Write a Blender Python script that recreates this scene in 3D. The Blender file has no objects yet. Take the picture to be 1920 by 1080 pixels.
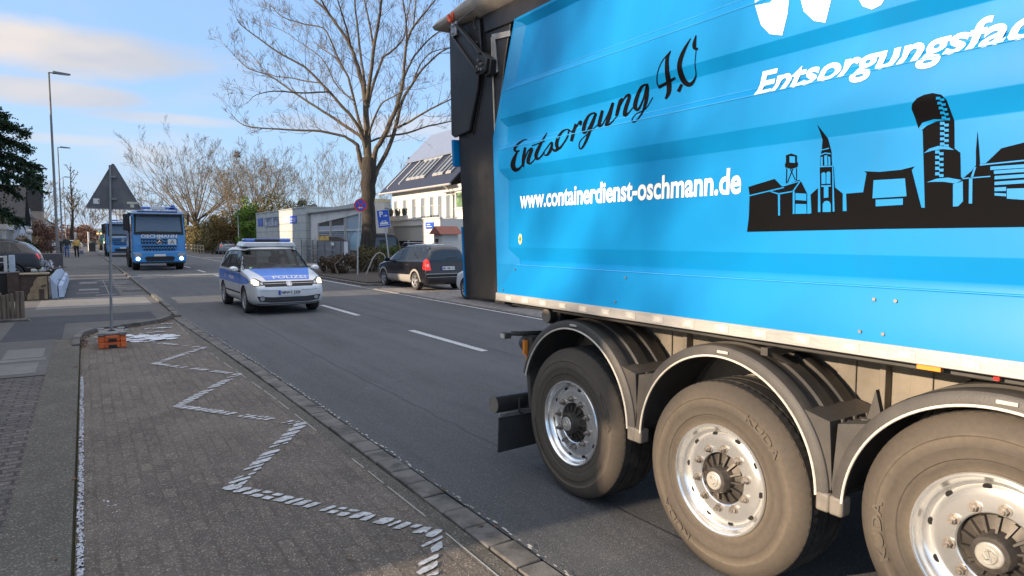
import bpy, bmesh, math, random
from mathutils import Vector, Matrix, Quaternion
from mathutils.bvhtree import BVHTree
PI = math.pi
sc = bpy.context.scene
COL = sc.collection
R = math.radians

# ------------------------------------------------------------ camera
HEAD, PITCH = R(32.8), math.atan((540 - 446) / 1242)
cd = bpy.data.cameras.new('camera'); cam = bpy.data.objects.new('camera', cd); COL.objects.link(cam)
cam.location = (0, 0, 1.85); cam.rotation_euler = (PI / 2 - PITCH, 0, -HEAD)
cd.sensor_width = 36; cd.lens = 36 * 1242 / 1920; cd.clip_start = 0.05; cd.clip_end = 6000
sc.camera = cam
# ------------------------------------------------------------ light
SUN_EL, SUN_AZ = R(15.5), R(-86.0)       # azimuth measured from +Y (along the road) towards +X
w = bpy.data.worlds.new('World'); sc.world = w; w.use_nodes = True
nt = w.node_tree; nt.nodes.clear()
def N(t, **k):
    n = nt.nodes.new(t)
    for a, b in k.items(): setattr(n, a, b)
    return n
def LK(a, b): nt.links.new(a, b)
out = N('ShaderNodeOutputWorld'); bg = N('ShaderNodeBackground'); LK(bg.outputs[0], out.inputs[0])
bg.inputs[1].default_value = 0.15
sky = N('ShaderNodeTexSky', sky_type='NISHITA'); sky.sun_disc = False
sky.sun_elevation = SUN_EL; sky.sun_rotation = SUN_AZ; sky.air_density = 1.0; sky.dust_density = 1.0; sky.ozone_density = 1.6
tc = N('ShaderNodeTexCoord'); sep = N('ShaderNodeSeparateXYZ'); LK(tc.outputs['Generated'], sep.inputs[0])
def MA(op, a, b=None, c=None, clamp=False):
    n = N('ShaderNodeMath', operation=op); n.use_clamp = clamp
    for i, x in enumerate((a, b, c)):
        if x is None: continue
        if isinstance(x, (int, float)): n.inputs[i].default_value = x
        else: LK(x, n.inputs[i])
    return n.outputs[0]
zz_ = MA('ADD', MA('MAXIMUM', sep.outputs[2], 0.0), 0.09)
cx = MA('DIVIDE', sep.outputs[0], zz_); cy = MA('DIVIDE', sep.outputs[1], zz_)
cmb = N('ShaderNodeCombineXYZ'); LK(cx, cmb.inputs[0]); LK(cy, cmb.inputs[1])
def cloud(scale, loc, det, lo, hi, rough=.55, dist=.3, sxy=(1, 1)):
    mp = N('ShaderNodeMapping'); LK(cmb.outputs[0], mp.inputs[0]); mp.inputs['Location'].default_value = loc; mp.inputs['Scale'].default_value = (sxy[0], sxy[1], 1); mp.inputs['Rotation'].default_value = (0, 0, R(32))
    n = N('ShaderNodeTexNoise'); LK(mp.outputs[0], n.inputs['Vector']); n.inputs['Scale'].default_value = scale; n.inputs['Detail'].default_value = det; n.inputs['Roughness'].default_value = rough; n.inputs['Distortion'].default_value = dist
    mr = N('ShaderNodeMapRange', interpolation_type='SMOOTHSTEP'); LK(n.outputs[0], mr.inputs[0]); mr.inputs[1].default_value = lo; mr.inputs[2].default_value = hi
    return mr.outputs[0]
c1 = cloud(.36, (1.7, .6, 0), 6, .50, .68, sxy=(1, .62)); c2 = cloud(1.0, (4.1, 9.3, 2), 5, .52, .8, .6, .4, (1, .6)); c3 = cloud(.2, (3, 5, 0), 4, .35, .75)
shade_ = cloud(.75, (7.7, 3.1, 5), 4, .35, .7)
def MX(f, a, b, bl='MIX'):
    n = N('ShaderNodeMix', data_type='RGBA', blend_type=bl)
    for k, v in (('Factor', f), ('A', a), ('B', b)):
        if isinstance(v, (int, float)): n.inputs[k].default_value = v
        elif isinstance(v, tuple): n.inputs[k].default_value = v + (1,)
        else: LK(v, n.inputs[k])
    return n.outputs['Result']
tint = MX(1, sky.outputs[0], (.86, .93, 1.05), 'MULTIPLY')
base_ = MX(.62, tint, (1.0, 1.82, 3.1))                      # thin high haze evens out the clear sky
lowf = MA('POWER', MA('SUBTRACT', 1.0, MA('MAXIMUM', sep.outputs[2], 0.0)), 9.0)
base_ = MX(MA('MULTIPLY', lowf, .75), base_, (1.6, 2.1, 2.75))
base_ = MX(MA('MULTIPLY', c3, .35), base_, (2.1, 2.5, 3.3))
ccol = MX(shade_, (2.75, 2.5, 2.35), (1.95, 2.02, 2.25))
az_ = MA('ARCTAN2', sep.outputs[0], sep.outputs[1])
nzc = N('ShaderNodeTexNoise'); mpc = N('ShaderNodeMapping'); LK(tc.outputs['Generated'], mpc.inputs[0]); mpc.inputs['Scale'].default_value = (1, 1, 3.2); LK(mpc.outputs[0], nzc.inputs['Vector']); nzc.inputs['Scale'].default_value = 5.5; nzc.inputs['Detail'].default_value = 6; nzc.inputs['Roughness'].default_value = .55
puff = None
for a0, e0, wa, we, st in ((-.03, .225, .20, .032, 1), (-.04, .175, .12, .016, .9), (.10, .155, .10, .008, .6), (.0, .121, .10, .007, .5), (.42, .16, .22, .018, .55), (.9, .45, .3, .05, .6), (-.9, .3, .4, .06, 1), (2.2, .3, .5, .07, 1), (-2.2, .35, .5, .08, 1)):
    q = MA('ADD', MA('POWER', MA('ABSOLUTE', MA('DIVIDE', MA('SUBTRACT', az_, a0), wa)), 2.0), MA('POWER', MA('ABSOLUTE', MA('DIVIDE', MA('SUBTRACT', sep.outputs[2], e0), we)), 2.0))
    m1 = N('ShaderNodeMapRange', interpolation_type='SMOOTHSTEP'); LK(MA('SUBTRACT', MA('SUBTRACT', 1.0, q), MA('MULTIPLY', MA('SUBTRACT', nzc.outputs[0], .5), 3.4)), m1.inputs[0]); m1.inputs[1].default_value = -.5; m1.inputs[2].default_value = 1.1; m1.inputs[4].default_value = st
    puff = m1.outputs[0] if puff is None else MA('MAXIMUM', puff, m1.outputs[0])
c1 = MA('MAXIMUM', MA('MULTIPLY', c1, .62), puff)
cf = MA('MULTIPLY', MA('MAXIMUM', c1, MA('MULTIPLY', c2, .25)), .95, clamp=True)
fin = MX(cf, base_, ccol)
# added bright cloud deck overhead, out of view, to lift the ambient light
hi = N('ShaderNodeMapRange', interpolation_type='SMOOTHSTEP'); LK(sep.outputs[2], hi.inputs[0]); hi.inputs[1].default_value = .52; hi.inputs[2].default_value = .8
fin = MX(MA('MULTIPLY', hi.outputs[0], .85), fin, (5.0, 4.85, 4.9))
LK(fin, bg.inputs[0])
sl = bpy.data.lights.new('sun', 'SUN'); so = bpy.data.objects.new('sun', sl); COL.objects.link(so)
sl.energy = 4.3; sl.angle = R(0.7); sl.color = (1.0, .79, .57)
sd = Vector((math.sin(SUN_AZ) * math.cos(SUN_EL), math.cos(SUN_AZ) * math.cos(SUN_EL), math.sin(SUN_EL)))
so.rotation_euler = (-sd).to_track_quat('-Z', 'Y').to_euler(); so.location = (-30, 0, 30)
vs = sc.view_settings; vs.view_transform = 'Standard'; vs.look = 'None'; vs.exposure = 1.12; vs.gamma = 1; vs.use_curve_mapping = False

# ------------------------------------------------------------ materials
MATS = {}
def mat(name, col, rough=.6, metal=0, var=.12, vscale=6, bump=0, bscale=60, emit=0, spec=.5, coat=0, dirt=None, dscale=2.0, dlo=.5, dhi=.75, alpha=1, detail=6, col2=None, stretch=(1, 1, 1), coord='Object', ecol=None):
    if name in MATS: return MATS[name]
    m = bpy.data.materials.new(name); m.use_nodes = True; t = m.node_tree; n = t.nodes; b = n['Principled BSDF']
    c = tuple(col) + (1,)
    b.inputs['Roughness'].default_value = rough; b.inputs['Metallic'].default_value = metal; b.inputs['Specular IOR Level'].default_value = spec
    if coat: b.inputs['Coat Weight'].default_value = coat; b.inputs['Coat Roughness'].default_value = .06
    if emit:
        b.inputs['Emission Color'].default_value = tuple(ecol or col) + (1,); b.inputs['Emission Strength'].default_value = emit
    tc = n.new('ShaderNodeTexCoord'); mp = n.new('ShaderNodeMapping'); mp.inputs['Scale'].default_value = stretch; t.links.new(tc.outputs[coord], mp.inputs[0])
    src = None
    if var or col2:
        nz = n.new('ShaderNodeTexNoise'); nz.inputs['Scale'].default_value = vscale; nz.inputs['Detail'].default_value = detail; nz.inputs['Roughness'].default_value = .6; t.links.new(mp.outputs[0], nz.inputs['Vector'])
        mx = n.new('ShaderNodeMix'); mx.data_type = 'RGBA'
        mr = n.new('ShaderNodeMapRange'); mr.inputs[1].default_value = .3; mr.inputs[2].default_value = .7; t.links.new(nz.outputs[0], mr.inputs[0]); t.links.new(mr.outputs[0], mx.inputs['Factor'])
        if col2: mx.inputs['A'].default_value = c; mx.inputs['B'].default_value = tuple(col2) + (1,)
        else:
            mx.inputs['A'].default_value = tuple(x * (1 - var) for x in col) + (1,); mx.inputs['B'].default_value = tuple(min(1, x * (1 + var)) for x in col) + (1,)
        src = mx.outputs['Result']
    if dirt:
        nz = n.new('ShaderNodeTexNoise'); nz.inputs['Scale'].default_value = dscale; nz.inputs['Detail'].default_value = 8; nz.inputs['Roughness'].default_value = .65; t.links.new(mp.outputs[0], nz.inputs['Vector'])
        mr = n.new('ShaderNodeMapRange'); mr.inputs[1].default_value = dlo; mr.inputs[2].default_value = dhi; t.links.new(nz.outputs[0], mr.inputs[0])
        mx2 = n.new('ShaderNodeMix'); mx2.data_type = 'RGBA'; t.links.new(mr.outputs[0], mx2.inputs['Factor'])
        if src: t.links.new(src, mx2.inputs['A'])
        else: mx2.inputs['A'].default_value = c
        mx2.inputs['B'].default_value = tuple(dirt) + (1,); src = mx2.outputs['Result']
    if src: t.links.new(src, b.inputs['Base Color'])
    else: b.inputs['Base Color'].default_value = c
    if bump:
        nb = n.new('ShaderNodeTexNoise'); nb.inputs['Scale'].default_value = bscale; nb.inputs['Detail'].default_value = 6; t.links.new(mp.outputs[0], nb.inputs['Vector'])
        bp = n.new('ShaderNodeBump'); bp.inputs['Strength'].default_value = bump; bp.inputs['Distance'].default_value = .02; t.links.new(nb.outputs[0], bp.inputs['Height']); t.links.new(bp.outputs[0], b.inputs['Normal'])
    if alpha < 1: b.inputs['Alpha'].default_value = alpha
    MATS[name] = m; return m

def ground_mat(name, base, speck, bright, fine=900, patch=1.2, rough=.9, bumps=.5, crack=False, patchcol=None, pl=.45, ph=.7, streak=False):
    """gritty ground: base colour, fine speckles, soft worn patches, grain bump (object space metres)"""
    m = bpy.data.materials.new(name); m.use_nodes = True; t = m.node_tree; n = t.nodes; b = n['Principled BSDF']; b.inputs['Roughness'].default_value = rough; b.inputs['Specular IOR Level'].default_value = .35
    L = t.links.new; tc = n.new('ShaderNodeTexCoord')
    def nz(s, d=4, r=.6, sc_=None):
        x = n.new('ShaderNodeTexNoise'); x.inputs['Scale'].default_value = s; x.inputs['Detail'].default_value = d; x.inputs['Roughness'].default_value = r
        if sc_:
            mp = n.new('ShaderNodeMapping'); mp.inputs['Scale'].default_value = sc_; L(tc.outputs['Object'], mp.inputs[0]); L(mp.outputs[0], x.inputs['Vector'])
        else: L(tc.outputs['Object'], x.inputs['Vector'])
        return x.outputs[0]
    def rng(s, a, b_, c=0, d=1):
        x = n.new('ShaderNodeMapRange'); L(s, x.inputs[0]); x.inputs[1].default_value = a; x.inputs[2].default_value = b_; x.inputs[3].default_value = c; x.inputs[4].default_value = d; return x.outputs[0]
    def mx(f, a, b_, bl='MIX'):
        x = n.new('ShaderNodeMix'); x.data_type = 'RGBA'; x.blend_type = bl
        for k, v in (('Factor', f), ('A', a), ('B', b_)):
            if isinstance(v, (int, float)): x.inputs[k].default_value = v
            elif isinstance(v, tuple): x.inputs[k].default_value = v + (1,)
            else: L(v, x.inputs[k])
        return x.outputs['Result']
    c = mx(rng(nz(patch, 6, .65), pl, ph), base, patchcol or tuple(x * 1.35 for x in base))
    c = mx(rng(nz(patch * 6, 5, .7, (1, .35, 1)), .45, .75, 0, .6), c, tuple(x * .72 for x in base))
    if streak:
        c = mx(rng(nz(1.7, 4, .6, (1, .025, 1)), .46, .62, 0, .75), c, tuple(x * 1.28 for x in base)); c = mx(rng(nz(2.3, 6, .7, (1, .12, 1)), .52, .70, 0, .7), c, tuple(x * .66 for x in base)); c = mx(rng(nz(7, 4, .7), .64, .72, 0, .55), c, tuple(x * .5 for x in base))
    vo = n.new('ShaderNodeTexVoronoi'); vo.inputs['Scale'].default_value = fine / 4.5; L(tc.outputs['Object'], vo.inputs['Vector'])
    c = mx(rng(nz(fine / 4, 3, .8), .50, .62), c, speck)
    sp = n.new('ShaderNodeSeparateColor'); L(vo.outputs['Color'], sp.inputs[0])
    c = mx(rng(sp.outputs[0], .84, .99, 0, .7), c, bright)
    if crack:
        vc = n.new('ShaderNodeTexVoronoi'); vc.feature = 'DISTANCE_TO_EDGE'; vc.inputs['Scale'].default_value = .22; vc.inputs['Randomness'].default_value = 1
        nd = n.new('ShaderNodeTexNoise'); nd.inputs['Scale'].default_value = 1.3; nd.inputs['Detail'].default_value = 8; L(tc.outputs['Object'], nd.inputs['Vector'])
        ad = n.new('ShaderNodeMix'); ad.data_type = 'RGBA'; ad.inputs['Factor'].default_value = .35; L(tc.outputs['Object'], ad.inputs['A']); L(nd.outputs['Color'], ad.inputs['B']); L(ad.outputs['Result'], vc.inputs['Vector'])
        c = mx(rng(vc.outputs[0], .0, .006, .5, 0), c, tuple(x * .4 for x in base))
    L(c, b.inputs['Base Color'])
    bp = n.new('ShaderNodeBump'); bp.inputs['Strength'].default_value = bumps; bp.inputs['Distance'].default_value = .012; L(nz(fine / 8, 4, .75), bp.inputs['Height']); L(bp.outputs[0], b.inputs['Normal'])
    MATS[name] = m; return m, c, bp

def paver_mat(name, base, c2, mortar, bw, bh, rot=0, offset=.5, msize=.012, fine=900, bumps=.5, wear=.5):
    m, c, bp = ground_mat(name, base, tuple(x * .6 for x in base), tuple(min(1, x * 3.4) for x in base), fine=fine, patch=.8, bumps=bumps)
    t = m.node_tree; n = t.nodes; L = t.links.new
    tc = [x for x in n if x.type == 'TEX_COORD'][0]; b = n['Principled BSDF']
    mp = n.new('ShaderNodeMapping'); mp.inputs['Rotation'].default_value = (0, 0, rot); L(tc.outputs['Object'], mp.inputs[0])
    nd = n.new('ShaderNodeTexNoise'); nd.inputs['Scale'].default_value = 9; L(mp.outputs[0], nd.inputs['Vector'])
    wob = n.new('ShaderNodeMix'); wob.data_type = 'RGBA'; wob.inputs['Factor'].default_value = .018; L(mp.outputs[0], wob.inputs['A']); L(nd.outputs['Color'], wob.inputs['B'])
    br = n.new('ShaderNodeTexBrick'); L(wob.outputs['Result'], br.inputs['Vector']); br.offset = offset; br.inputs['Scale'].default_value = 1; br.inputs['Brick Width'].default_value = bw; br.inputs['Row Height'].default_value = bh
    br.inputs['Mortar Size'].default_value = msize; br.inputs['Mortar Smooth'].default_value = .4; br.inputs['Color1'].default_value = (.7, .7, .7, 1); br.inputs['Color2'].default_value = (1.15, 1.12, 1.1, 1); br.inputs['Mortar'].default_value = tuple(mortar) + (1,); br.inputs['Bias'].default_value = 0
    wn = n.new('ShaderNodeTexNoise'); wn.inputs['Scale'].default_value = 1.1; wn.inputs['Detail'].default_value = 5; L(tc.outputs['Object'], wn.inputs['Vector'])
    wr = n.new('ShaderNodeMapRange'); wr.inputs[1].default_value = .4; wr.inputs[2].default_value = .65; wr.inputs[3].default_value = wear; wr.inputs[4].default_value = 1; L(wn.outputs[0], wr.inputs[0])
    mx = n.new('ShaderNodeMix'); mx.data_type = 'RGBA'; mx.blend_type = 'MULTIPLY'; L(wr.outputs[0], mx.inputs['Factor']); L(c, mx.inputs['A']); L(br.outputs['Color'], mx.inputs['B']); L(mx.outputs['Result'], b.inputs['Base Color'])
    b2 = n.new('ShaderNodeBump'); b2.inputs['Strength'].default_value = .6; b2.inputs['Distance'].default_value = .01; b2.invert = True; L(br.outputs['Fac'], b2.inputs['Height']); L(bp.outputs[0], b2.inputs['Normal']); L(b2.outputs[0], b.inputs['Normal'])
    return m

# ------------------------------------------------------------ mesh helpers
class MB:
    def __init__(s, M=None): s.v = []; s.f = []; s.mi = []; s.cur = 0; s.M = M
    def add(s, vs_, fs, mi=None):
        o = len(s.v)
        for p in vs_:
            p = Vector(p)
            if s.M is not None: p = s.M @ p
            s.v.append(p)
        for f in fs: s.f.append(tuple(o + i for i in f)); s.mi.append(s.cur if mi is None else mi)
        return s
    def box(s, x0, x1, y0, y1, z0, z1, rot=None, mi=None):
        vs_ = [Vector((x, y, z)) for z in (z0, z1) for y in (y0, y1) for x in (x0, x1)]
        if rot:
            c = Vector(((x0 + x1) / 2, (y0 + y1) / 2, (z0 + z1) / 2)); vs_ = [rot @ (p - c) + c for p in vs_]
        return s.add(vs_, [(0, 2, 3, 1), (4, 5, 7, 6), (0, 1, 5, 4), (2, 6, 7, 3), (0, 4, 6, 2), (1, 3, 7, 5)], mi)
    def tube(s, pts, rad, n=8, caps=True, mi=None, closed=False):
        pts = [Vector(p) for p in pts]
        if not hasattr(rad, '__len__'): rad = [rad] * len(pts)
        rings = []; vs_ = []; ref = None
        for i, p in enumerate(pts):
            a = pts[i - 1] if i else (pts[-1] if closed else p); b = pts[i + 1] if i < len(pts) - 1 else (pts[0] if closed else p)
            t = (b - a)
            if t.length < 1e-9: t = Vector((0, 0, 1))
            t.normalize()
            if ref is None or abs(ref.dot(t)) > .97:
                ref = Vector((0, 0, 1)) if abs(t.z) < .9 else Vector((1, 0, 0))
            u = t.cross(ref).normalized(); v = u.cross(t).normalized()
            ref = v
            vs_ += [p + (u * math.cos(2 * PI * k / n) + v * math.sin(2 * PI * k / n)) * rad[i] for k in range(n)]
        fs = []
        m = len(pts)
        for i in range(m if closed else m - 1):
            j = (i + 1) % m
            for k in range(n): fs.append((i * n + k, i * n + (k + 1) % n, j * n + (k + 1) % n, j * n + k))
        if caps and not closed: fs.append(tuple(range(n))[::-1]); fs.append(tuple((m - 1) * n + k for k in range(n)))
        return s.add(vs_, fs, mi)
    def cyl(s, p0, p1, r, n=20, r1=None, mi=None, caps=True): return s.tube([p0, p1], [r, r if r1 is None else r1], n, caps, mi)
    def lathe(s, prof, c=(0, 0, 0), axis='x', n=32, mi=None, a0=0, a1=2 * PI):
        """prof: list of (r, h) along axis"""
        full = abs(a1 - a0 - 2 * PI) < 1e-6; k_ = n if full else n + 1; vs_ = []; c = Vector(c)
        for r, h in prof:
            for k in range(k_):
                a = a0 + (a1 - a0) * k / n; x, y = r * math.cos(a), r * math.sin(a)
                vs_.append(c + {'x': Vector((h, x, y)), 'y': Vector((x, h, y)), 'z': Vector((x, y, h))}[axis])
        fs = []
        for i in range(len(prof) - 1):
            for k in range(n): 
                q = (k + 1) % k_
                fs.append((i * k_ + k, i * k_ + q, (i + 1) * k_ + q, (i + 1) * k_ + k))
        return s.add(vs_, fs, mi)
    def prism(s, poly, d0, d1, axis='z', mi=None):
        """poly 2D extruded between d0 and d1: axis z->(x,y), x->(y,z), y->(x,z)"""
        def P(a, b, d): return {'z': (a, b, d), 'x': (d, a, b), 'y': (a, d, b)}[axis]
        n = len(poly); vs_ = [P(a, b, d0) for a, b in poly] + [P(a, b, d1) for a, b in poly]
        fs = [tuple(range(n)), tuple(range(n, 2 * n))[::-1]] + [(i, (i + 1) % n, n + (i + 1) % n, n + i) for i in range(n)]
        return s.add(vs_, fs, mi)
    def sheet(s, poly, z, mi=None): return s.add([(p[0], p[1], z) for p in poly], [tuple(range(len(poly)))], mi)
    def quad(s, a, b, c, d, mi=None): return s.add([a, b, c, d], [(0, 1, 2, 3)], mi)
    def torus(s, c, R_, r, axis='y', n=28, m=8, mi=None):
        pts = []
        for k in range(n):
            a = 2 * PI * k / n; x, y = R_ * math.cos(a), R_ * math.sin(a)
            pts.append(Vector(c) + {'x': Vector((0, x, y)), 'y': Vector((x, 0, y)), 'z': Vector((x, y, 0))}[axis])
        return s.tube(pts, r, m, closed=True, mi=mi)
    def build(s, name, mats, parent=None, bev=0, smooth=35, bseg=2, recalc=True, loc=None):
        me = bpy.data.meshes.new(name); me.from_pydata([tuple(v) for v in s.v], [], s.f)
        if not isinstance(mats, (list, tuple)): mats = [mats]
        for m in mats: me.materials.append(m)
        me.polygons.foreach_set('material_index', s.mi)
        if recalc:
            bm = bmesh.new(); bm.from_mesh(me); bmesh.ops.recalc_face_normals(bm, faces=bm.faces); bm.to_mesh(me); bm.free()
        if smooth:
            me.polygons.foreach_set('use_smooth', [True] * len(me.polygons)); me.set_sharp_from_angle(angle=R(smooth))
        me.update()
        o = bpy.data.objects.new(name, me); COL.objects.link(o)
        if parent: o.parent = parent
        if loc: o.location = loc
        if bev:
            b = o.modifiers.new('bevel', 'BEVEL'); b.width = bev; b.segments = bseg; b.limit_method = 'ANGLE'; b.angle_limit = R(40); b.harden_normals = False
        return o

def tag(o, label, cat, group=None):
    o['label'] = label; o['category'] = cat
    if group: o['group'] = group
    return o
def thing(name, label, cat, loc=(0, 0, 0), rz=0, group=None):
    o = bpy.data.objects.new(name, None); COL.objects.link(o); o.location = loc; o.rotation_euler = (0, 0, rz); o.empty_display_size = .2
    return tag(o, label, cat, group)
def struct(o, kind='structure'): o['kind'] = kind; return o
def kids(o): return [c for c in ALLOBJ() if c.parent == o]
def ALLOBJ(): return list(COL.objects)
def dup(root, loc, rz, label, group=None, name=None, scale=None, mats=None):
    """copy a thing with its parts and sub-parts; mats maps material name -> replacement"""
    chmap = {}
    for o in COL.objects:
        if o.parent: chmap.setdefault(o.parent.name, []).append(o)
    def cp(o, parent):
        c = o.copy(); COL.objects.link(c)
        if parent: c.parent = parent
        if mats and c.type == 'MESH' and any(m and m.name in mats for m in c.data.materials):
            c.data = c.data.copy()
            for i, m in enumerate(c.data.materials):
                if m and m.name in mats: c.data.materials[i] = mats[m.name]
        for ch in chmap.get(o.name, []): cp(ch, c)
        return c
    r = cp(root, None); r.location = loc; r.rotation_euler = (0, 0, rz)
    if scale: r.scale = scale
    r['label'] = label
    if group: r['group'] = group
    return r
def evaluated(o):
    dg = bpy.context.evaluated_depsgraph_get(); dg.update(); return bpy.data.meshes.new_from_object(o.evaluated_get(dg))
def apply_mods(o):
    me = evaluated(o); old = o.data; o.modifiers.clear(); o.data = me; bpy.data.meshes.remove(old); return o
def bvh_of(o):
    bm = bmesh.new(); bm.from_mesh(o.data); t = BVHTree.FromBMesh(bm); bm.free(); return t

def text_geo(body, bold=0.0, res=4, space=1.0):
    cu = bpy.data.curves.new('t', 'FONT'); cu.body = body; cu.size = 1; cu.offset = bold; cu.resolution_u = res; cu.space_character = space
    o = bpy.data.objects.new('t', cu); COL.objects.link(o)
    me = evaluated(o); vs_ = [(v.co.x, v.co.y) for v in me.vertices]; fs = [tuple(p.vertices) for p in me.polygons]
    bpy.data.objects.remove(o); bpy.data.curves.remove(cu); bpy.data.meshes.remove(me)
    return vs_, fs
def text_fit(body, u0, u1, v0, v1, bold=.02, shear=0, space=1.0, cap='H'):
    """text geometry scaled so it spans u0..u1 and the capital height spans v0..v1"""
    vs_, fs = text_geo(body, bold, space=space); hv, _ = text_geo(cap, bold); H = max(v[1] for v in hv) - min(v[1] for v in hv); hb = min(v[1] for v in hv)
    xs = [v[0] for v in vs_]; a, b = min(xs), max(xs)
    o = []
    for x, y in vs_:
        yy = (y - hb) / H
        o.append((u0 + (x - a) / (b - a) * (u1 - u0) + shear * yy * (v1 - v0), v0 + yy * (v1 - v0)))
    return o, fs
from mathutils.geometry import tessellate_polygon
def tess(vs_, fs):
    o = []
    for f in fs:
        if len(f) <= 4: o.append(f)
        else:
            for t in tessellate_polygon([[Vector((vs_[i][0], vs_[i][1], 0)) for i in f]]): o.append(tuple(f[k] for k in t))
    return vs_, o
def subdiv(vs_, fs, L):
    vs_, fs = tess(vs_, fs)
    bm = bmesh.new(); V = [bm.verts.new((x, y, 0)) for x, y in vs_]
    for f in fs:
        try: bm.faces.new([V[i] for i in f])
        except ValueError: pass
    bmesh.ops.triangulate(bm, faces=bm.faces)
    for _ in range(12):
        es = [e for e in bm.edges if e.calc_length() > L]
        if not es: break
        bmesh.ops.subdivide_edges(bm, edges=es, cuts=1)
        bmesh.ops.triangulate(bm, faces=[f for f in bm.faces if len(f.verts) > 3])
    bm.verts.index_update(); r = ([(v.co.x, v.co.y) for v in bm.verts], [tuple(v.index for v in f.verts) for f in bm.faces]); bm.free(); return r
def decal(name, geo, proj, bvh, m, parent, off=.004, L=.08, smooth=40):
    """project flat shapes (u,v) onto a body: proj(u,v) -> (origin, direction)"""
    vs_, fs = geo
    vs_, fs = subdiv(vs_, fs, L) if L else tess(vs_, fs)
    P = []; ok = []
    for u, v in vs_:
        o, d = proj(u, v); d = Vector(d).normalized(); h = bvh.ray_cast(Vector(o), d, 20)
        if h[0] is None: P.append(Vector(o)); ok.append(False)
        else: P.append(h[0] - d * off); ok.append(True)
    fs = [f for f in fs if all(ok[i] for i in f)]
    if not fs: print('DECAL EMPTY', name); 
    used = sorted({i for f in fs for i in f}); ix = {i: k for k, i in enumerate(used)}
    mb = MB(); mb.add([P[i] for i in used], [tuple(ix[i] for i in f) for f in fs])
    o = mb.build(name, m, parent, smooth=0, recalc=False)
    me = o.data
    if len(me.polygons):
        d = Vector(proj(*vs_[0])[1])
        s_ = sum(p.normal.dot(d) for p in me.polygons)
        if s_ > 0: me.flip_normals()
        me.polygons.foreach_set('use_smooth', [True] * len(me.polygons)); me.set_sharp_from_angle(angle=R(smooth))
    return o
def poly(*pts): return (list(pts), [tuple(range(len(pts)))])
def rect(a, b, c, d): return ([(a, c), (b, c), (b, d), (a, d)], [(0, 1, 2, 3)])
def polys(*ps):
    V = []; F = []
    for p in ps:
        vs_, fs = p; o = len(V); V += vs_; F += [tuple(o + i for i in f) for f in fs]
    return V, F
def disc(cx_, cy_, r, n=24, ry=None):
    return ([(cx_ + r * math.cos(2 * PI * k / n), cy_ + (ry or r) * math.sin(2 * PI * k / n)) for k in range(n)], [tuple(range(n))])
def ring2(cx_, cy_, r0, r1, n=28):
    V = [(cx_ + r * math.cos(2 * PI * k / n), cy_ + r * math.sin(2 * PI * k / n)) for r in (r0, r1) for k in range(n)]
    return V, [(k, (k + 1) % n, n + (k + 1) % n, n + k) for k in range(n)]
def flat(name, geo, frame, m, parent, thick=0):
    """flat shape placed by frame(u,v)->(x,y,z)"""
    mb = MB(); mb.add([frame(u, v) for u, v in geo[0]], geo[1]); return mb.build(name, m, parent, smooth=0)
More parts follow.
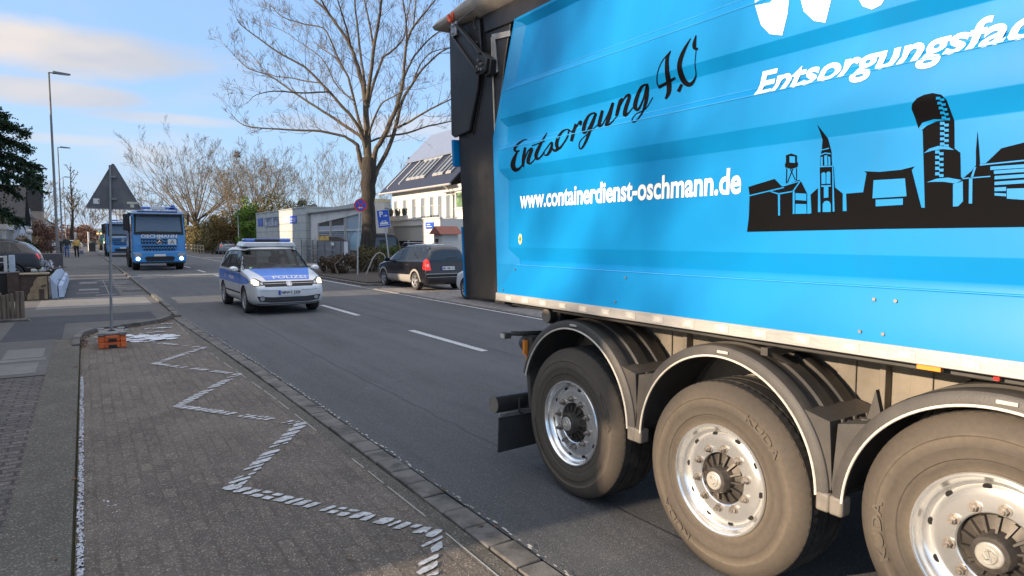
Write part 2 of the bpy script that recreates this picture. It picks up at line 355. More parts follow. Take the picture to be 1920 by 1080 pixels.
SCRIPT=[([(4.2631,2.6046),(4.2698,2.6059),(4.2799,2.608),(4.2937,2.6096),(4.3103,2.6091),(4.3309,2.6062),(4.3552,2.6016),(4.3719,2.5944),(4.381,2.5856),(4.3845,2.5753),(4.3839,2.5635),(4.3917,2.5532),(4.3993,2.5428),(4.3965,2.5309),(4.3849,2.5211),(4.3707,2.5143),(4.3551,2.5097),(4.3388,2.5092),(4.3251,2.5116),(4.3145,2.5146),(4.3076,2.5164)],[(4.2613,2.5982),(4.2701,2.5995),(4.28,2.6011),(4.2907,2.6018),(4.3034,2.6004),(4.3134,2.5949),(4.3224,2.5864),(4.3294,2.5766),(4.3329,2.5668),(4.3376,2.5575),(4.3507,2.549),(4.3603,2.5411),(4.3643,2.5359),(4.364,2.534),(4.3608,2.5311),(4.3545,2.5274),(4.3505,2.5253),(4.3464,2.5246),(4.3365,2.5251),(4.3256,2.5264),(4.3176,2.5274)]),([(4.3542,2.5178),(4.3656,2.5096),(4.3823,2.4975),(4.4001,2.4837),(4.4145,2.4701),(4.4248,2.4572),(4.433,2.444),(4.4382,2.4301),(4.4386,2.4156),(4.4327,2.401),(4.4304,2.3882),(4.4227,2.3766),(4.4057,2.3673),(4.3803,2.3648),(4.3565,2.3677),(4.3351,2.3728),(4.3153,2.3788),(4.296,2.3867),(4.2769,2.3962),(4.264,2.4055),(4.2571,2.4121)],[(4.3351,2.5111),(4.3407,2.5007),(4.3487,2.4859),(4.3568,2.4698),(4.3626,2.4556),(4.3664,2.4432),(4.3694,2.4314),(4.3705,2.4211),(4.3697,2.4132),(4.3669,2.406),(4.3635,2.3988),(4.3629,2.3939),(4.3646,2.3926),(4.3654,2.3914),(4.3561,2.39),(4.341,2.3902),(4.3255,2.3918),(4.3083,2.3962),(4.2907,2.4036),(4.2776,2.4116),(4.2683,2.4172)]),([(4.2483,2.54),(4.2541,2.5264),(4.2626,2.5067),(4.2712,2.4847),(4.2773,2.4641),(4.2798,2.4444),(4.2802,2.4244),(4.2796,2.407),(4.2827,2.3953)],[(4.2196,2.5339),(4.2223,2.5198),(4.2264,2.4994),(4.2307,2.4771),(4.2344,2.457),(4.2376,2.4385),(4.2407,2.4195),(4.2434,2.4027),(4.2512,2.3917)]),([(4.2525,2.4157),(4.2423,2.4305),(4.2279,2.4518),(4.2121,2.4736),(4.1978,2.4901),(4.1854,2.4998),(4.1732,2.5061),(4.1623,2.5098),(4.1538,2.5116),(4.1498,2.5115),(4.1554,2.5119),(4.1614,2.5156),(4.1632,2.5142),(4.1691,2.5069),(4.1795,2.4955),(4.1911,2.4824),(4.2005,2.4698),(4.2075,2.458),(4.2136,2.446),(4.2172,2.4341),(4.2158,2.4222),(4.2062,2.4112),(4.1901,2.4034),(4.1716,2.4004),(4.1546,2.4024),(4.1387,2.4089),(4.121,2.4185),(4.1046,2.428),(4.0935,2.4345)],[(4.2652,2.4193),(4.2558,2.4343),(4.2422,2.456),(4.2274,2.4785),(4.2138,2.4961),(4.2011,2.5075),(4.1882,2.5154),(4.1765,2.5208),(4.1669,2.5244),(4.1567,2.5269),(4.1401,2.5248),(4.1281,2.5152),(4.1268,2.5057),(4.1316,2.495),(4.14,2.4822),(4.1491,2.4689),(4.1561,2.4572),(4.1613,2.4463),(4.1658,2.4355),(4.1687,2.4267),(4.1697,2.4219),(4.1709,2.4201),(4.1719,2.4181),(4.1708,2.4157),(4.165,2.4142),(4.1511,2.4177),(4.1327,2.4256),(4.1151,2.4343),(4.103,2.4403)]),([(4.0108,2.6201),(4.0245,2.6104),(4.0378,2.5952),(4.0315,2.5737),(4.0339,2.5539),(4.0538,2.5364),(4.0746,2.5172),(4.0931,2.4981),(4.1059,2.4808),(4.1111,2.4653),(4.1098,2.4513),(4.1036,2.4397),(4.093,2.4299),(4.0743,2.4238),(4.0581,2.4249),(4.0456,2.4289),(4.0331,2.4341),(4.0177,2.4417),(3.9999,2.4517),(3.9834,2.4613),(3.9721,2.4679)],[(4.0002,2.6151),(4.0107,2.6039),(4.005,2.5841),(3.9905,2.5602),(4.006,2.5421),(4.0217,2.5235),(4.0384,2.5033),(4.053,2.4843),(4.0626,2.469),(4.0667,2.4579),(4.0674,2.4494),(4.0663,2.4434),(4.0663,2.4411),(4.0707,2.4416),(4.0679,2.4405),(4.0578,2.441),(4.0453,2.4436),(4.0294,2.4495),(4.0107,2.4584),(3.9933,2.4674),(3.9813,2.4736)]),([(4.1411,2.5331),(4.1068,2.536),(4.0574,2.5402),(4.0089,2.5443),(3.9761,2.5471)],[(4.1463,2.5416),(4.112,2.5445),(4.0625,2.5486),(4.0139,2.5527),(3.9811,2.5555)]),([(4.0375,2.4314),(4.0198,2.4446),(3.9942,2.4634),(3.9673,2.4831),(3.9449,2.4988),(3.928,2.51),(3.9136,2.5192),(3.9018,2.5256),(3.8937,2.5286),(3.8946,2.5286),(3.8991,2.5301),(3.8996,2.5274),(3.9011,2.5224),(3.9046,2.5154),(3.9103,2.5063),(3.9171,2.4967),(3.924,2.488),(3.9311,2.4793),(3.9392,2.4701),(3.9474,2.462),(3.954,2.457),(3.9593,2.4552),(3.9673,2.4551),(3.9768,2.4562),(3.9842,2.457)],[(4.0479,2.4365),(4.0304,2.4498),(4.0051,2.4688),(3.9785,2.4888),(3.9565,2.5049),(3.9401,2.5166),(3.926,2.5263),(3.9142,2.5337),(3.904,2.5385),(3.8908,2.5393),(3.8792,2.5322),(3.8761,2.5252),(3.8752,2.5178),(3.8758,2.5088),(3.878,2.4976),(3.8821,2.4859),(3.8887,2.4751),(3.8983,2.4655),(3.9104,2.4564),(3.9237,2.4486),(3.9379,2.443),(3.9541,2.4416),(3.9687,2.4439),(3.9795,2.4471),(3.9862,2.4491)]),([(3.9037,2.4993),(3.8982,2.4925),(3.8899,2.4822),(3.8791,2.4713),(3.8627,2.4622),(3.8417,2.4605),(3.8251,2.4635),(3.8124,2.4672),(3.8042,2.4694)],[(3.8924,2.5026),(3.8843,2.4965),(3.8729,2.4878),(3.8614,2.4803),(3.8559,2.4784),(3.8535,2.4796),(3.8445,2.4826),(3.8342,2.4867),(3.8264,2.4897)]),([(3.7467,2.6139),(3.7594,2.6146),(3.7785,2.6158),(3.801,2.6156),(3.8228,2.6114),(3.8422,2.6023),(3.844,2.5867),(3.8379,2.5688),(3.8394,2.5537),(3.848,2.5411),(3.8532,2.5281),(3.8549,2.5156),(3.8532,2.5039),(3.8466,2.4926),(3.8354,2.4824),(3.8199,2.4744),(3.8002,2.4714),(3.7852,2.4756),(3.7738,2.4827),(3.7627,2.4914),(3.7512,2.5008),(3.7379,2.5115),(3.7228,2.524),(3.7087,2.537),(3.6976,2.5496),(3.696,2.5637),(3.7149,2.5812),(3.7306,2.5952),(3.7353,2.6006),(3.7414,2.6007),(3.7274,2.5933),(3.7058,2.5828),(3.686,2.5778),(3.6841,2.5852),(3.6883,2.5973),(3.6822,2.6075),(3.6758,2.6139)],[(3.7434,2.6046),(3.756,2.6042),(3.7735,2.604),(3.7915,2.6022),(3.8026,2.5971),(3.8016,2.5856),(3.7951,2.5692),(3.7958,2.5534),(3.8049,2.5411),(3.8101,2.5304),(3.8128,2.5199),(3.8134,2.5105),(3.8126,2.5033),(3.8108,2.4977),(3.8079,2.4927),(3.8058,2.4899),(3.8068,2.489),(3.8021,2.4895),(3.7918,2.4937),(3.7796,2.5007),(3.767,2.5092),(3.7532,2.5194),(3.7386,2.5317),(3.7252,2.5444),(3.7151,2.5559),(3.7214,2.5697),(3.7389,2.5861),(3.7538,2.6007),(3.748,2.6091),(3.7309,2.6061),(3.7206,2.5972),(3.7046,2.5885),(3.7012,2.5866),(3.7006,2.5917),(3.7008,2.6025),(3.6918,2.612),(3.6855,2.6184)]),([(3.6801,2.6393),(3.6856,2.6282),(3.6935,2.6121),(3.6933,2.5927),(3.6754,2.5718),(3.6671,2.5544),(3.6725,2.5396),(3.6771,2.5267),(3.6803,2.5177)],[(3.6569,2.6326),(3.66,2.6209),(3.6645,2.604),(3.6468,2.5808),(3.6272,2.5595),(3.6331,2.5448),(3.6396,2.5304),(3.6456,2.518),(3.6498,2.5092)]),([(3.6455,2.558),(3.6503,2.5742),(3.6619,2.5988),(3.6447,2.6178),(3.6299,2.6307),(3.6199,2.6357),(3.6142,2.6359),(3.6172,2.6348),(3.6262,2.6399),(3.6261,2.6398),(3.6261,2.6331),(3.6268,2.6252),(3.6272,2.6197)],[(3.6589,2.563),(3.668,2.5803),(3.6747,2.6043),(3.6573,2.6238),(3.6438,2.638),(3.6348,2.646),(3.6263,2.6509),(3.6133,2.6516),(3.598,2.6429),(3.5968,2.6341),(3.6004,2.6263),(3.6049,2.6192),(3.6078,2.6145)]),([(3.4659,2.6849),(3.4769,2.6848),(3.4934,2.6848),(3.5127,2.6833),(3.5309,2.6784),(3.5466,2.6693),(3.5613,2.6576),(3.5743,2.6443),(3.5846,2.6305),(3.5921,2.615),(3.5941,2.5972),(3.5716,2.5762),(3.5503,2.559),(3.5368,2.5467),(3.5167,2.5435),(3.5032,2.5478),(3.4921,2.5552),(3.4901,2.5689),(3.4993,2.5895),(3.4966,2.609),(3.4836,2.6242),(3.4719,2.6382),(3.4607,2.6522),(3.4512,2.6643),(3.4445,2.6727)],[(3.461,2.6749),(3.4719,2.6741),(3.487,2.6732),(3.5023,2.6708),(3.5145,2.6659),(3.5245,2.6571),(3.5341,2.6449),(3.5424,2.6314),(3.549,2.6182),(3.5542,2.6043),(3.5412,2.5854),(3.5231,2.5679),(3.5144,2.5592),(3.5202,2.5615),(3.524,2.561),(3.5166,2.5601),(3.5115,2.5648),(3.5143,2.5779),(3.5235,2.5981),(3.5117,2.6158),(3.4991,2.6312),(3.4877,2.6453),(3.477,2.6594),(3.468,2.6716),(3.4616,2.6802)]),([(3.4651,2.6771),(3.4748,2.6598),(3.4889,2.6347),(3.5045,2.6072),(3.4926,2.5772),(3.4849,2.5525),(3.4964,2.5329),(3.5075,2.5149),(3.5182,2.4991),(3.5288,2.485),(3.5392,2.4724),(3.5489,2.4626),(3.5565,2.4567),(3.5611,2.4551),(3.5642,2.4554),(3.5681,2.4578),(3.571,2.4626),(3.5726,2.4704),(3.5723,2.4809),(3.5683,2.4924),(3.5585,2.5035),(3.5407,2.5142),(3.5164,2.5252),(3.4891,2.5363),(3.4625,2.5475),(3.4347,2.5601),(3.4245,2.5776),(3.4152,2.5934),(3.4038,2.6034)],[(3.4408,2.6682),(3.4498,2.6507),(3.4626,2.6253),(3.4732,2.5966),(3.4501,2.5642),(3.4576,2.5426),(3.4698,2.5231),(3.482,2.5052),(3.4943,2.4894),(3.5071,2.4754),(3.5201,2.4632),(3.5328,2.4536),(3.5447,2.4471),(3.5578,2.445),(3.5708,2.4482),(3.5794,2.4549),(3.5832,2.4626),(3.5842,2.4717),(3.5834,2.4832),(3.5784,2.4959),(3.5672,2.5083),(3.5482,2.5197),(3.5232,2.5308),(3.4959,2.542),(3.4694,2.5532),(3.4499,2.5675),(3.4396,2.5851),(3.4293,2.6007),(3.4105,2.609)]),([(3.4004,2.6863),(3.4058,2.6749),(3.4136,2.6583),(3.4217,2.6406),(3.4277,2.6258),(3.4319,2.6146),(3.4353,2.6045),(3.4292,2.5934),(3.4083,2.579),(3.3809,2.5685),(3.366,2.5683),(3.3601,2.574),(3.3604,2.5843),(3.3656,2.6007),(3.3517,2.6175),(3.3373,2.6355),(3.3242,2.6521),(3.3115,2.6678),(3.2987,2.6838),(3.2877,2.6978),(3.28,2.7075)],[(3.3731,2.6773),(3.377,2.6655),(3.3827,2.6484),(3.3887,2.6303),(3.3934,2.6155),(3.3973,2.6043),(3.3938,2.5936),(3.3875,2.5863),(3.3907,2.5875),(3.3994,2.5904),(3.3956,2.5883),(3.3876,2.5881),(3.3831,2.5939),(3.3767,2.6063),(3.3619,2.6223),(3.3472,2.6401),(3.3344,2.6567),(3.3234,2.6731),(3.3134,2.6902),(3.3051,2.7053),(3.2993,2.7159)]),([(3.2959,2.7192),(3.3032,2.7034),(3.3139,2.6805),(3.3254,2.656),(3.335,2.6357),(3.3438,2.6202),(3.3529,2.606),(3.3503,2.5913),(3.3306,2.5734),(3.2934,2.5597),(3.2824,2.5639),(3.2767,2.5715),(3.2728,2.5799),(3.2708,2.5904),(3.2667,2.6027),(3.2536,2.6122),(3.2447,2.6187)],[(3.2727,2.7113),(3.2781,2.695),(3.2857,2.6711),(3.2943,2.6457),(3.3025,2.6242),(3.3114,2.6074),(3.3112,2.5909),(3.3036,2.5776),(3.3046,2.5761),(3.3226,2.5833),(3.314,2.5829),(3.3029,2.5859),(3.2943,2.5908),(3.2893,2.5992),(3.2751,2.6085),(3.2615,2.6175),(3.252,2.6237)]),([(3.1974,2.7309),(3.2026,2.7304),(3.2108,2.7296),(3.221,2.7263),(3.2303,2.7189),(3.2373,2.707),(3.2436,2.6919),(3.249,2.6764),(3.2535,2.6633),(3.257,2.6523),(3.2596,2.6423),(3.2615,2.634),(3.2628,2.6282)],[(3.1888,2.7222),(3.1922,2.7196),(3.1962,2.7165),(3.1996,2.7126),(3.2029,2.7067),(3.207,2.6961),(3.2119,2.6816),(3.2168,2.6662),(3.2215,2.653),(3.226,2.6424),(3.2304,2.633),(3.2342,2.6254),(3.2368,2.62)]),([(3.237,2.6478),(3.2263,2.6612),(3.211,2.6805),(3.1946,2.7003),(3.1803,2.7149),(3.1687,2.723),(3.1581,2.7277),(3.1493,2.7298),(3.1429,2.7302),(3.1398,2.7298),(3.1435,2.7311),(3.1462,2.7335),(3.147,2.7291),(3.1527,2.7173),(3.1626,2.7003),(3.1734,2.6819),(3.1815,2.6656),(3.1865,2.6518),(3.1901,2.639),(3.1911,2.6272),(3.1852,2.6139),(3.1617,2.6059),(3.1499,2.6105),(3.1411,2.6168),(3.1324,2.6233),(3.122,2.6309),(3.1099,2.6402),(3.0988,2.6489),(3.0912,2.6548)],[(3.2454,2.6517),(3.2354,2.6654),(3.221,2.6853),(3.2055,2.7058),(3.1921,2.7216),(3.1811,2.7317),(3.1685,2.7381),(3.1562,2.7418),(3.146,2.7439),(3.1358,2.7446),(3.1242,2.741),(3.1196,2.7315),(3.119,2.7206),(3.1237,2.7062),(3.1322,2.6881),(3.1412,2.6695),(3.1476,2.654),(3.1512,2.6413),(3.1536,2.6299),(3.1544,2.6219),(3.1566,2.6227),(3.1692,2.6271),(3.1643,2.6262),(3.1534,2.6279),(3.1422,2.6312),(3.1305,2.6371),(3.1177,2.6455),(3.1062,2.6539),(3.0982,2.6596)]),([(2.9699,2.7716),(2.9776,2.7712),(2.9891,2.7707),(3.0043,2.7686),(3.0212,2.7633),(3.0389,2.7545),(3.058,2.7431),(3.074,2.7297),(3.0824,2.7151),(3.0895,2.7007),(3.0956,2.6855),(3.0993,2.6705),(3.0989,2.6565),(3.092,2.6431),(3.0792,2.6315),(3.0602,2.6244),(3.0433,2.628),(3.0322,2.639),(3.021,2.655),(3.01,2.6735),(3.0006,2.6916),(2.9929,2.7108),(2.9862,2.7319),(2.9716,2.7483),(2.9604,2.7591)],[(2.9688,2.7643),(2.9765,2.7626),(2.9868,2.7605),(2.9977,2.7573),(3.0086,2.7523),(3.022,2.7439),(3.0363,2.732),(3.0439,2.7169),(3.0502,2.7025),(3.0553,2.6885),(3.0596,2.6742),(3.0621,2.6616),(3.0625,2.6534),(3.0615,2.648),(3.0598,2.6436),(3.0607,2.6419),(3.0588,2.6411),(3.0489,2.6483),(3.0365,2.6624),(3.0242,2.6798),(3.0141,2.697),(3.0064,2.7156),(2.9993,2.7363),(2.9836,2.7522),(2.9726,2.7632)]),([(2.9687,2.7699),(2.9711,2.765),(2.9743,2.7584),(2.9787,2.7505),(2.9853,2.7412),(2.991,2.7285),(2.9934,2.7121),(2.9966,2.6948),(3.0004,2.6783),(3.0049,2.6617),(3.0102,2.6444),(3.0164,2.6279),(3.0237,2.6136),(3.0327,2.602),(3.0328,2.5896),(3.0328,2.5789),(3.034,2.5702),(3.0364,2.5636),(3.0414,2.5594),(3.0489,2.5575),(3.0539,2.5571),(3.0567,2.5578),(3.0592,2.5597),(3.0647,2.564),(3.0701,2.57),(3.075,2.5782),(3.0793,2.5883),(3.0807,2.5985),(3.0699,2.6058),(3.0521,2.6106),(3.0291,2.6142),(3.005,2.6189),(2.9837,2.6268),(2.9655,2.6406),(2.949,2.6579),(2.9353,2.6744),(2.9257,2.6857)],[(2.9492,2.7685),(2.9505,2.7637),(2.9523,2.7566),(2.9557,2.7474),(2.9618,2.7366),(2.9631,2.7219),(2.9641,2.7045),(2.9667,2.6863),(2.9714,2.6688),(2.9787,2.6521),(2.9882,2.6357),(2.9988,2.6203),(3.0095,2.6067),(3.0139,2.5935),(3.0123,2.5802),(3.0128,2.5692),(3.0147,2.5604),(3.0248,2.5553),(3.0352,2.5519),(3.0448,2.5501),(3.0534,2.5502),(3.0614,2.5528),(3.0671,2.5578),(3.0749,2.5652),(3.0822,2.5736),(3.0876,2.5828),(3.0922,2.5937),(3.089,2.6037),(3.0754,2.6113),(3.0562,2.6164),(3.033,2.6201),(3.0097,2.6246),(2.9897,2.6319),(2.9722,2.6448),(2.9556,2.6617),(2.9416,2.6779),(2.9317,2.689)]),([(2.7561,2.9129),(2.7628,2.9076),(2.7729,2.9001),(2.7834,2.8895),(2.7911,2.8756),(2.7945,2.8581),(2.7954,2.8378),(2.7948,2.8168),(2.795,2.7975),(2.8023,2.782),(2.8077,2.7671),(2.8124,2.7534),(2.8173,2.7414),(2.8197,2.7294),(2.8185,2.7174),(2.8181,2.7067),(2.8186,2.6974),(2.8208,2.688),(2.8249,2.6782),(2.8296,2.6693),(2.8329,2.6629)],[(2.75,2.9092),(2.7535,2.9019),(2.7585,2.8918),(2.763,2.8799),(2.7653,2.8667),(2.7652,2.8506),(2.7636,2.8312),(2.7609,2.8108),(2.7622,2.7933),(2.7673,2.7791),(2.7711,2.7649),(2.7751,2.7508),(2.7803,2.7373),(2.7803,2.723),(2.7801,2.7096),(2.7816,2.6971),(2.7853,2.6852),(2.7926,2.6745),(2.8025,2.6656),(2.8118,2.6589),(2.8181,2.6543)]),([(2.7627,2.9074),(2.7741,2.9006),(2.7908,2.8907),(2.8087,2.8789),(2.8235,2.8663),(2.8345,2.8528),(2.8437,2.8379),(2.851,2.8224),(2.8563,2.8073),(2.8635,2.7935),(2.8727,2.7808),(2.8799,2.7686),(2.885,2.7579),(2.8873,2.7484),(2.8868,2.7399),(2.8841,2.7328),(2.8802,2.7273)],[(2.7561,2.9017),(2.7678,2.895),(2.7847,2.8856),(2.8027,2.8744),(2.8175,2.8624),(2.8282,2.8494),(2.8372,2.8348),(2.8443,2.8197),(2.8493,2.8049),(2.8574,2.7919),(2.8663,2.7795),(2.873,2.7677),(2.8772,2.7575),(2.8779,2.7491),(2.8756,2.742),(2.8722,2.7361),(2.8679,2.7311)]),([(2.8792,2.7257),(2.8665,2.7285),(2.8482,2.7324),(2.827,2.7365),(2.8062,2.7401),(2.7864,2.744),(2.7662,2.7481),(2.7486,2.7517),(2.7365,2.7543)],[(2.8868,2.7436),(2.8724,2.7454),(2.852,2.748),(2.8296,2.7509),(2.8091,2.7537),(2.7896,2.7567),(2.7695,2.7601),(2.7518,2.7631),(2.7395,2.7652)]),([(2.711,2.7243),(2.7167,2.717),(2.725,2.7063),(2.7333,2.6955),(2.7391,2.6881)],[(2.6929,2.7148),(2.6971,2.7068),(2.7033,2.6951),(2.7095,2.6833),(2.7138,2.6752)]),([(2.6081,2.9447),(2.6189,2.9359),(2.6346,2.9232),(2.6516,2.9083),(2.6659,2.8931),(2.6772,2.8778),(2.6871,2.8615),(2.695,2.8447),(2.7001,2.8278),(2.7015,2.8112),(2.7023,2.7959),(2.7061,2.7832),(2.7085,2.7708),(2.7096,2.7577),(2.7091,2.7442),(2.7041,2.7305),(2.6917,2.7171),(2.6774,2.7064),(2.6613,2.6984),(2.6436,2.6942),(2.6273,2.6963),(2.6156,2.704),(2.6064,2.7152),(2.5995,2.7287),(2.5917,2.7417),(2.5845,2.7546),(2.5795,2.7688),(2.5748,2.7836),(2.5685,2.7981),(2.5669,2.8168),(2.5652,2.8374),(2.5632,2.856),(2.5618,2.8689)],[(2.6033,2.9415),(2.6109,2.9306),(2.6219,2.9148),(2.6336,2.8971),(2.6432,2.8803),(2.651,2.8643),(2.6581,2.848),(2.6634,2.8321),(2.666,2.8174),(2.6656,2.8041),(2.6671,2.793),(2.669,2.7824),(2.6702,2.7717),(2.6706,2.7605),(2.6698,2.7492),(2.6679,2.7393),(2.6635,2.7317),(2.6572,2.7258),(2.6511,2.7212),(2.6466,2.7185),(2.6423,2.7173),(2.6334,2.7193),(2.622,2.7255),(2.6115,2.7348),(2.5991,2.7442),(2.5908,2.7556),(2.5852,2.7694),(2.5801,2.7842),(2.5733,2.799),(2.5721,2.8182),(2.5704,2.839),(2.5685,2.8576),(2.5672,2.8705)]),([(2.5704,2.9517),(2.5746,2.9452),(2.5807,2.9358),(2.5868,2.9252),(2.5909,2.9154),(2.5925,2.9068),(2.5926,2.8984),(2.5907,2.8898),(2.5852,2.8803),(2.5741,2.8727),(2.5638,2.8702),(2.5563,2.8697),(2.5517,2.8694)],[(2.5643,2.9491),(2.5647,2.941),(2.5652,2.9293),(2.5655,2.9169),(2.5654,2.9068),(2.5652,2.8991),(2.565,2.8926),(2.5646,2.888),(2.565,2.8869),(2.5661,2.8868),(2.5625,2.8843),(2.5563,2.8814),(2.5515,2.8792)])]
SKYBLACK=[[(2.2295,2.1118),(2.0773,2.141),(2.0339,2.1003),(1.9431,2.1268),(1.9305,2.1152),(1.8981,2.0596),(1.8931,1.9633),(1.8699,1.9652),(1.8791,2.0532),(1.8415,2.0827),(1.8424,2.1771),(1.837,2.1818),(1.838,2.234),(1.8334,2.2544),(1.8313,2.3009),(1.8434,2.3698),(1.8052,2.3028),(1.7856,2.244),(1.7794,2.1766),(1.7709,2.1707),(1.7607,2.0802),(1.7225,2.0498),(1.7183,1.9707),(1.6986,1.97),(1.7054,2.0478),(1.628,2.0495),(1.6172,2.1316),(1.6278,2.1408),(1.5602,2.1324),(1.4711,2.1339),(1.4186,2.1429),(1.4298,2.1304),(1.3832,1.9729),(1.3694,1.9723),(1.395,2.288),(1.412,2.2972),(1.4276,2.3743),(1.422,2.3926),(1.4025,2.4116),(1.3758,2.4205),(1.3439,2.4215),(1.3119,2.4091),(1.2954,2.3882),(1.2796,2.3068),(1.2727,2.2005),(1.2514,2.1816),(1.2441,2.0869),(1.2367,2.0808),(1.2084,2.1061),(1.1939,2.1266),(1.197,2.1812),(1.1959,2.2568),(1.1858,2.18),(1.1806,2.1308),(1.1615,2.1317),(1.113,2.1826),(1.0438,2.1954),(0.9953,2.2038),(0.9215,2.2104),(0.903,1.8901),(1.5471,1.8884),(2.2272,1.8812),(2.2197,1.9557),(2.2203,2.066)],[(2.0196,2.2502),(1.9921,2.2566),(1.9599,2.244),(1.9597,2.2171),(1.9518,2.2029),(1.9552,2.1881),(1.9883,2.1818),(2.021,2.1929),(2.023,2.2067),(2.0179,2.2172)],[(2.0145,2.1868),(2.0095,2.1864),(2.0084,2.1151),(2.0133,2.1144)],[(1.9616,2.1833),(1.9574,2.1829),(1.9544,2.1244),(1.9586,2.1236)],[(1.9945,2.1823),(1.9902,2.182),(1.9612,2.1281),(1.9654,2.1273)],[(1.9809,2.1812),(1.9767,2.1808),(2.0035,2.1175),(2.0085,2.1168)]]
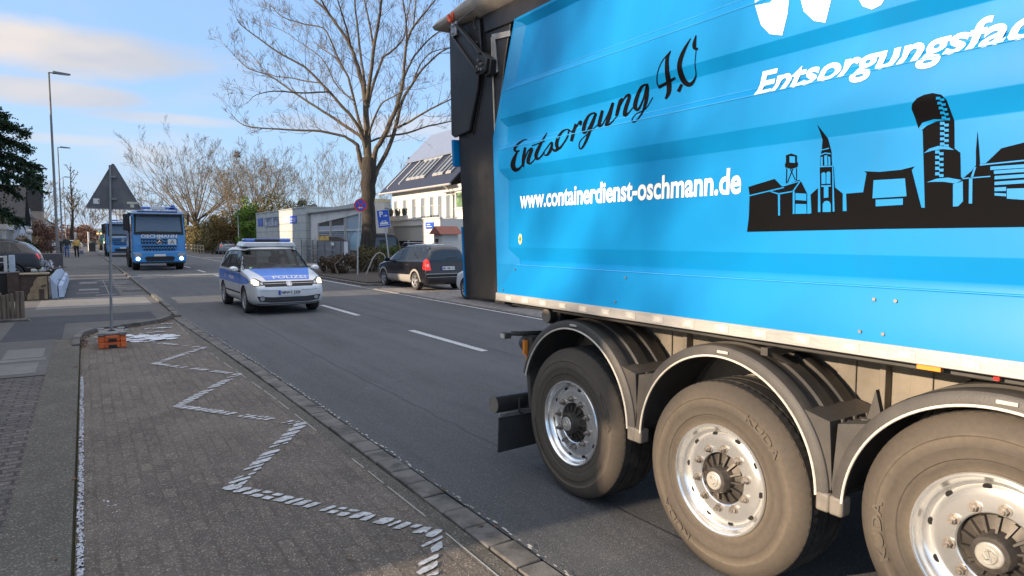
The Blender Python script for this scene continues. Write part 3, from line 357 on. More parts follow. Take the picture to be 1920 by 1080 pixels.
SKYCUT=[[(1.9976,2.2441),(1.9681,2.2389),(1.9665,2.2086),(1.9961,2.2135)],[(1.9567,2.064),(1.8992,2.0586),(1.8975,2.0249),(1.9551,2.0314)],[(1.9541,2.0129),(1.8966,2.0088),(1.8932,1.9643),(1.9517,1.965)],[(2.0524,2.066),(2.041,2.0665),(2.0356,1.9592),(2.0458,1.9595)],[(2.2239,2.0685),(2.0243,2.0975),(2.0178,2.0927),(2.2222,2.0626)],[(1.9717,2.0719),(1.9614,2.0729),(1.9559,1.9652),(1.9662,1.9644)],[(2.0937,2.0817),(2.0481,2.0691),(1.9737,2.0758),(1.9735,2.0703),(2.0478,2.0624),(2.0954,2.0774)],[(1.9674,2.0716),(1.9318,2.1179),(1.9368,2.121),(1.9737,2.0747)],[(2.0291,2.1055),(1.9428,2.1214),(1.9414,2.117),(2.0263,2.0998)],[(1.8447,2.1773),(1.8373,2.1766),(1.8231,1.9695),(1.8356,1.9699)],[(1.7758,2.1712),(1.7709,2.1707),(1.7543,1.9694),(1.7631,1.9696)],[(1.841,2.1832),(1.7729,2.1781),(1.7726,2.1729),(1.8407,2.1769)],[(1.8277,2.1445),(1.8214,2.1523),(1.8113,2.1515),(1.8063,2.1428),(1.804,2.0985),(1.8242,2.0983)],[(1.8031,2.1451),(1.7991,2.1525),(1.7891,2.1528),(1.7832,2.1451),(1.7807,2.0969),(1.8007,2.0983)],[(1.8261,2.0922),(1.7777,2.0911),(1.7773,2.0838),(1.7899,2.0836),(1.7874,2.0348),(1.8096,2.0338),(1.8122,2.084),(1.8258,2.0859)],[(1.8137,2.0053),(1.8071,2.017),(1.7944,2.0206),(1.782,2.0159),(1.7742,2.0036),(1.7724,1.9689),(1.8119,1.9692)],[(1.8346,2.2222),(1.8251,2.2244),(1.8229,2.1816),(1.8324,2.1814)],[(1.818,2.2278),(1.8031,2.2294),(1.7995,2.1815),(1.8139,2.1818)],[(1.7983,2.2227),(1.7882,2.2186),(1.7851,2.1802),(1.795,2.1811)],[(1.8324,2.2569),(1.7959,2.2616),(1.7946,2.2573),(1.8322,2.2527)],[(1.837,2.236),(1.8148,2.242),(1.7869,2.2359),(1.7866,2.2308),(1.8146,2.2368),(1.835,2.2306)],[(1.5836,2.0986),(1.4525,2.0968),(1.4421,2.0224),(1.584,2.0207)],[(1.5698,2.0142),(1.4566,2.0143),(1.4551,1.9877),(1.5683,1.9855)],[(1.4092,2.2968),(1.395,2.3164),(1.3506,2.3233),(1.2945,2.3143),(1.3415,2.3145),(1.3793,2.3019),(1.3977,2.2872)],[(1.3843,2.1929),(1.3634,2.2095),(1.3317,2.2162),(1.2948,2.2097),(1.2723,2.1938),(1.3151,2.2019),(1.3522,2.2003)],[(1.3669,2.0744),(1.3299,2.0866),(1.288,2.0875),(1.2389,2.0744),(1.261,2.0626),(1.3027,2.0722),(1.3399,2.0748)],[(1.269,2.0609),(1.2351,2.0697),(1.2298,1.992),(1.2458,1.9732),(1.2641,1.9723)],[(1.2139,2.0819),(1.2022,2.0837),(1.1975,1.9817),(1.2093,1.9822)],[(1.1983,2.1188),(1.1916,2.1209),(1.1998,2.0835),(1.2081,2.0842)],[(1.2368,2.0819),(1.1422,2.0834),(1.142,2.0791),(1.2365,2.0775)],[(1.1796,2.1296),(0.9172,2.136),(0.917,2.1311),(1.1793,2.1242)],[(1.3298,2.4035),(1.3146,2.4008),(1.314,2.3944),(1.3007,2.3931),(1.3022,2.3845),(1.3167,2.3868),(1.3173,2.3923),(1.3307,2.3936)],[(1.327,2.3849),(1.3123,2.3825),(1.3118,2.3762),(1.2986,2.375),(1.3,2.3663),(1.3146,2.3686),(1.3152,2.374),(1.3286,2.3753)],[(1.3248,2.3666),(1.3101,2.3643),(1.3096,2.3579),(1.2964,2.3568),(1.2978,2.348),(1.3124,2.3503),(1.313,2.3557),(1.3264,2.3569)],[(1.3227,2.3482),(1.3079,2.346),(1.3075,2.3396),(1.2942,2.3385),(1.2956,2.3298),(1.3102,2.3319),(1.3108,2.3374),(1.3243,2.3385)],[(1.3205,2.3297),(1.3057,2.3276),(1.3053,2.3212),(1.292,2.3202),(1.2934,2.3114),(1.308,2.3134),(1.3087,2.319),(1.3221,2.32)],[(1.3294,2.3106),(1.3137,2.3084),(1.3117,2.3003),(1.2977,2.2994),(1.297,2.2881),(1.3127,2.2903),(1.3147,2.2973),(1.3289,2.2982)],[(1.3284,2.2903),(1.3126,2.2881),(1.3106,2.2799),(1.2965,2.2792),(1.2959,2.2679),(1.3116,2.27),(1.3135,2.277),(1.3277,2.2778)],[(1.3273,2.2698),(1.3115,2.2677),(1.3095,2.2596),(1.2954,2.2589),(1.2948,2.2477),(1.3105,2.2497),(1.3124,2.2566),(1.3266,2.2573)],[(1.3262,2.2494),(1.3103,2.2474),(1.3083,2.2393),(1.2943,2.2387),(1.2937,2.2274),(1.3093,2.2293),(1.3113,2.2363),(1.3255,2.2369)],[(1.325,2.2289),(1.3092,2.2271),(1.3072,2.219),(1.2932,2.2184),(1.2926,2.2072),(1.3082,2.209),(1.3102,2.2159),(1.3244,2.2164)],[(1.3414,2.1997),(1.326,2.198),(1.324,2.1895),(1.3103,2.1892),(1.3096,2.1773),(1.3249,2.1789),(1.3269,2.1862),(1.3407,2.1865)],[(1.3402,2.178),(1.3248,2.1764),(1.3228,2.1679),(1.3091,2.1677),(1.3084,2.1558),(1.3237,2.1573),(1.3257,2.1646),(1.3395,2.1648)],[(1.3391,2.1562),(1.3236,2.1548),(1.3216,2.1463),(1.3079,2.1462),(1.3072,2.1343),(1.3225,2.1356),(1.3245,2.143),(1.3383,2.143)],[(1.3379,2.1345),(1.3224,2.1331),(1.3204,2.1246),(1.3067,2.1246),(1.306,2.1127),(1.3213,2.114),(1.3233,2.1213),(1.3371,2.1213)],[(1.3367,2.1128),(1.3212,2.1115),(1.3192,2.103),(1.3055,2.1031),(1.3048,2.0912),(1.3201,2.0924),(1.3221,2.0997),(1.3359,2.0996)],[(1.1442,2.1178),(0.9161,2.1154),(0.9153,2.1025),(1.1435,2.1049)],[(1.1316,2.1018),(0.9152,2.1006),(0.9145,2.0877),(1.1308,2.0889)],[(1.1285,2.0813),(0.9141,2.0817),(0.9134,2.0687),(1.1278,2.0684)],[(1.1273,2.0599),(0.913,2.0618),(0.9122,2.0489),(1.1266,2.047)],[(1.1261,2.0385),(1.0888,2.0382),(1.088,2.0234),(1.1253,2.0245)],[(1.125,2.0181),(1.0874,2.0139),(1.0868,2.0033),(1.1244,2.0085)],[(1.0862,2.0317),(0.9109,2.0258),(0.9081,1.9772),(1.032,1.988),(1.0841,1.9947)]]
WLET=[[(2.2488,3.2292),(2.1423,3.2042),(2.1508,3.0878),(2.1064,2.9808),(2.0863,3.0678),(2.0346,3.1678),(1.9334,3.154),(1.9408,3.04),(1.9001,2.9419),(1.858,3.0099),(1.8205,3.125),(1.7352,3.11),(1.7691,2.9623),(1.7881,2.9091),(1.8018,2.8536),(1.811,2.8163),(1.8674,2.8394),(1.9211,2.8968),(1.9414,2.9643),(2.0013,2.982),(2.0068,2.9103),(2.0309,2.8153),(2.1006,2.8393),(2.1519,2.8959),(2.1874,2.9931),(2.2379,3.1146)],[(1.6461,2.9526),(1.5592,2.9435),(1.541,2.8551),(1.5629,2.8228),(1.6007,2.8149),(1.6409,2.8395),(1.6592,2.8714)]]
LIMBS=[[(-0.002,-0.004,-0.058,0.435),(0.059,0.144,2.023,0.391),(0.105,0.27,3.758,0.377),(0.183,0.338,5.059,0.435),(0.273,0.37,6.07,0.406)],[(0.049,0.45,5.348,0.209),(-0.251,0.561,6.484,0.162),(-0.301,0.488,6.842,0.139),(-0.711,0.653,7.114,0.104),(-1.072,0.789,7.327,0.093),(-2.077,1.346,7.541,0.083),(-3.178,1.955,7.584,0.07),(-4.344,2.61,7.655,0.056),(-5.548,3.301,7.81,0.037),(-6.132,3.639,8.445,0.019)],[(0.176,0.433,6.07,0.209),(0.133,0.838,7.174,0.128),(-0.467,1.493,7.872,0.116),(-1.251,2.25,8.602,0.097),(-2.12,3.049,9.336,0.081),(-3.165,3.969,10.252,0.065),(-3.855,4.631,10.905,0.053),(-4.69,5.354,11.264,0.044),(-5.22,5.895,11.834,0.032),(-5.84,6.524,12.766,0.016)],[(0.188,0.452,6.359,0.209),(-0.15,0.3,7.397,0.139),(-0.557,0.284,8.118,0.116),(-1.298,0.532,9.002,0.102),(-2.025,0.788,9.847,0.088),(-2.9,1.161,10.767,0.074),(-3.982,1.652,11.4,0.06),(-4.931,2.073,12.108,0.046),(-5.71,2.383,12.728,0.032),(-5.923,2.302,12.988,0.019)],[(-1.827,0.719,9.528,0.06),(-2.427,0.048,9.309,0.056),(-3.531,-0.024,9.141,0.051),(-4.69,0.027,9.093,0.042),(-5.597,-0.061,8.792,0.023),(-6.051,-0.425,8.325,0.014)],[(-2.175,0.842,9.976,0.051),(-2.555,1.453,10.102,0.046),(-3.318,2.229,10.352,0.042),(-4.217,3.067,10.599,0.03),(-4.971,3.878,11.762,0.016)],[(0.248,0.439,6.648,0.186),(0.107,1.065,7.864,0.116),(-0.061,1.624,9.378,0.097),(-0.197,2.12,10.758,0.083),(-0.464,2.634,11.616,0.074),(-0.84,3.261,13.079,0.063),(-1.08,3.715,13.712,0.056),(-1.903,4.503,13.986,0.049),(-2.856,5.387,14.443,0.039),(-3.249,5.914,15.024,0.028),(-3.749,6.511,15.671,0.016)],[(-0.197,2.12,10.758,0.058),(-0.233,4.057,12.197,0.046),(-0.511,5.636,13.067,0.037),(-0.644,6.978,13.805,0.021)],[(-0.061,1.624,9.378,0.058),(-0.408,2.707,10.113,0.051),(-0.602,3.483,10.829,0.046),(-0.805,4.241,11.916,0.042),(-1.171,5.036,12.645,0.032),(-1.818,5.989,13.382,0.028),(-2.354,6.846,14.063,0.021),(-3.048,7.774,14.56,0.014)],[(0.273,0.37,6.07,0.301),(0.222,0.474,7.878,0.232),(0.174,0.588,9.568,0.197),(-0.1,0.834,11.023,0.151),(-0.388,1.059,12.102,0.116),(-0.849,1.385,13.035,0.102),(-1.312,1.705,13.852,0.083),(-1.739,1.974,14.353,0.07),(-2.676,2.614,15.31,0.046),(-3.621,3.238,16.008,0.023)],[(-0.388,1.059,12.102,0.081),(-0.93,0.127,12.727,0.065),(-1.488,-0.418,13.687,0.051),(-2.044,-0.856,14.753,0.028)],[(-1.312,1.705,13.852,0.06),(-2.36,-0.072,14.02,0.046),(-3.326,-1.2,14.882,0.023)],[(0.213,0.591,10.083,0.104),(0.309,1.361,11.448,0.093),(0.365,2.017,13.311,0.079),(0.429,2.618,15.2,0.065),(0.509,3.184,17.147,0.037)],[(0.261,0.515,9.225,0.162),(0.302,0.01,10.486,0.128),(0.398,-0.35,12.055,0.116),(0.537,-0.726,13.267,0.097),(0.55,-1.024,14.159,0.083),(0.675,-1.292,15.969,0.046)],[(0.38,-0.312,11.869,0.083),(0.365,0.282,13.398,0.07),(0.298,0.767,14.634,0.056),(0.267,1.248,16.456,0.028)],[(0.302,0.477,8.939,0.116),(0.75,0.967,10.047,0.111),(1.251,1.251,11.207,0.097),(1.626,1.531,11.962,0.088),(2.239,1.603,12.451,0.074),(2.944,1.625,13.277,0.06),(3.281,1.904,14.481,0.046),(3.705,2.138,15.979,0.03)],[(0.408,0.258,5.781,0.232),(0.479,0.019,6.476,0.186),(0.813,-0.318,7.228,0.174),(1.315,-0.698,8.489,0.151),(1.593,-0.941,9.542,0.128),(1.725,-1.089,10.533,0.111),(1.828,-1.176,11.912,0.093),(2.077,-1.396,12.806,0.079),(2.529,-1.762,13.498,0.065),(3.079,-2.177,14.298,0.046),(3.631,-2.579,15.233,0.023)],[(1.681,-1.042,10.231,0.093),(2.128,-0.675,10.923,0.083),(2.656,-0.5,11.771,0.07),(3.477,-0.546,12.74,0.056),(4.313,-0.652,13.453,0.039),(5.344,-0.868,14.528,0.019)],[(1.847,-1.208,12.156,0.07),(1.515,-2.036,12.388,0.06),(1.203,-2.563,13.046,0.051),(0.874,-3.007,13.64,0.037),(0.585,-3.383,14.741,0.021)],[(2.142,-1.456,12.911,0.056),(2.546,-0.952,14.556,0.042),(2.893,-0.576,16.133,0.023)],[(0.481,0.158,5.203,0.232),(0.786,0.289,5.748,0.174),(1.388,0.206,6.849,0.151),(1.792,0.233,7.985,0.139),(2.205,0.267,9.395,0.116),(2.747,0.164,10.311,0.093),(3.341,0.023,11.232,0.079),(4.107,-0.246,12.039,0.065),(4.658,-0.416,12.432,0.051),(5.798,-0.957,12.976,0.028)],[(2.809,0.154,10.462,0.065),(3.827,1.188,11.901,0.053),(4.863,1.76,12.816,0.042),(6.3,1.922,13.35,0.023)],[(1.807,0.197,7.895,0.093),(1.979,-0.644,8.023,0.083),(2.232,-1.337,8.229,0.074),(2.764,-2.135,8.661,0.065),(3.455,-3.006,9.059,0.049),(4.286,-3.921,9.726,0.028)],[(0.346,0.358,7.075,0.079),(1.113,0.66,7.375,0.079),(1.904,0.739,7.595,0.074),(2.766,0.713,7.782,0.07),(3.847,0.533,8.211,0.06),(5.116,0.202,8.552,0.046),(6.8,-0.396,9.113,0.028)],[(0.228,0.442,7.162,0.079),(0.214,-0.503,8.076,0.07),(0.281,-1.263,8.653,0.06),(0.276,-1.938,8.81,0.051),(0.69,-2.825,9.1,0.035),(0.984,-3.603,9.383,0.019)]]
TREE0=(12.929,34.457,-0.0)
ZIG=[(1.518,3.226),(1.776,3.652),(1.51,4.107),(0.848,5.149),(1.746,6.586),(0.801,8.017),(1.677,9.492),(0.801,10.966),(1.633,12.127),(0.766,13.511)]
# ============================================================ GROUND
ASPH, _, _ = ground_mat('asphalt', (.082, .084, .089), (.045, .047, .052), (.22, .215, .205), fine=700, patch=.35, rough=.88, bumps=.6, streak=True, patchcol=(.098, .10, .105))
ASPH2, _, _ = ground_mat('pavement_asphalt', (.110, .104, .100), (.055, .054, .056), (.16, .16, .16), fine=600, patch=.6, bumps=.5)
ASPD, _, _ = ground_mat('asphalt_repair', (.052, .055, .063), (.034, .036, .042), (.09, .09, .09), fine=700, patch=.7, bumps=.5)
SLAB, _, _ = ground_mat('concrete_slab', (.17, .165, .16), (.10, .098, .095), (.24, .23, .22), fine=500, patch=.9, bumps=.4)
GRIT, _, _ = ground_mat('washed_gravel_concrete', (.108, .098, .084), (.055, .05, .043), (.34, .31, .26), fine=560, patch=1.6, bumps=1.0)
PAVE = paver_mat('bay_pavers', (.145, .124, .105), None, (.72, .70, .68), .20, .10, rot=R(90), fine=620, wear=.22, bumps=1.0)
PAVL = paver_mat('footway_setts', (.105, .095, .090), None, (.42, .41, .40), .2, .105, rot=0, fine=620, wear=.85, msize=.014)
PAVR = paver_mat('parking_setts', (.20, .185, .175), None, (.45, .42, .4), .24, .12, rot=R(90), fine=500, wear=.6)
KERB = mat('kerb_stone', (.135, .125, .115), .85, var=.25, vscale=9, bump=.35, bscale=120, dirt=(.06, .057, .05), dscale=3, dlo=.48, dhi=.62)
PAINT = mat('road_paint', (.52, .53, .55), .7, var=.15, vscale=20, dirt=(.24, .23, .22), dscale=22, dlo=.42, dhi=.66, bump=.3, bscale=200)
PAINTOLD = mat('old_road_paint', (.66, .69, .74), .75, var=.15, vscale=26, dirt=(.20, .20, .21), dscale=55, dlo=.50, dhi=.58)
GRASS = mat('grass', (.055, .07, .025), .95, var=.4, vscale=3, bump=.6, bscale=30, col2=(.10, .085, .04))
SOIL = mat('soil', (.055, .042, .03), 1, var=.4, vscale=12, bump=.8, bscale=25)

g = MB(); g.sheet([(-1500, -300), (1500, -300), (1500, 2500), (-1500, 2500)], -.03); struct(g.build('ground', GRASS))
LE = [(-30, 2.13), (0, 2.16), (5, 2.14), (10, 2.07), (17, 1.84), (35, 1.77), (82, 1.47), (160, .8), (300, -2), (420, -9)]
def le(y):
    for (a, x0), (b, x1) in zip(LE, LE[1:]):
        if y <= b: return x0 + (x1 - x0) * (y - a) / (b - a)
    return LE[-1][1]
def re_(y): return 8.62 + max(0, (y - 20)) * .008 - max(0, y - 100) * .03
ys = [-30, 0, 5, 10, 17, 35, 60, 82, 120, 160, 220, 300, 420]
g = MB()
for a, b in zip(ys, ys[1:]): g.quad((le(a), a, 0), (re_(a), a, 0), (re_(b), b, 0), (le(b), b, 0))
struct(g.build('road', ASPH, smooth=0))
# asphalt patches: slightly darker lane repair and far resurfaced strip
CRK = mat('tar_joint', (.035, .036, .04), .6, var=.2)
g = MB(); random.seed(21)
def crack(pts, w_, jit):
    P_ = []
    for (a, b), (c, d) in zip(pts, pts[1:]):
        n_ = max(2, int(math.hypot(c - a, d - b) / .25))
        for k in range(n_): P_.append((a + (c - a) * k / n_ + random.gauss(0, jit), b + (d - b) * k / n_ + random.gauss(0, jit)))
    for (a, b), (c, d) in zip(P_, P_[1:]):
        t = Vector((c - a, d - b, 0)).normalized(); x_, y_ = -t.y * w_ * random.uniform(.5, 1.2), t.x * w_ * random.uniform(.5, 1.2)
        g.quad((a - x_, b - y_, .003), (c - x_, d - y_, .003), (c + x_, d + y_, .003), (a + x_, b + y_, .003))
crack([(3.05, -5), (3.0, 9), (3.15, 18), (3.1, 34)], .006, .012); crack([(5.62, 2), (5.66, 20), (5.6, 48)], .007, .01); crack([(2.2, 11.6), (5.3, 12.3)], .004, .03); crack([(5.7, 17.5), (8.5, 18.2)], .005, .03); crack([(2.1, 26), (8.6, 26.6)], .012, .01); crack([(2.4, 7.2), (3.4, 7.9), (4.6, 7.7)], .003, .03)
struct(g.build('road_joints', CRK, smooth=0))
g = MB(); g.cyl((4.55, 31, -.01), (4.55, 31, .003), .31, 28); struct(g.build('manhole_cover', mat('cast_iron', (.05, .048, .045), .6, metal=.4, var=.3, vscale=20), smooth=0))
# centre dashes and right edge line
g = MB(); y = -8.6
while y < 110:
    if not (23 < y < 30): g.quad((5.36, y, .006), (5.50, y, .006), (5.50, y + 2.9, .006), (5.36, y + 2.9, .006))
    y += 5.95
struct(g.build('centre_line', PAINT, smooth=0))
g = MB()
for a, b in zip(ys, ys[1:]): g.quad((re_(a) - .02, a, .008), (re_(a) + .10, a, .008), (re_(b) + .10, b, .008), (re_(b) - .02, b, .008))
struct(g.build('edge_line', PAINT, smooth=0))
g = MB(); g.quad((1.8, 36.1, .007), (8.7, 36.9, .007), (8.7, 37.15, .007), (1.8, 36.35, .007)); struct(g.build('stop_line', PAINTOLD, smooth=0))
# parking bay (left, near)
BE = [(-30, 1.78), (0, 1.82), (4, 1.84), (8, 1.78), (12, 1.62), (17.1, 1.62)]
def be(y):
    for (a, x0), (b, x1) in zip(BE, BE[1:]):
        if y <= b: return x0 + (x1 - x0) * (y - a) / (b - a)
    return BE[-1][1]
g = MB(); yy = [-30, 0, 4, 8, 12, 14.0]
for a, b in zip(yy, yy[1:]): g.quad((-.12, a, -.004), (be(a), a, -.004), (be(b), b, -.004), (-.12, b, -.004))
g.sheet([(-.12, 14.0), (1.62, 14.0), (1.62, 17.0), (1.3, 16.25), (.64, 15.66), (.13, 15.35), (-.08, 14.9)], -.004)
struct(g.build('parking_bay', PAVE, smooth=0))
g = MB(); yy = [-30, 0, 4, 8, 12, 17]
for a, b in zip(yy, yy[1:]):
    sa, sb = le(a) - .20, le(b) - .20
    g.quad((be(a), a, -.003), (sa, a, -.003), (sb, b, -.003), (be(b), b, -.003))
struct(g.build('gravel_strip', GRIT, smooth=0))
random.seed(5)
g = MB(); y = -6
while y < 17:
    L_ = .30 if y < 16 else .5; x1 = le(y + L_ / 2) - .012; j = random.uniform(-.004, .004); z = random.uniform(.0, .006)
    g.box(x1 - .172 + j, x1 + j, y + .006, y + L_ - .006, -.05, z + .004); y += L_
struct(g.build('gutter_stones', KERB, bev=.008))
# far kerb beyond the bay
g = MB(); y = 17.1
while y < 120:
    L_ = 1.0; x1 = le(y + .5); z = .07 + min(.04, (y - 17) * .02)
    g.box(x1 - .14, x1 - .005, y + .004, y + L_ - .004, -.05, z); y += L_
struct(g.build('kerb', KERB, bev=.01))
# curved kerb at the bay end, dark joint with leaf litter
cur = [(-.13, 13.2), (-.13, 14.1), (-.08, 14.85), (.12, 15.32), (.64, 15.68), (1.3, 16.25), (1.66, 17.05)]
g = MB()
for (a, b), (c, d) in zip(cur, cur[1:]):
    t = Vector((c - a, d - b, 0)); t.normalize(); nrm = Vector((-t.y, t.x, 0)) * .11
    v = [Vector((a, b, 0)), Vector((c, d, 0)), Vector((c, d, 0)) + nrm, Vector((a, b, 0)) + nrm]
    g.add([(p.x, p.y, -.05) for p in v] + [(p.x, p.y, .075) for p in v], [(0, 1, 2, 3), (4, 5, 6, 7), (0, 1, 5, 4), (1, 2, 6, 5), (2, 3, 7, 6), (3, 0, 4, 7)])
struct(g.build('curved_kerb', KERB))
# pavement left: setts near, gravel border, asphalt further on
g = MB(); g.sheet([(-12, -30), (-.42, -30), (-.50, 10.6), (-12, 10.6)], .042); struct(g.build('footway_setts', PAVL, smooth=0))
g = MB(); g.sheet([(-.42, -30), (-.135, -30), (-.135, 14.2), (-.50, 14.2), (-.50, 10.6)], .044); g.quad((-.135, -30, .044), (-.135, -30, -.02), (-.135, 14.2, -.02), (-.135, 14.2, .044)); struct(g.build('footway_border', GRIT, smooth=0))
g = MB(); g.sheet([(-12, 10.6), (-.5, 10.6), (-.5, 14.2), (-.13, 14.2), (-.19, 14.9), (.05, 15.42), (.58, 15.78), (1.24, 16.34), (1.55, 17.1)] + [(le(y_) - .13, y_) for y_ in (17.6, 35, 60, 82, 120, 160, 220, 300)] + [(-14, 300), (-14, 10.6)][:], .068)
struct(g.build('pavement', ASPH2, smooth=0))
random.seed(11)
g = MB(); h = MB()
for (x0, x1, y0, y1) in [(-1.15, -.62, 10.8, 11.7), (-1.1, -.60, 12.2, 13.2), (-1.2, -.55, 11.9, 12.15), (-1.1, 1.5, 20.3, 23.2)]:
    h.box(x0, x1, y0, y1, .02, .072)
for i in range(4):
    for j in range(8):
        x0 = -.85 + i * .62; y0 = 24.2 + j * 1.35
        if random.random() < .42: (g if random.random() < .6 else h).box(x0 + .01, x0 + .6, y0 + .02, y0 + random.choice([.5, .9, 1.3]), .02, .071 + random.random() * .003)
for (x0, x1, y0, y1) in [(-1.3, -.4, 14.3, 18.5), (-.4, 1.3, 16.8, 18.4), (-.9, .9, 24.0, 34.5)]: g.box(x0, x1, y0, y1, .02, .0705)
struct(g.build('pavement_repairs', ASPD, smooth=0)); struct(h.build('pavement_slabs', SLAB, smooth=0))
h = MB()
for y0 in (23.5, 36.5, 43, 52): h.box(-1.2, le(y0) - .15, y0, y0 + .12, .02, .075)
for i in range(7): h.box(-.84, -.825, 24.6 + i * 1.3, 25.5 + i * 1.3, .02, .0745)
for i in range(9):
    x0 = -.3 + random.random() * 1.6; y0 = 24.5 + i * 1.1; h.box(x0, x0 + random.uniform(.4, .9), y0, y0 + .10, .02, .0755)
h.box(.60, .615, 24.3, 33.6, .02, .0745)
struct(h.build('pavement_edging', mat('light_edging', (.30, .29, .27), .9, var=.3, vscale=10), smooth=0))
# right side pavement + parking strip
g = MB()
for a, b in zip(ys, ys[1:]): g.quad((re_(a) + .14, a, .012), (16.5 if b < 90 else 15.0, a, .012), (16.5 if b < 90 else 15.0, b, .012), (re_(b) + .14, b, .012))
struct(g.build('pavement_right', ASPH2, smooth=0))
g = MB(); g.sheet([(8.78, -20), (12.6, -20), (12.6, 24.6), (9.9, 24.6), (8.9, 22.6)], .020); struct(g.build('parking_strip', PAVR, smooth=0))
g = MB(); g.sheet([(15, -30), (60, -30), (60, 75), (15, 75)], .004); struct(g.build('forecourt', SLAB, smooth=0))
g = MB(); y = -20
while y < 24: g.box(8.70, 8.82, y + .004, y + .996, -.03, .035); y += 1
struct(g.build('kerb_right', KERB, bev=.01))
# planted island under the big tree
isl = [(8.95, 24.3), (9.6, 23.9), (12.4, 24.6), (14.6, 29.5), (14.6, 34.4), (12.5, 36.4), (9.6, 36), (8.95, 31.5)]
g = MB(); g.prism(isl, -.02, .10); struct(g.build('island_kerb', KERB, bev=.02))
isl2 = [((x - 12) * .95 + 12, (y - 30) * .97 + 30) for x, y in isl]
g = MB(); g.prism(isl2, .0, .14); struct(g.build('planting_bed', SOIL, smooth=0))
g = MB(); g.quad((8.9, 44, .02), (14.5, 44, .02), (14.5, 47.5, .02), (8.9, 47.5, .02)); g.quad((8.9, 66, .02), (14.5, 66, .02), (14.5, 67, .02), (8.9, 67, .02)); struct(g.build('driveway_band', mat('light_edging', (.30, .29, .27)), smooth=0))

for o_ in list(COL.objects):
    if o_.name in ('pavement', 'pavement_repairs', 'pavement_slabs', 'pavement_edging'): o_.location.z = -.019
# ---------------- zigzag paint (worn dabs) and the line along the bay
random.seed(3)
g = MB()
def blob(cx_, cy_, ang, a, b, sk):
    n = 9; P_ = []
    for k in range(n):
        t = 2 * PI * k / n; r = random.uniform(.82, 1.12); c_, s_ = math.cos(t), math.sin(t)
        m_ = (abs(c_) ** 3.2 + abs(s_) ** 3.2) ** (-1 / 3.2)
        u, v = a * c_ * m_ * r, b * s_ * m_ * r; u += v * sk
        P_.append((cx_ + u * math.cos(ang) - v * math.sin(ang), cy_ + u * math.sin(ang) + v * math.cos(ang)))
    return P_
ZW = .067
def clip(P_, n, d, keep):
    o = []
    for i in range(len(P_)):
        a, b = P_[i], P_[(i + 1) % len(P_)]; da = (a[0] * n[0] + a[1] * n[1] - d) * keep; db = (b[0] * n[0] + b[1] * n[1] - d) * keep
        if da >= 0: o.append(a)
        if da * db < 0: t = da / (da - db); o.append((a[0] + (b[0] - a[0]) * t, a[1] + (b[1] - a[1]) * t))
    return o
def worn(P_, j):
    c = (sum(p[0] for p in P_) / len(P_), sum(p[1] for p in P_) / len(P_)); o = []
    for i in range(len(P_)):
        a, b = P_[i], P_[(i + 1) % len(P_)]; L_ = math.hypot(b[0] - a[0], b[1] - a[1]); n_ = max(1, int(L_ / .022))
        for k in range(n_):
            t = (k + .5 * (k > 0)) / n_; x_, y_ = a[0] + (b[0] - a[0]) * t, a[1] + (b[1] - a[1]) * t; q = (.86 if k == 0 else 1.0) - random.uniform(0, j); o.append((c[0] + (x_ - c[0]) * q, c[1] + (y_ - c[1]) * q))
    return o
JN = (-.27, .963); 
for si, ((x0, y0), (x1, y1)) in enumerate(zip(ZIG, ZIG[1:])):
    L_ = math.hypot(x1 - x0, y1 - y0); tx, ty = (x1 - x0) / L_, (y1 - y0) / L_; nx, ny = -ty * ZW, tx * ZW; e = ZW * .5
    band = [(x0 - tx * e + nx, y0 - ty * e + ny), (x1 + tx * e + nx, y1 + ty * e + ny), (x1 + tx * e - nx, y1 + ty * e - ny), (x0 - tx * e - nx, y0 - ty * e - ny)]
    al = abs(tx * JN[0] + ty * JN[1]); jn = JN if al > .12 else (JN[0] * .7 + tx * .6, JN[1] * .7 + ty * .6)
    m_ = math.hypot(*jn); jn = (jn[0] / m_, jn[1] / m_)
    ds = [p[0] * jn[0] + p[1] * jn[1] for p in band]; d = min(ds)
    while d < max(ds):
        st = random.uniform(.05, .115); gp_ = random.uniform(.012, .032)
        P_ = clip(clip(band, jn, d + gp_ / 2, 1), jn, d + st - gp_ / 2, -1); d += st
        if len(P_) < 3 or random.random() < (.12 if al > .75 else .02): continue
        if random.random() < .22:
            mid = ((x0 + x1) / 2, (y0 + y1) / 2); nn = (-ty, tx); dd = mid[0] * nn[0] + mid[1] * nn[1] + random.uniform(-.02, .02)
            for sg in (1, -1):
                Q_ = clip(P_, nn, dd + sg * .008, sg)
                if len(Q_) > 2 and random.random() < .8: g.sheet(worn(Q_, .26), .0035 + si * .0004)
        else: g.sheet(worn(P_, .24), .0035 + si * .0004)
struct(g.build('zigzag_marking', PAINT, smooth=0))
g = MB()
y = -1.0
while y < 10.4:
    for k in range(4):
        if random.random() < .85:
            g.sheet(blob(-.095 + random.uniform(-.014, .014) , y + random.uniform(0, .05), PI / 2, random.uniform(.008, .026), random.uniform(.004, .010), 0), .004 + k * .0010)
    y += .021
struct(g.build('bay_edge_paint', mat('thin_old_paint', (.54, .57, .64), .8, var=.35, vscale=40, dirt=(.16, .16, .17), dscale=40, dlo=.45, dhi=.6), smooth=0))
g = MB()
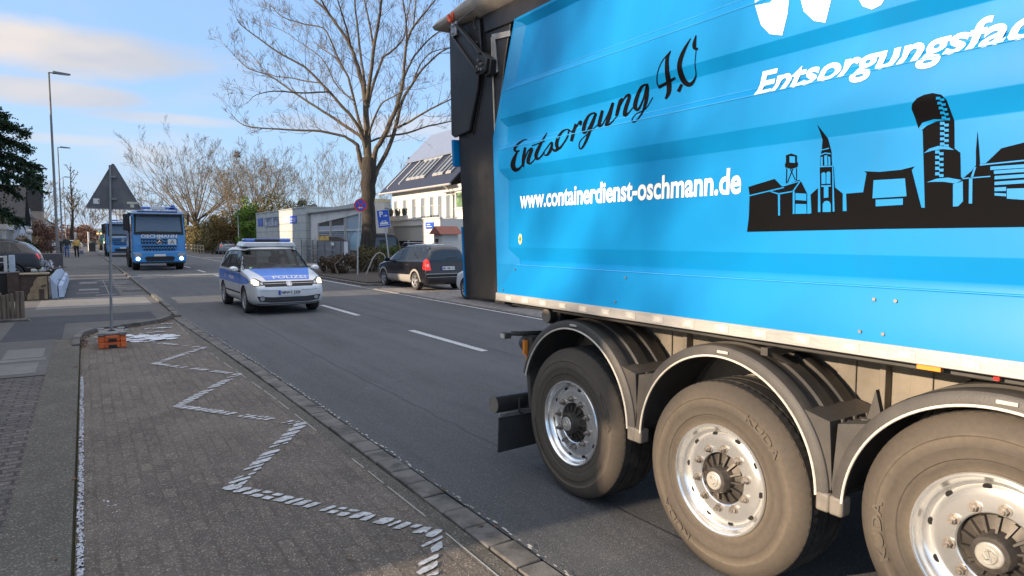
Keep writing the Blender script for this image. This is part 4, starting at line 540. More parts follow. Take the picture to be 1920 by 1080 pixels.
for cx_, cy_, a, b in [(.85, 13.7, .52, .30), (.62, 14.25, .30, .2), (1.0, 14.0, .45, .25), (1.1, 14.6, .2, .05), (.45, 15.1, .12, .05), (1.25, 15.2, .26, .07), (.16, 14.4, .1, .07), (.05, 5.35, .03, .035), (.08, 5.25, .05, .02), (-.29, 4.9, .04, .04), (.11, 5.1, .02, .02), (.5, 15.4, .2, .03), (1.45, 15.9, .12, .06)]:
    for k in range(16 if a > .08 else 3): g.sheet(blob(cx_ + random.gauss(0, a * .40), cy_ + random.gauss(0, b * .35), random.random() * .6, a * random.uniform(.10, .32), b * random.uniform(.2, .55), 0), (.0035 if cx_ > -.12 else .036) + k * .0012)
struct(g.build('paint_splash', PAINTOLD, smooth=0))
# a thin light joint line between bay and gravel strip, moss and grit along the gutter
g = MB(); y = 2.4
while y < 16:
    l_ = random.uniform(.2, .8)
    if random.random() < .75: g.quad((be(y) - .008, y, .0015), (be(y) + .003, y, .0015), (be(y + l_) + .003, y + l_, .0015), (be(y + l_) - .008, y + l_, .0015))
    y += l_ + random.uniform(.02, .3)
struct(g.build('bay_joint', mat('light_joint', (.34, .33, .30), .9, var=.3, vscale=30), smooth=0))
g = MB(); y = 2.4
while y < 30:
    x_ = le(y) + .004 + random.uniform(-.01, .02); s_ = random.uniform(.004, .016)
    g.sheet(blob(x_, y, PI / 2, s_ * 1.8, s_ * .6, 0), .0125 if y < 17 else .004); y += random.uniform(.01, .12)
struct(g.build('gutter_grit', mat('light_grit', (.42, .40, .37), .9, var=.3, vscale=30), smooth=0), 'stuff')
LEAFM = mat('dead_leaves', (.14, .075, .04), .9, var=.5, vscale=40)
g = MB()
for _ in range(240):
    k = random.random() * (len(cur) - 1); i = int(k); f_ = k - i; a = cur[i]; b = cur[i + 1]
    x_ = a[0] + (b[0] - a[0]) * f_ + random.gauss(.04, .04); y_ = a[1] + (b[1] - a[1]) * f_ - abs(random.gauss(0, .08)); s_ = random.uniform(.012, .03)
    an = random.random() * 6; g.add([(x_ + s_ * math.cos(an), y_ + s_ * math.sin(an), .004), (x_ - s_ * .5 * math.sin(an), y_ + .5 * s_ * math.cos(an), .02), (x_ - s_ * math.cos(an), y_ - s_ * math.sin(an), .006), (x_ + s_ * .5 * math.sin(an), y_ - .5 * s_ * math.cos(an), .012)], [(0, 1, 2, 3)])
for _ in range(120):
    x_ = -.10 + random.gauss(0.02, .02); y_ = random.uniform(5, 14); s_ = random.uniform(.006, .016); an = random.random() * 6
    g.add([(x_ + s_ * math.cos(an), y_ + s_ * math.sin(an), .004), (x_ - s_ * .5 * math.sin(an), y_ + .5 * s_ * math.cos(an), .015), (x_ - s_ * math.cos(an), y_ - s_ * math.sin(an), .006), (x_ + s_ * .5 * math.sin(an), y_ - .5 * s_ * math.cos(an), .009)], [(0, 1, 2, 3)])
struct(g.build('leaf_litter', LEAFM, smooth=0), 'stuff')
g = MB(); random.seed(44)
for _ in range(1500):
    x_ = random.uniform(-1.0, 2.1); y_ = 2.6 + 12 * random.random() ** 1.4; s_ = random.uniform(.002, .006); an = random.random() * 6; z_ = .047 if x_ < -.14 else .001
    if x_ > le(y_) - .2: z_ = .012
    g.add([(x_ + s_ * math.cos(an + t), y_ + s_ * math.sin(an + t), z_ + (.003 if t < 2 else 0)) for t in (0, 1.7, 3.2, 4.9)], [(0, 1, 2, 3)], mi=random.choice([0, 0, 1]))
for _ in range(70):
    x_ = random.choice([-.13, 1.82, 2.12, random.uniform(-.9, 1.8)]) + random.gauss(0, .03); y_ = random.uniform(3, 13); s_ = random.uniform(.012, .028); an = random.random() * 6; z_ = .05 if x_ < -.14 else .014
    g.add([(x_ + s_ * math.cos(an), y_ + s_ * math.sin(an), z_), (x_ - s_ * .5 * math.sin(an), y_ + .5 * s_ * math.cos(an), z_ + .008), (x_ - s_ * math.cos(an), y_ - s_ * math.sin(an), z_), (x_ + s_ * .5 * math.sin(an), y_ - .5 * s_ * math.cos(an), z_ + .004)], [(0, 1, 2, 3)], mi=2)
struct(g.build('grit', [mat('grit_pale', (.26, .24, .21), .9, var=.3), mat('grit_dark', (.03, .028, .026), .9), LEAFM], smooth=0), 'stuff')
# far ridge
g = MB(); random.seed(2); n_ = 60; P_ = []
for k in range(n_ + 1):
    x_ = -700 + 1900 * k / n_; h_ = 7 + 2.5 * math.sin(k * .31) + 1.5 * math.sin(k * .83 + 1) + random.uniform(-1, 1); P_.append((x_, h_))
for (a, ha), (b, hb) in zip(P_, P_[1:]):
    g.quad((a, 520, -2), (b, 520, -2), (b, 620, hb), (a, 620, ha)); g.quad((a, 620, ha), (b, 620, hb), (b, 900, hb * .6), (a, 900, ha * .6))
struct(g.build('hills', mat('wooded_hill', (.10, .085, .075), 1, var=.35, vscale=.05, col2=(.14, .11, .09))))
# ============================================================ TRAILER
BLUE = mat('sky_blue_paint', (.001, .20, .49), .42, var=.07, vscale=1.3, bump=.06, bscale=2.2, spec=.28, stretch=(1, 1, .3), dirt=(.008, .18, .43), dscale=1.2, dlo=.55, dhi=.85)
BLUED = mat('sky_blue_decal', (.001, .20, .49), .42, var=.04, vscale=3, spec=.28)
BLACKP = mat('black_paint', (.020, .020, .022), .42, var=.3, vscale=2.5, dirt=(.05, .047, .042), dscale=2.2, dlo=.5, dhi=.8, bump=.05, bscale=30)
BLACKPL = mat('black_plastic', (.058, .054, .050), .55, var=.25, vscale=5, dirt=(.11, .095, .08), dscale=3, dlo=.5, dhi=.85, bump=.12, bscale=160)
LETB = mat('black_lettering', (.003, .003, .004), .75, var=.1, spec=.08)
LETW = mat('white_lettering', (.80, .80, .80), .5, var=.04)
ALU = mat('brushed_aluminium_rail', (.40, .39, .375), .5, metal=.25, var=.18, vscale=14, bump=.1, bscale=90, stretch=(1, .2, 1))
TAPE = mat('reflective_tape', (.70, .70, .68), .35, var=.08, vscale=40)
TAPE2 = mat('reflective_tape_blocks', (.46, .44, .40), .3, var=.25, vscale=90)
DUST = mat('dusty_chassis', (.21, .185, .15), .85, var=.22, vscale=4, bump=.1, bscale=60)
STEELD = mat('dark_steel', (.06, .058, .055), .6, metal=.3, var=.3, vscale=8)
ZINC = mat('zinc_steel', (.42, .42, .42), .45, metal=.8, var=.25, vscale=20)
CHROME = mat('polished_aluminium', (.90, .90, .88), .22, metal=.86, var=.05, vscale=12, bump=.02, bscale=30)
NUTM = mat('dull_nut_steel', (.33, .30, .27), .45, metal=.9, var=.25, vscale=60)
def sidewall_mat(name, c1, c2, c3):
    m = bpy.data.materials.new(name); m.use_nodes = True; t = m.node_tree; n = t.nodes; L = t.links.new; b = n['Principled BSDF']; b.inputs['Roughness'].default_value = .85
    tc = n.new('ShaderNodeTexCoord'); s = n.new('ShaderNodeSeparateXYZ'); L(tc.outputs['Object'], s.inputs[0])
    def ma(op, a, b_=None):
        x = n.new('ShaderNodeMath'); x.operation = op
        for i, v in enumerate((a, b_)):
            if v is None: continue
            if isinstance(v, (int, float)): x.inputs[i].default_value = v
            else: L(v, x.inputs[i])
        return x.outputs[0]
    r = ma('SQRT', ma('ADD', ma('MULTIPLY', s.outputs[1], s.outputs[1]), ma('MULTIPLY', s.outputs[2], s.outputs[2])))
    nz = n.new('ShaderNodeTexNoise'); nz.inputs['Scale'].default_value = 5; nz.inputs['Detail'].default_value = 6; L(tc.outputs['Object'], nz.inputs['Vector'])
    f = ma('ADD', r, ma('MULTIPLY', ma('SUBTRACT', nz.outputs[0], .5), .05))
    cr = n.new('ShaderNodeValToRGB'); L(f, cr.inputs[0]); e = cr.color_ramp.elements
    e[0].position = .30; e[0].color = c2 + (1,); e[1].position = .54; e[1].color = c1 + (1,)
    for p, c in ((.34, c3), (.36, c1), (.40, c3), (.44, c2), (.455, c1), (.50, c3)):
        q = e.new(p); q.color = c + (1,)
    n2 = n.new('ShaderNodeTexNoise'); n2.inputs['Scale'].default_value = 45; n2.inputs['Detail'].default_value = 5; L(tc.outputs['Object'], n2.inputs['Vector'])
    mx = n.new('ShaderNodeMix'); mx.data_type = 'RGBA'; mx.blend_type = 'MULTIPLY'; mx.inputs['Factor'].default_value = .35; L(cr.outputs[0], mx.inputs['A']); L(n2.outputs[0], mx.inputs['B']); L(mx.outputs['Result'], b.inputs['Base Color'])
    bp = n.new('ShaderNodeBump'); bp.inputs['Strength'].default_value = .15; bp.inputs['Distance'].default_value = .01; L(n2.outputs[0], bp.inputs['Height']); L(bp.outputs[0], b.inputs['Normal'])
    return m
SIDEW = sidewall_mat('dusty_sidewall', (.100, .082, .064), (.132, .108, .082), (.080, .066, .052))
TREAD = mat('tyre_rubber', (.028, .027, .026), .85, var=.3, vscale=20, dirt=(.09, .08, .068), dscale=8)

def settle(root, loc):
    """move a thing's origin to its base: shift all mesh data of its parts"""
    loc = Vector(loc); seen = set()
    def go(o):
        for c in list(COL.objects):
            if c.parent == o:
                if c.get('_own'): c.location = c.location - loc; continue
                if c.data and c.data.name not in seen: c.data.transform(Matrix.Translation(-loc)); seen.add(c.data.name)
                go(c)
    go(root); root.location = loc

tr = thing('tipping_trailer', 'huge sky-blue ribbed tipping trailer with black skyline graphic and white web address', 'trailer')
# --- side wall
prof = [(1.40, 2.852, 4.64), (1.635, 2.872, 4.40), (1.640, 2.905, 4.40), (1.675, 2.905, 4.44), (1.775, 2.878, 4.52), (2.31, 2.890, 4.53), (2.40, 2.848, 4.615), (2.56, 2.850, 4.64), (2.60, 2.888, 4.55), (2.735, 2.890, 4.55), (2.80, 2.848, 4.60), (3.01, 2.850, 4.565), (3.065, 2.888, 4.43), (3.455, 2.890, 4.29), (3.46, 2.93, 4.29)]
YF = -5.2
def wall(sx, name):
    mb = MB(); sx_ = lambda x: x if sx > 0 else 8.2 - x
    for (z0, x0, y0), (z1, x1, y1) in zip(prof, prof[1:]):
        n_ = 8
        for k in range(n_):
            a0 = y0 + (YF - y0) * k / n_; a1 = y0 + (YF - y0) * (k + 1) / n_; b0 = y1 + (YF - y1) * k / n_; b1 = y1 + (YF - y1) * (k + 1) / n_
            mb.quad((sx_(x0), a0, z0), (sx_(x0), a1, z0), (sx_(x1), b1, z1), (sx_(x1), b0, z1))
    o = mb.build(name, BLUE, tr, smooth=0, recalc=False); bm = bmesh.new(); bm.from_mesh(o.data); bmesh.ops.remove_doubles(bm, verts=bm.verts, dist=.0005); bmesh.ops.recalc_face_normals(bm, faces=bm.faces); bm.to_mesh(o.data); bm.free()
    md = o.modifiers.new('bevel', 'BEVEL'); md.width = .0035; md.segments = 2; md.limit_method = 'ANGLE'; md.angle_limit = R(12)
    apply_mods(o)
    return o
side = wall(1, 'side_panel'); side2 = wall(-1, 'side_panel')
for q in (side, side2):
    q.data.polygons.foreach_set('use_smooth', [True] * len(q.data.polygons)); q.data.set_sharp_from_angle(angle=R(30))
BV = bvh_of(side)
GLINT = mat('blue_edge_glint', (.05, .33, .70), .25, var=.1, spec=.6)  # lighter blue tubes stand in for light catching the rib edges
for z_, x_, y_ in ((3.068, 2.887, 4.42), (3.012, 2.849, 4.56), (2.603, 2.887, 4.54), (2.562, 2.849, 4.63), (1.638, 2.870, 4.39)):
    mb = MB(); mb.tube([(x_, y_ - (y_ - YF) * k / 12, z_ + .0006 * math.sin(k * 2.1)) for k in range(13)], .0022, 5); mb.build('edge_glint', GLINT, tr)
# rear corner post
def post_y(z): return 4.65 + (4.72 - 4.65) * (z - 1.39) / (2.66 - 1.39) if z < 2.66 else 4.72 + (4.395 - 4.72) * (z - 2.66) / (3.53 - 2.66)
zs = [1.37, 1.64, 2.0, 2.31, 2.4, 2.56, 2.66, 2.8, 3.01, 3.07, 3.46, 3.53]
def inner_y(z):
    pts = [(1.37, 4.60), (1.64, 4.40), (1.78, 4.49), (2.31, 4.50), (2.7, 4.52), (3.06, 4.41), (3.46, 4.275), (3.53, 4.2)]
    for (a, b), (c, d) in zip(pts, pts[1:]):
        if z <= c: return b + (d - b) * (z - a) / (c - a)
    return pts[-1][1]
mb = MB()
for a, b in zip(zs, zs[1:]):
    mb.quad((2.855, post_y(a), a), (2.855, post_y(a) - .018, a), (2.855, post_y(b) - .018, b), (2.855, post_y(b), b))
    mb.quad((2.855, post_y(a) - .018, a), (2.903, inner_y(a) - .02, a), (2.903, inner_y(b) - .02, b), (2.855, post_y(b) - .018, b))
    mb.quad((2.855, post_y(a), a), (2.855, post_y(b), b), (2.95, post_y(b) + .005, b), (2.95, post_y(a) + .005, a))
mb.build('corner_post', BLUE, tr, smooth=25)
mb = MB(); mb.add([(2.855, 4.385, 3.53), (2.855, YF, 3.53), (2.855, YF, 3.512), (2.855, 4.385, 3.512), (2.895, 4.275, 3.455), (2.895, YF, 3.455), (2.97, 4.385, 3.54), (2.97, YF, 3.54)], [(0, 1, 2, 3), (3, 2, 5, 4), (0, 6, 7, 1)])
mb.build('top_rail', BLUE, tr, smooth=20)
mb = MB(); mb.box(2.90, 5.30, YF, YF + .08, 1.3, 3.6); mb.build('front_wall', BLUE, tr)
mb = MB(); mb.box(2.93, 5.27, YF, 4.66, 1.30, 1.40); mb.box(2.93, 5.27, 4.66, 5.2, 1.36, 1.42); mb.build('floor_plate', STEELD, tr)
# black band above the rail and rear tailgate
mb = MB(); mb.prism([(YF, 3.532), (4.41, 3.532), (4.90, 3.56), (4.93, 3.71), (YF, 3.70)], 2.885, 2.93, 'x'); mb.build('upper_frame', BLACKP, tr, bev=.006)
mb = MB(); mb.prism([(4.60, 1.33), (5.27, 1.30), (5.40, 2.80), (5.44, 3.72), (4.50, 3.60), (4.60, 3.3), (4.74, 2.66)], 2.90, 2.94, 'x'); mb.prism([(5.0, 1.33), (5.27, 1.30), (5.44, 3.72), (5.2, 3.72)], 2.94, 5.25, 'x'); mb.build('tailgate', BLACKP, tr, bev=.008)
mb = MB(); mb.prism([(4.96, 3.69), (4.93, 3.42), (4.99, 3.12), (5.14, 2.78), (5.42, 2.76), (5.475, 2.79), (5.50, 3.74)], 2.865, 2.895, 'x'); mb.build('side_flap', BLACKP, tr, bev=.008)
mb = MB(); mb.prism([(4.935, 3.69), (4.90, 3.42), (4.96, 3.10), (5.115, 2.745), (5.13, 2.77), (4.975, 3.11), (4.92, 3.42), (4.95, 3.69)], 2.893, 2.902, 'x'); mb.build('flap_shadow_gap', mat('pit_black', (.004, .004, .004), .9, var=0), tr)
mb = MB(); mb.prism([(5.27, 1.32), (5.295, 1.32), (5.35, 1.95), (5.325, 1.95)], 2.895, 2.96, 'x'); mb.prism([(5.40, 2.5), (5.44, 2.5), (5.46, 2.74), (5.42, 2.74)], 2.86, 2.93, 'x'); mb.build('rear_edge_trim', BLUE, tr)
mb = MB(); mb.tube([(2.893, 4.80, 3.50), (2.893, 4.775, 3.1), (2.893, 4.745, 2.66), (2.893, 4.70, 1.37)], .007, 8); mb.build('seal_strip', mat('pale_seal', (.55, .48, .38), .6, var=.3, vscale=12), tr)
mb = MB(); mb.prism([(4.79, 3.52), (4.51, 3.48), (4.505, 3.435), (4.735, 3.465), (4.70, 3.20), (4.745, 3.19)], 2.885, 2.898, 'x'); mb.build('corner_bracket', mat('scuffed_grey', (.36, .36, .35), .5, metal=.3, var=.3, vscale=9), tr, bev=.002)
# hinge arm: channel section with bolts
mb = MB(); mb.prism([(5.30, 3.60), (5.22, 3.71), (4.80, 3.36), (4.72, 3.30), (4.745, 3.205), (4.80, 3.19), (4.86, 3.20)], 2.80, 2.825, 'x')
mb.prism([(5.30, 3.60), (5.285, 3.62), (4.85, 3.22), (4.86, 3.20)], 2.775, 2.80, 'x'); mb.prism([(5.235, 3.69), (5.22, 3.71), (4.80, 3.36), (4.815, 3.345)], 2.775, 2.80, 'x'); mb.prism([(4.83, 3.38), (4.70, 3.29), (4.72, 3.18), (4.80, 3.17)], 2.825, 2.88, 'x')
arm = mb.build('hinge_arm', BLACKP, tr, bev=.005)
mb = MB()
for (y_, z_) in [(4.84, 3.31), (4.80, 3.27), (4.83, 3.235), (4.79, 3.225), (4.86, 3.26)]: mb.cyl((2.782, y_, z_), (2.81, y_, z_), .013, 6)
mb.build('bolt', NUTM, arm)
mb = MB(); mb.box(2.775, 2.80, 5.20, 5.30, 3.60, 3.72); mb.cyl((2.76, 5.25, 3.69), (2.78, 5.25, 3.69), .014, 6); mb.cyl((2.76, 5.26, 3.63), (2.78, 5.26, 3.63), .014, 6); mb.build('hinge_plate', ZINC, tr, bev=.004)
mb = MB(); pts = [(2.76, 5.27 + .038 * math.cos(R(a)), 3.775 + .045 * math.sin(R(a))) for a in range(150, 391, 20)]; mb.tube(pts, .012, 8); mb.build('hook', mat('orange_hook', (.85, .10, .03), .4, var=.05), tr)
mb = MB(); mb.tube([(2.79, 5.22, 3.71), (2.80, 4.97, 3.745), (2.82, 4.6, 3.78), (2.84, 3.6, 3.80)], .004, 6); mb.build('tension_cable', ZINC, tr)
mb = MB()
for (y_, z_) in [(5.05, 3.42), (4.99, 3.50), (5.0, 3.40)]: mb.cyl((2.855, y_, z_), (2.867, y_, z_), .012, 8)
mb.cyl((2.852, 5.05, 3.48), (2.87, 5.05, 3.48), .028, 12, mi=1); mb.tube([(2.86, 4.99 + .045 * math.cos(a), 3.66 + .05 * math.sin(a)) for a in [k * .5 for k in range(-3, 6)]], .006, 6, mi=2)
mb.build('latch', [NUTM, mat('rust', (.20, .09, .05), .8, var=.4, vscale=60), BLACKPL], tr)
# tarp
TARP = mat('grey_tarp', (.36, .32, .28), .75, var=.18, vscale=5, bump=.5, bscale=7, dirt=(.20, .17, .14), dscale=3)
mb = MB(); ny = 60; prf = [(2.885, 3.70), (2.80, 3.735), (2.775, 3.79), (2.80, 3.86), (2.90, 3.91), (3.3, 3.99), (4.1, 4.05), (4.9, 3.99), (5.3, 3.9), (5.42, 3.79), (5.32, 3.7)]; random.seed(8); V = []; F = []
for j in range(ny + 1):
    y_ = 5.55 - (5.55 - YF) * j / ny; s_ = .5 + .5 * min(1, j / 2.5)
    for i, (x_, z_) in enumerate(prf):
        V.append((x_ + math.sin(y_ * 9 + i) * .008 + random.uniform(-.006, .006), y_ + (.12 if i in (1, 2, 3) and j == 0 else 0), (3.80 + (z_ - 3.80) * s_ if j < 3 else z_) + math.sin(y_ * 5.3 + i * .7) * .008 + random.uniform(-.005, .005)))
n_ = len(prf)
for j in range(ny):
    for i in range(n_ - 1): F.append((j * n_ + i, j * n_ + i + 1, (j + 1) * n_ + i + 1, (j + 1) * n_ + i))
F.append(tuple(range(n_)))
mb.add(V, F); tp = mb.build('tarp', TARP, tr, smooth=60)
# bottom rail with reflective tape
mb = MB(); mb.box(2.842, 2.90, YF, 4.66, 1.335, 1.40); rail = mb.build('bottom_rail', ALU, tr, bev=.004)
mb = MB(); y_ = 4.5
while y_ > -5: mb.box(2.8395, 2.8425, y_ - .085, y_, 1.348, 1.388); mb.box(2.8385, 2.8395, y_ - .066, y_ - .02, 1.355, 1.381, mi=2); y_ -= .235
mb.build('reflective_tape', [TAPE2, TAPE, mat('tape_white', (.54, .53, .50), .4, var=.15, vscale=60)], rail)
mb = MB(); mb.box(2.86, 2.93, 4.55, 4.70, 1.31, 1.345); mb.build('rail_end', STEELD, rail)
# bolts on skirt
mb = MB()
for y_, z_ in [(4.40, 1.60), (4.56, 1.43), (3.12, 1.60), (3.20, 1.44), (1.55, 1.585), (1.46, 1.585), (1.60, 1.44), (1.50, 1.44), (-.6, 1.58), (-.5, 1.58)]:
    x_ = 2.852 + (z_ - 1.40) / .235 * .02; mb.cyl((x_ - .008, y_, z_), (x_ + .01, y_, z_), .008, 6)
mb.build('skirt_bolt', NUTM, tr)
# --- lettering
PJ = lambda u, v: ((2.6, u, v), (1, 0, 0))
PJm = lambda u, v: ((2.6, -u, v), (1, 0, 0))
def strip_geo(L_, R_):
    n = len(L_); return list(L_) + list(R_), [(i, i + 1, n + i + 1, n + i) for i in range(n - 1)]
decal('script_lettering', polys(*[strip_geo(a, b) for a, b in SCRIPT]), PJ, BV, LETB, tr, off=.003, L=.05)
decal('web_address', text_fit('www.containerdienst-oschmann.de', -4.36, -2.275, 2.080, 2.218, bold=.026, space=1.0, cap='d'), PJm, BV, LETW, tr, off=.003, L=0)
decal('slogan_lettering', text_fit('Entsorgungsfachbetrieb', -2.19, -.375, 2.560, 2.678, bold=.026, shear=.22), PJm, BV, LETW, tr, off=.003, L=.05)
decal('large_lettering', polys(*[(w_, [tuple(range(len(w_)))]) for w_ in WLET]), PJ, BV, LETW, tr, off=.003, L=.06)
sk = decal('skyline_graphic', polys(*[(w_, [tuple(range(len(w_)))]) for w_ in SKYBLACK]), PJ, BV, LETB, tr, off=.0025, L=.06)
decal('graphic_windows', polys(*[(w_, [tuple(range(len(w_)))]) for w_ in SKYCUT]), PJ, BV, BLUED, sk, off=.005, L=.06)
st = decal('round_sticker', disc(4.345, 1.84, .024, ry=.042), PJ, BV, mat('yellow_sticker', (.75, .72, .30), .5, var=.1), tr, off=.003, L=0)
decal('sticker_print', polys(ring2(4.345, 1.84, .014, .018), rect(4.335, 4.36, 1.835, 1.845), rect(4.34, 4.35, 1.815, 1.86)), PJ, BV, mat('sticker_green', (.10, .22, .10), .5), st, off=.0045, L=0)
# --- wheels
ZW1 = .535
tyre = MB(); tp_ = [(.290, .035), (.298, .012), (.312, .004), (.335, -.004), (.352, -.004), (.356, -.009), (.40, -.013), (.405, -.010), (.44, -.008), (.446, -.012), (.475, -.004), (.503, .010), (.520, .026), (.530, .045)]
tyre.lathe(tp_, axis='x', n=96, mi=0)
tyre.lathe([(.530, .045), (.533, .09), (.522, .092), (.522, .108), (.534, .11), (.535, .18), (.523, .182), (.523, .20), (.535, .202), (.534, .275), (.522, .277), (.522, .293), (.533, .295), (.530, .34), (.505, .365), (.44, .385), (.33, .38), (.29, .35)], axis='x', n=96, mi=1)
for k in range(72):
    a = 2 * PI * k / 72; rm = Matrix.Rotation(a, 4, 'X')
    for h0, h1, off_ in ((.034, .09, 0), (.295, .36, .5)):
        rm2 = Matrix.Rotation(a + off_ * 2 * PI / 72, 4, 'X'); vs_ = [rm2 @ Vector((x, y, z)) for (x, y, z) in [(h0, -.015, .505 if h0 < .1 else .525), (h1, -.015, .525), (h1, .015, .525), (h0, .015, .505 if h0 < .1 else .525), (h0 + .004, -.013, .5275 if h0 < .1 else .5355), (h1, -.013, .5355), (h1, .013, .5355), (h0 + .004, .013, .5275 if h0 < .1 else .5355)]]
        if h0 > .1: vs_[5] = rm2 @ Vector((h1, -.013, .520)); vs_[6] = rm2 @ Vector((h1, .013, .520)); vs_[1] = rm2 @ Vector((h1, -.015, .505)); vs_[2] = rm2 @ Vector((h1, .015, .505))
        tyre.add(vs_, [(4, 5, 6, 7), (0, 1, 5, 4), (1, 2, 6, 5), (2, 3, 7, 6), (3, 0, 4, 7)], mi=1)
def wheel_proto():
    e = bpy.data.objects.new('wheel', None); COL.objects.link(e); e.parent = tr; e['_own'] = 1
    t = tyre.build('tyre', [SIDEW, TREAD], e, smooth=30)
    # raised lettering on the sidewall
    vs_, fs = text_geo('KUDA', .02); xs = max(v[0] for v in vs_)
    def arc(v, a0):
        r = .415 + v[1] * .055; a = a0 + v[0] / xs * .62; return (-.0165, r * math.cos(a), r * math.sin(a))
    for a0 in (R(-52), R(128)):
        mbl = MB(); mbl.add([arc((x, y), a0) for x, y in vs_], fs)
        mbl.build('sidewall_lettering', mat('sidewall_letters', (.095, .08, .064), .85, var=.2), e, smooth=0)
    rim = MB(); rim.lathe([(.288, .05), (.300, .012), (.304, .002), (.300, -.007), (.292, -.008), (.286, .000), (.281, .018), (.274, .036), (.262, .047), (.250, .050), (.243, .044), (.236, .040), (.205, .036), (.160, .034), (.146, .034), (.141, .038), (.140, .09)], axis='x', n=96)
    rim.build('rim', CHROME, e, smooth=30)
    hol = MB()
    for k in range(10):
        a = 2 * PI * (k + .5) / 10; c = Vector((.035, .243 * math.cos(a), .243 * math.sin(a)))
        m_ = Matrix.Translation(c) @ Matrix.Rotation(a, 4, 'X'); vs_ = [m_ @ Vector((.0, .011 * math.cos(t_), .016 * math.sin(t_))) for t_ in [2 * PI * j / 16 for j in range(16)]]
        hol.add([v + Vector((.005, 0, 0)) for v in vs_] + [v + Vector((.03, 0, 0)) for v in vs_], [tuple(range(16))] + [(j, (j + 1) % 16, 16 + (j + 1) % 16, 16 + j) for j in range(16)])
    hol.build('vent_hole', MATS['pit_black'], e, smooth=0)
    hub = MB(); hub.lathe([(.140, .075), (.13, .060), (.08, .045), (.072, .02), (.070, -.018), (.066, -.026), (.050, -.028), (.0, -.028)], axis='x', n=48)
    for k in range(14):
        a = 2 * PI * k / 14; hub.add([Matrix.Rotation(a, 4, 'X') @ Vector(p) for p in [(.06, -.006, .068), (.06, .006, .068), (.075, .009, .134), (.075, -.009, .134), (.020, -.004, .070), (.020, .004, .070), (.042, .007, .130), (.042, -.007, .130)]], [(4, 5, 6, 7), (0, 4, 7, 3), (1, 2, 6, 5), (3, 7, 6, 2)])
    hub.build('hub', mat('hub_black', (.06, .053, .047), .5, metal=.4, var=.3, vscale=20, dirt=(.12, .10, .08), dscale=12), e, smooth=30)
    cp = MB(); cp.lathe([(.0, -.036), (.043, -.036), (.048, -.033), (.050, -.027)], axis='x', n=32)
    cp.tube([(-.038, .028 * math.cos(a), .028 * math.sin(a)) for a in [k * .3 for k in range(2, 17)]], .0035, 5); cp.tube([(-.038, -.02, .012), (-.038, .0, .022), (-.038, .016, .008), (-.038, -.012, -.006), (-.038, .004, -.02), (-.038, .02, -.012)], .0045, 5); cp.tube([(-.038, -.02, -.018), (-.038, .02, .022)], .0035, 5)
    cp.build('hub_cap', mat('cap_grey', (.50, .48, .43), .4, metal=.5, var=.15, vscale=40), e, smooth=30)
    nm = None
    for k in range(10):
        a = 2 * PI * k / 10
        if nm is None:
            q = MB(); q.cyl((.036, 0, 0), (.029, 0, 0), .023, 20); q.cyl((.030, 0, 0), (.008, 0, 0), .0165, 6, r1=.0155); q.cyl((.010, 0, 0), (-.004, 0, 0), .010, 12); o = q.build('wheel_nut', NUTM, e, smooth=25); nm = o.data
        else: o = bpy.data.objects.new('wheel_nut', nm); COL.objects.link(o); o.parent = e
        o.location = (0, .1675 * math.cos(a), .1675 * math.sin(a)); o.rotation_euler = (a + k * .7, 0, 0)
    return e
W0 = wheel_proto()
def wcopy(x, y, z, rx, flip=False):
    c = W0.copy(); COL.objects.link(c); c.parent = tr; c['_own'] = 1
    for o in [o for o in COL.objects if o.parent == W0]:
        d = o.copy(); COL.objects.link(d); d.parent = c
    c.location = (x, y, z); c.rotation_euler = (rx, 0, PI if flip else 0); return c
W0.location = (2.852, 3.665, ZW1); W0.rotation_euler = (.2, 0, 0)
wcopy(2.852, 2.355, ZW1, R(-14)); wcopy(2.852, 1.055, ZW1 + .12, R(25)); 
for y_, dz in ((3.665, 0), (2.355, 0), (1.055, .12)): wcopy(5.348, y_, ZW1 + dz, y_, True)
mb = MB()
for y_, dz in ((3.665, 0), (2.355, 0), (1.055, .12)):
    mb.cyl((2.95, y_, ZW1 + dz), (5.25, y_, ZW1 + dz), .075, 16); mb.cyl((3.20, y_, ZW1 + dz), (3.27, y_, ZW1 + dz), .22, 24); mb.cyl((3.62, y_ + .25, .86), (3.62, y_ + .25, .62), .11, 18); mb.prism([(y_ - .55, .80), (y_ - .5, .62), (y_ + .1, ZW1 - .04 + dz), (y_ + .35, ZW1 + dz), (y_ + .35, ZW1 + .08 + dz), (y_, ZW1 + .1 + dz)], 3.50, 3.62, 'x')
mb.build('axle', STEELD, tr)
# --- chassis
mb = MB(); mb.box(3.34, 3.42, YF, 4.55, .86, 1.30); mb.box(4.75, 4.83, YF, 4.55, .92, 1.30)
for y_ in [4.3, 3.0, 1.72, 1.35, .9, .4, -.2, -1.2, -2.4, -3.6]: mb.box(3.28, 3.34, y_ - .015, y_ + .015, .95, 1.27); mb.box(3.325, 3.338, y_ + .16, y_ + .26, .88, 1.29)
mb.box(2.98, 3.34, YF, 4.4, 1.285, 1.30)
mb.box(3.5, 4.75, 4.0, 4.1, .95, 1.3); mb.box(3.5, 4.75, 1.6, 1.75, .95, 1.3); mb.build('chassis', DUST, tr, bev=.004)
mb = MB()
for y_ in (1.60, 1.16, .5): mb.prism([(y_, 1.16), (y_ + .035, 1.02), (y_ - .035, 1.02)], 3.0, 3.03, 'x'); mb.box(2.98, 3.05, y_ - .05, y_ + .05, .99, 1.02)
for y_ in (2.12, -.2): mb.box(2.90, 3.3, y_ - .02, y_ + .02, 1.25, 1.29); mb.tube([(2.92, y_, 1.27), (3.2, y_ - .10, 1.12), (3.3, y_ - .1, 1.0)], .018, 8)
mb.build('fender_bracket', BLACKPL, tr)
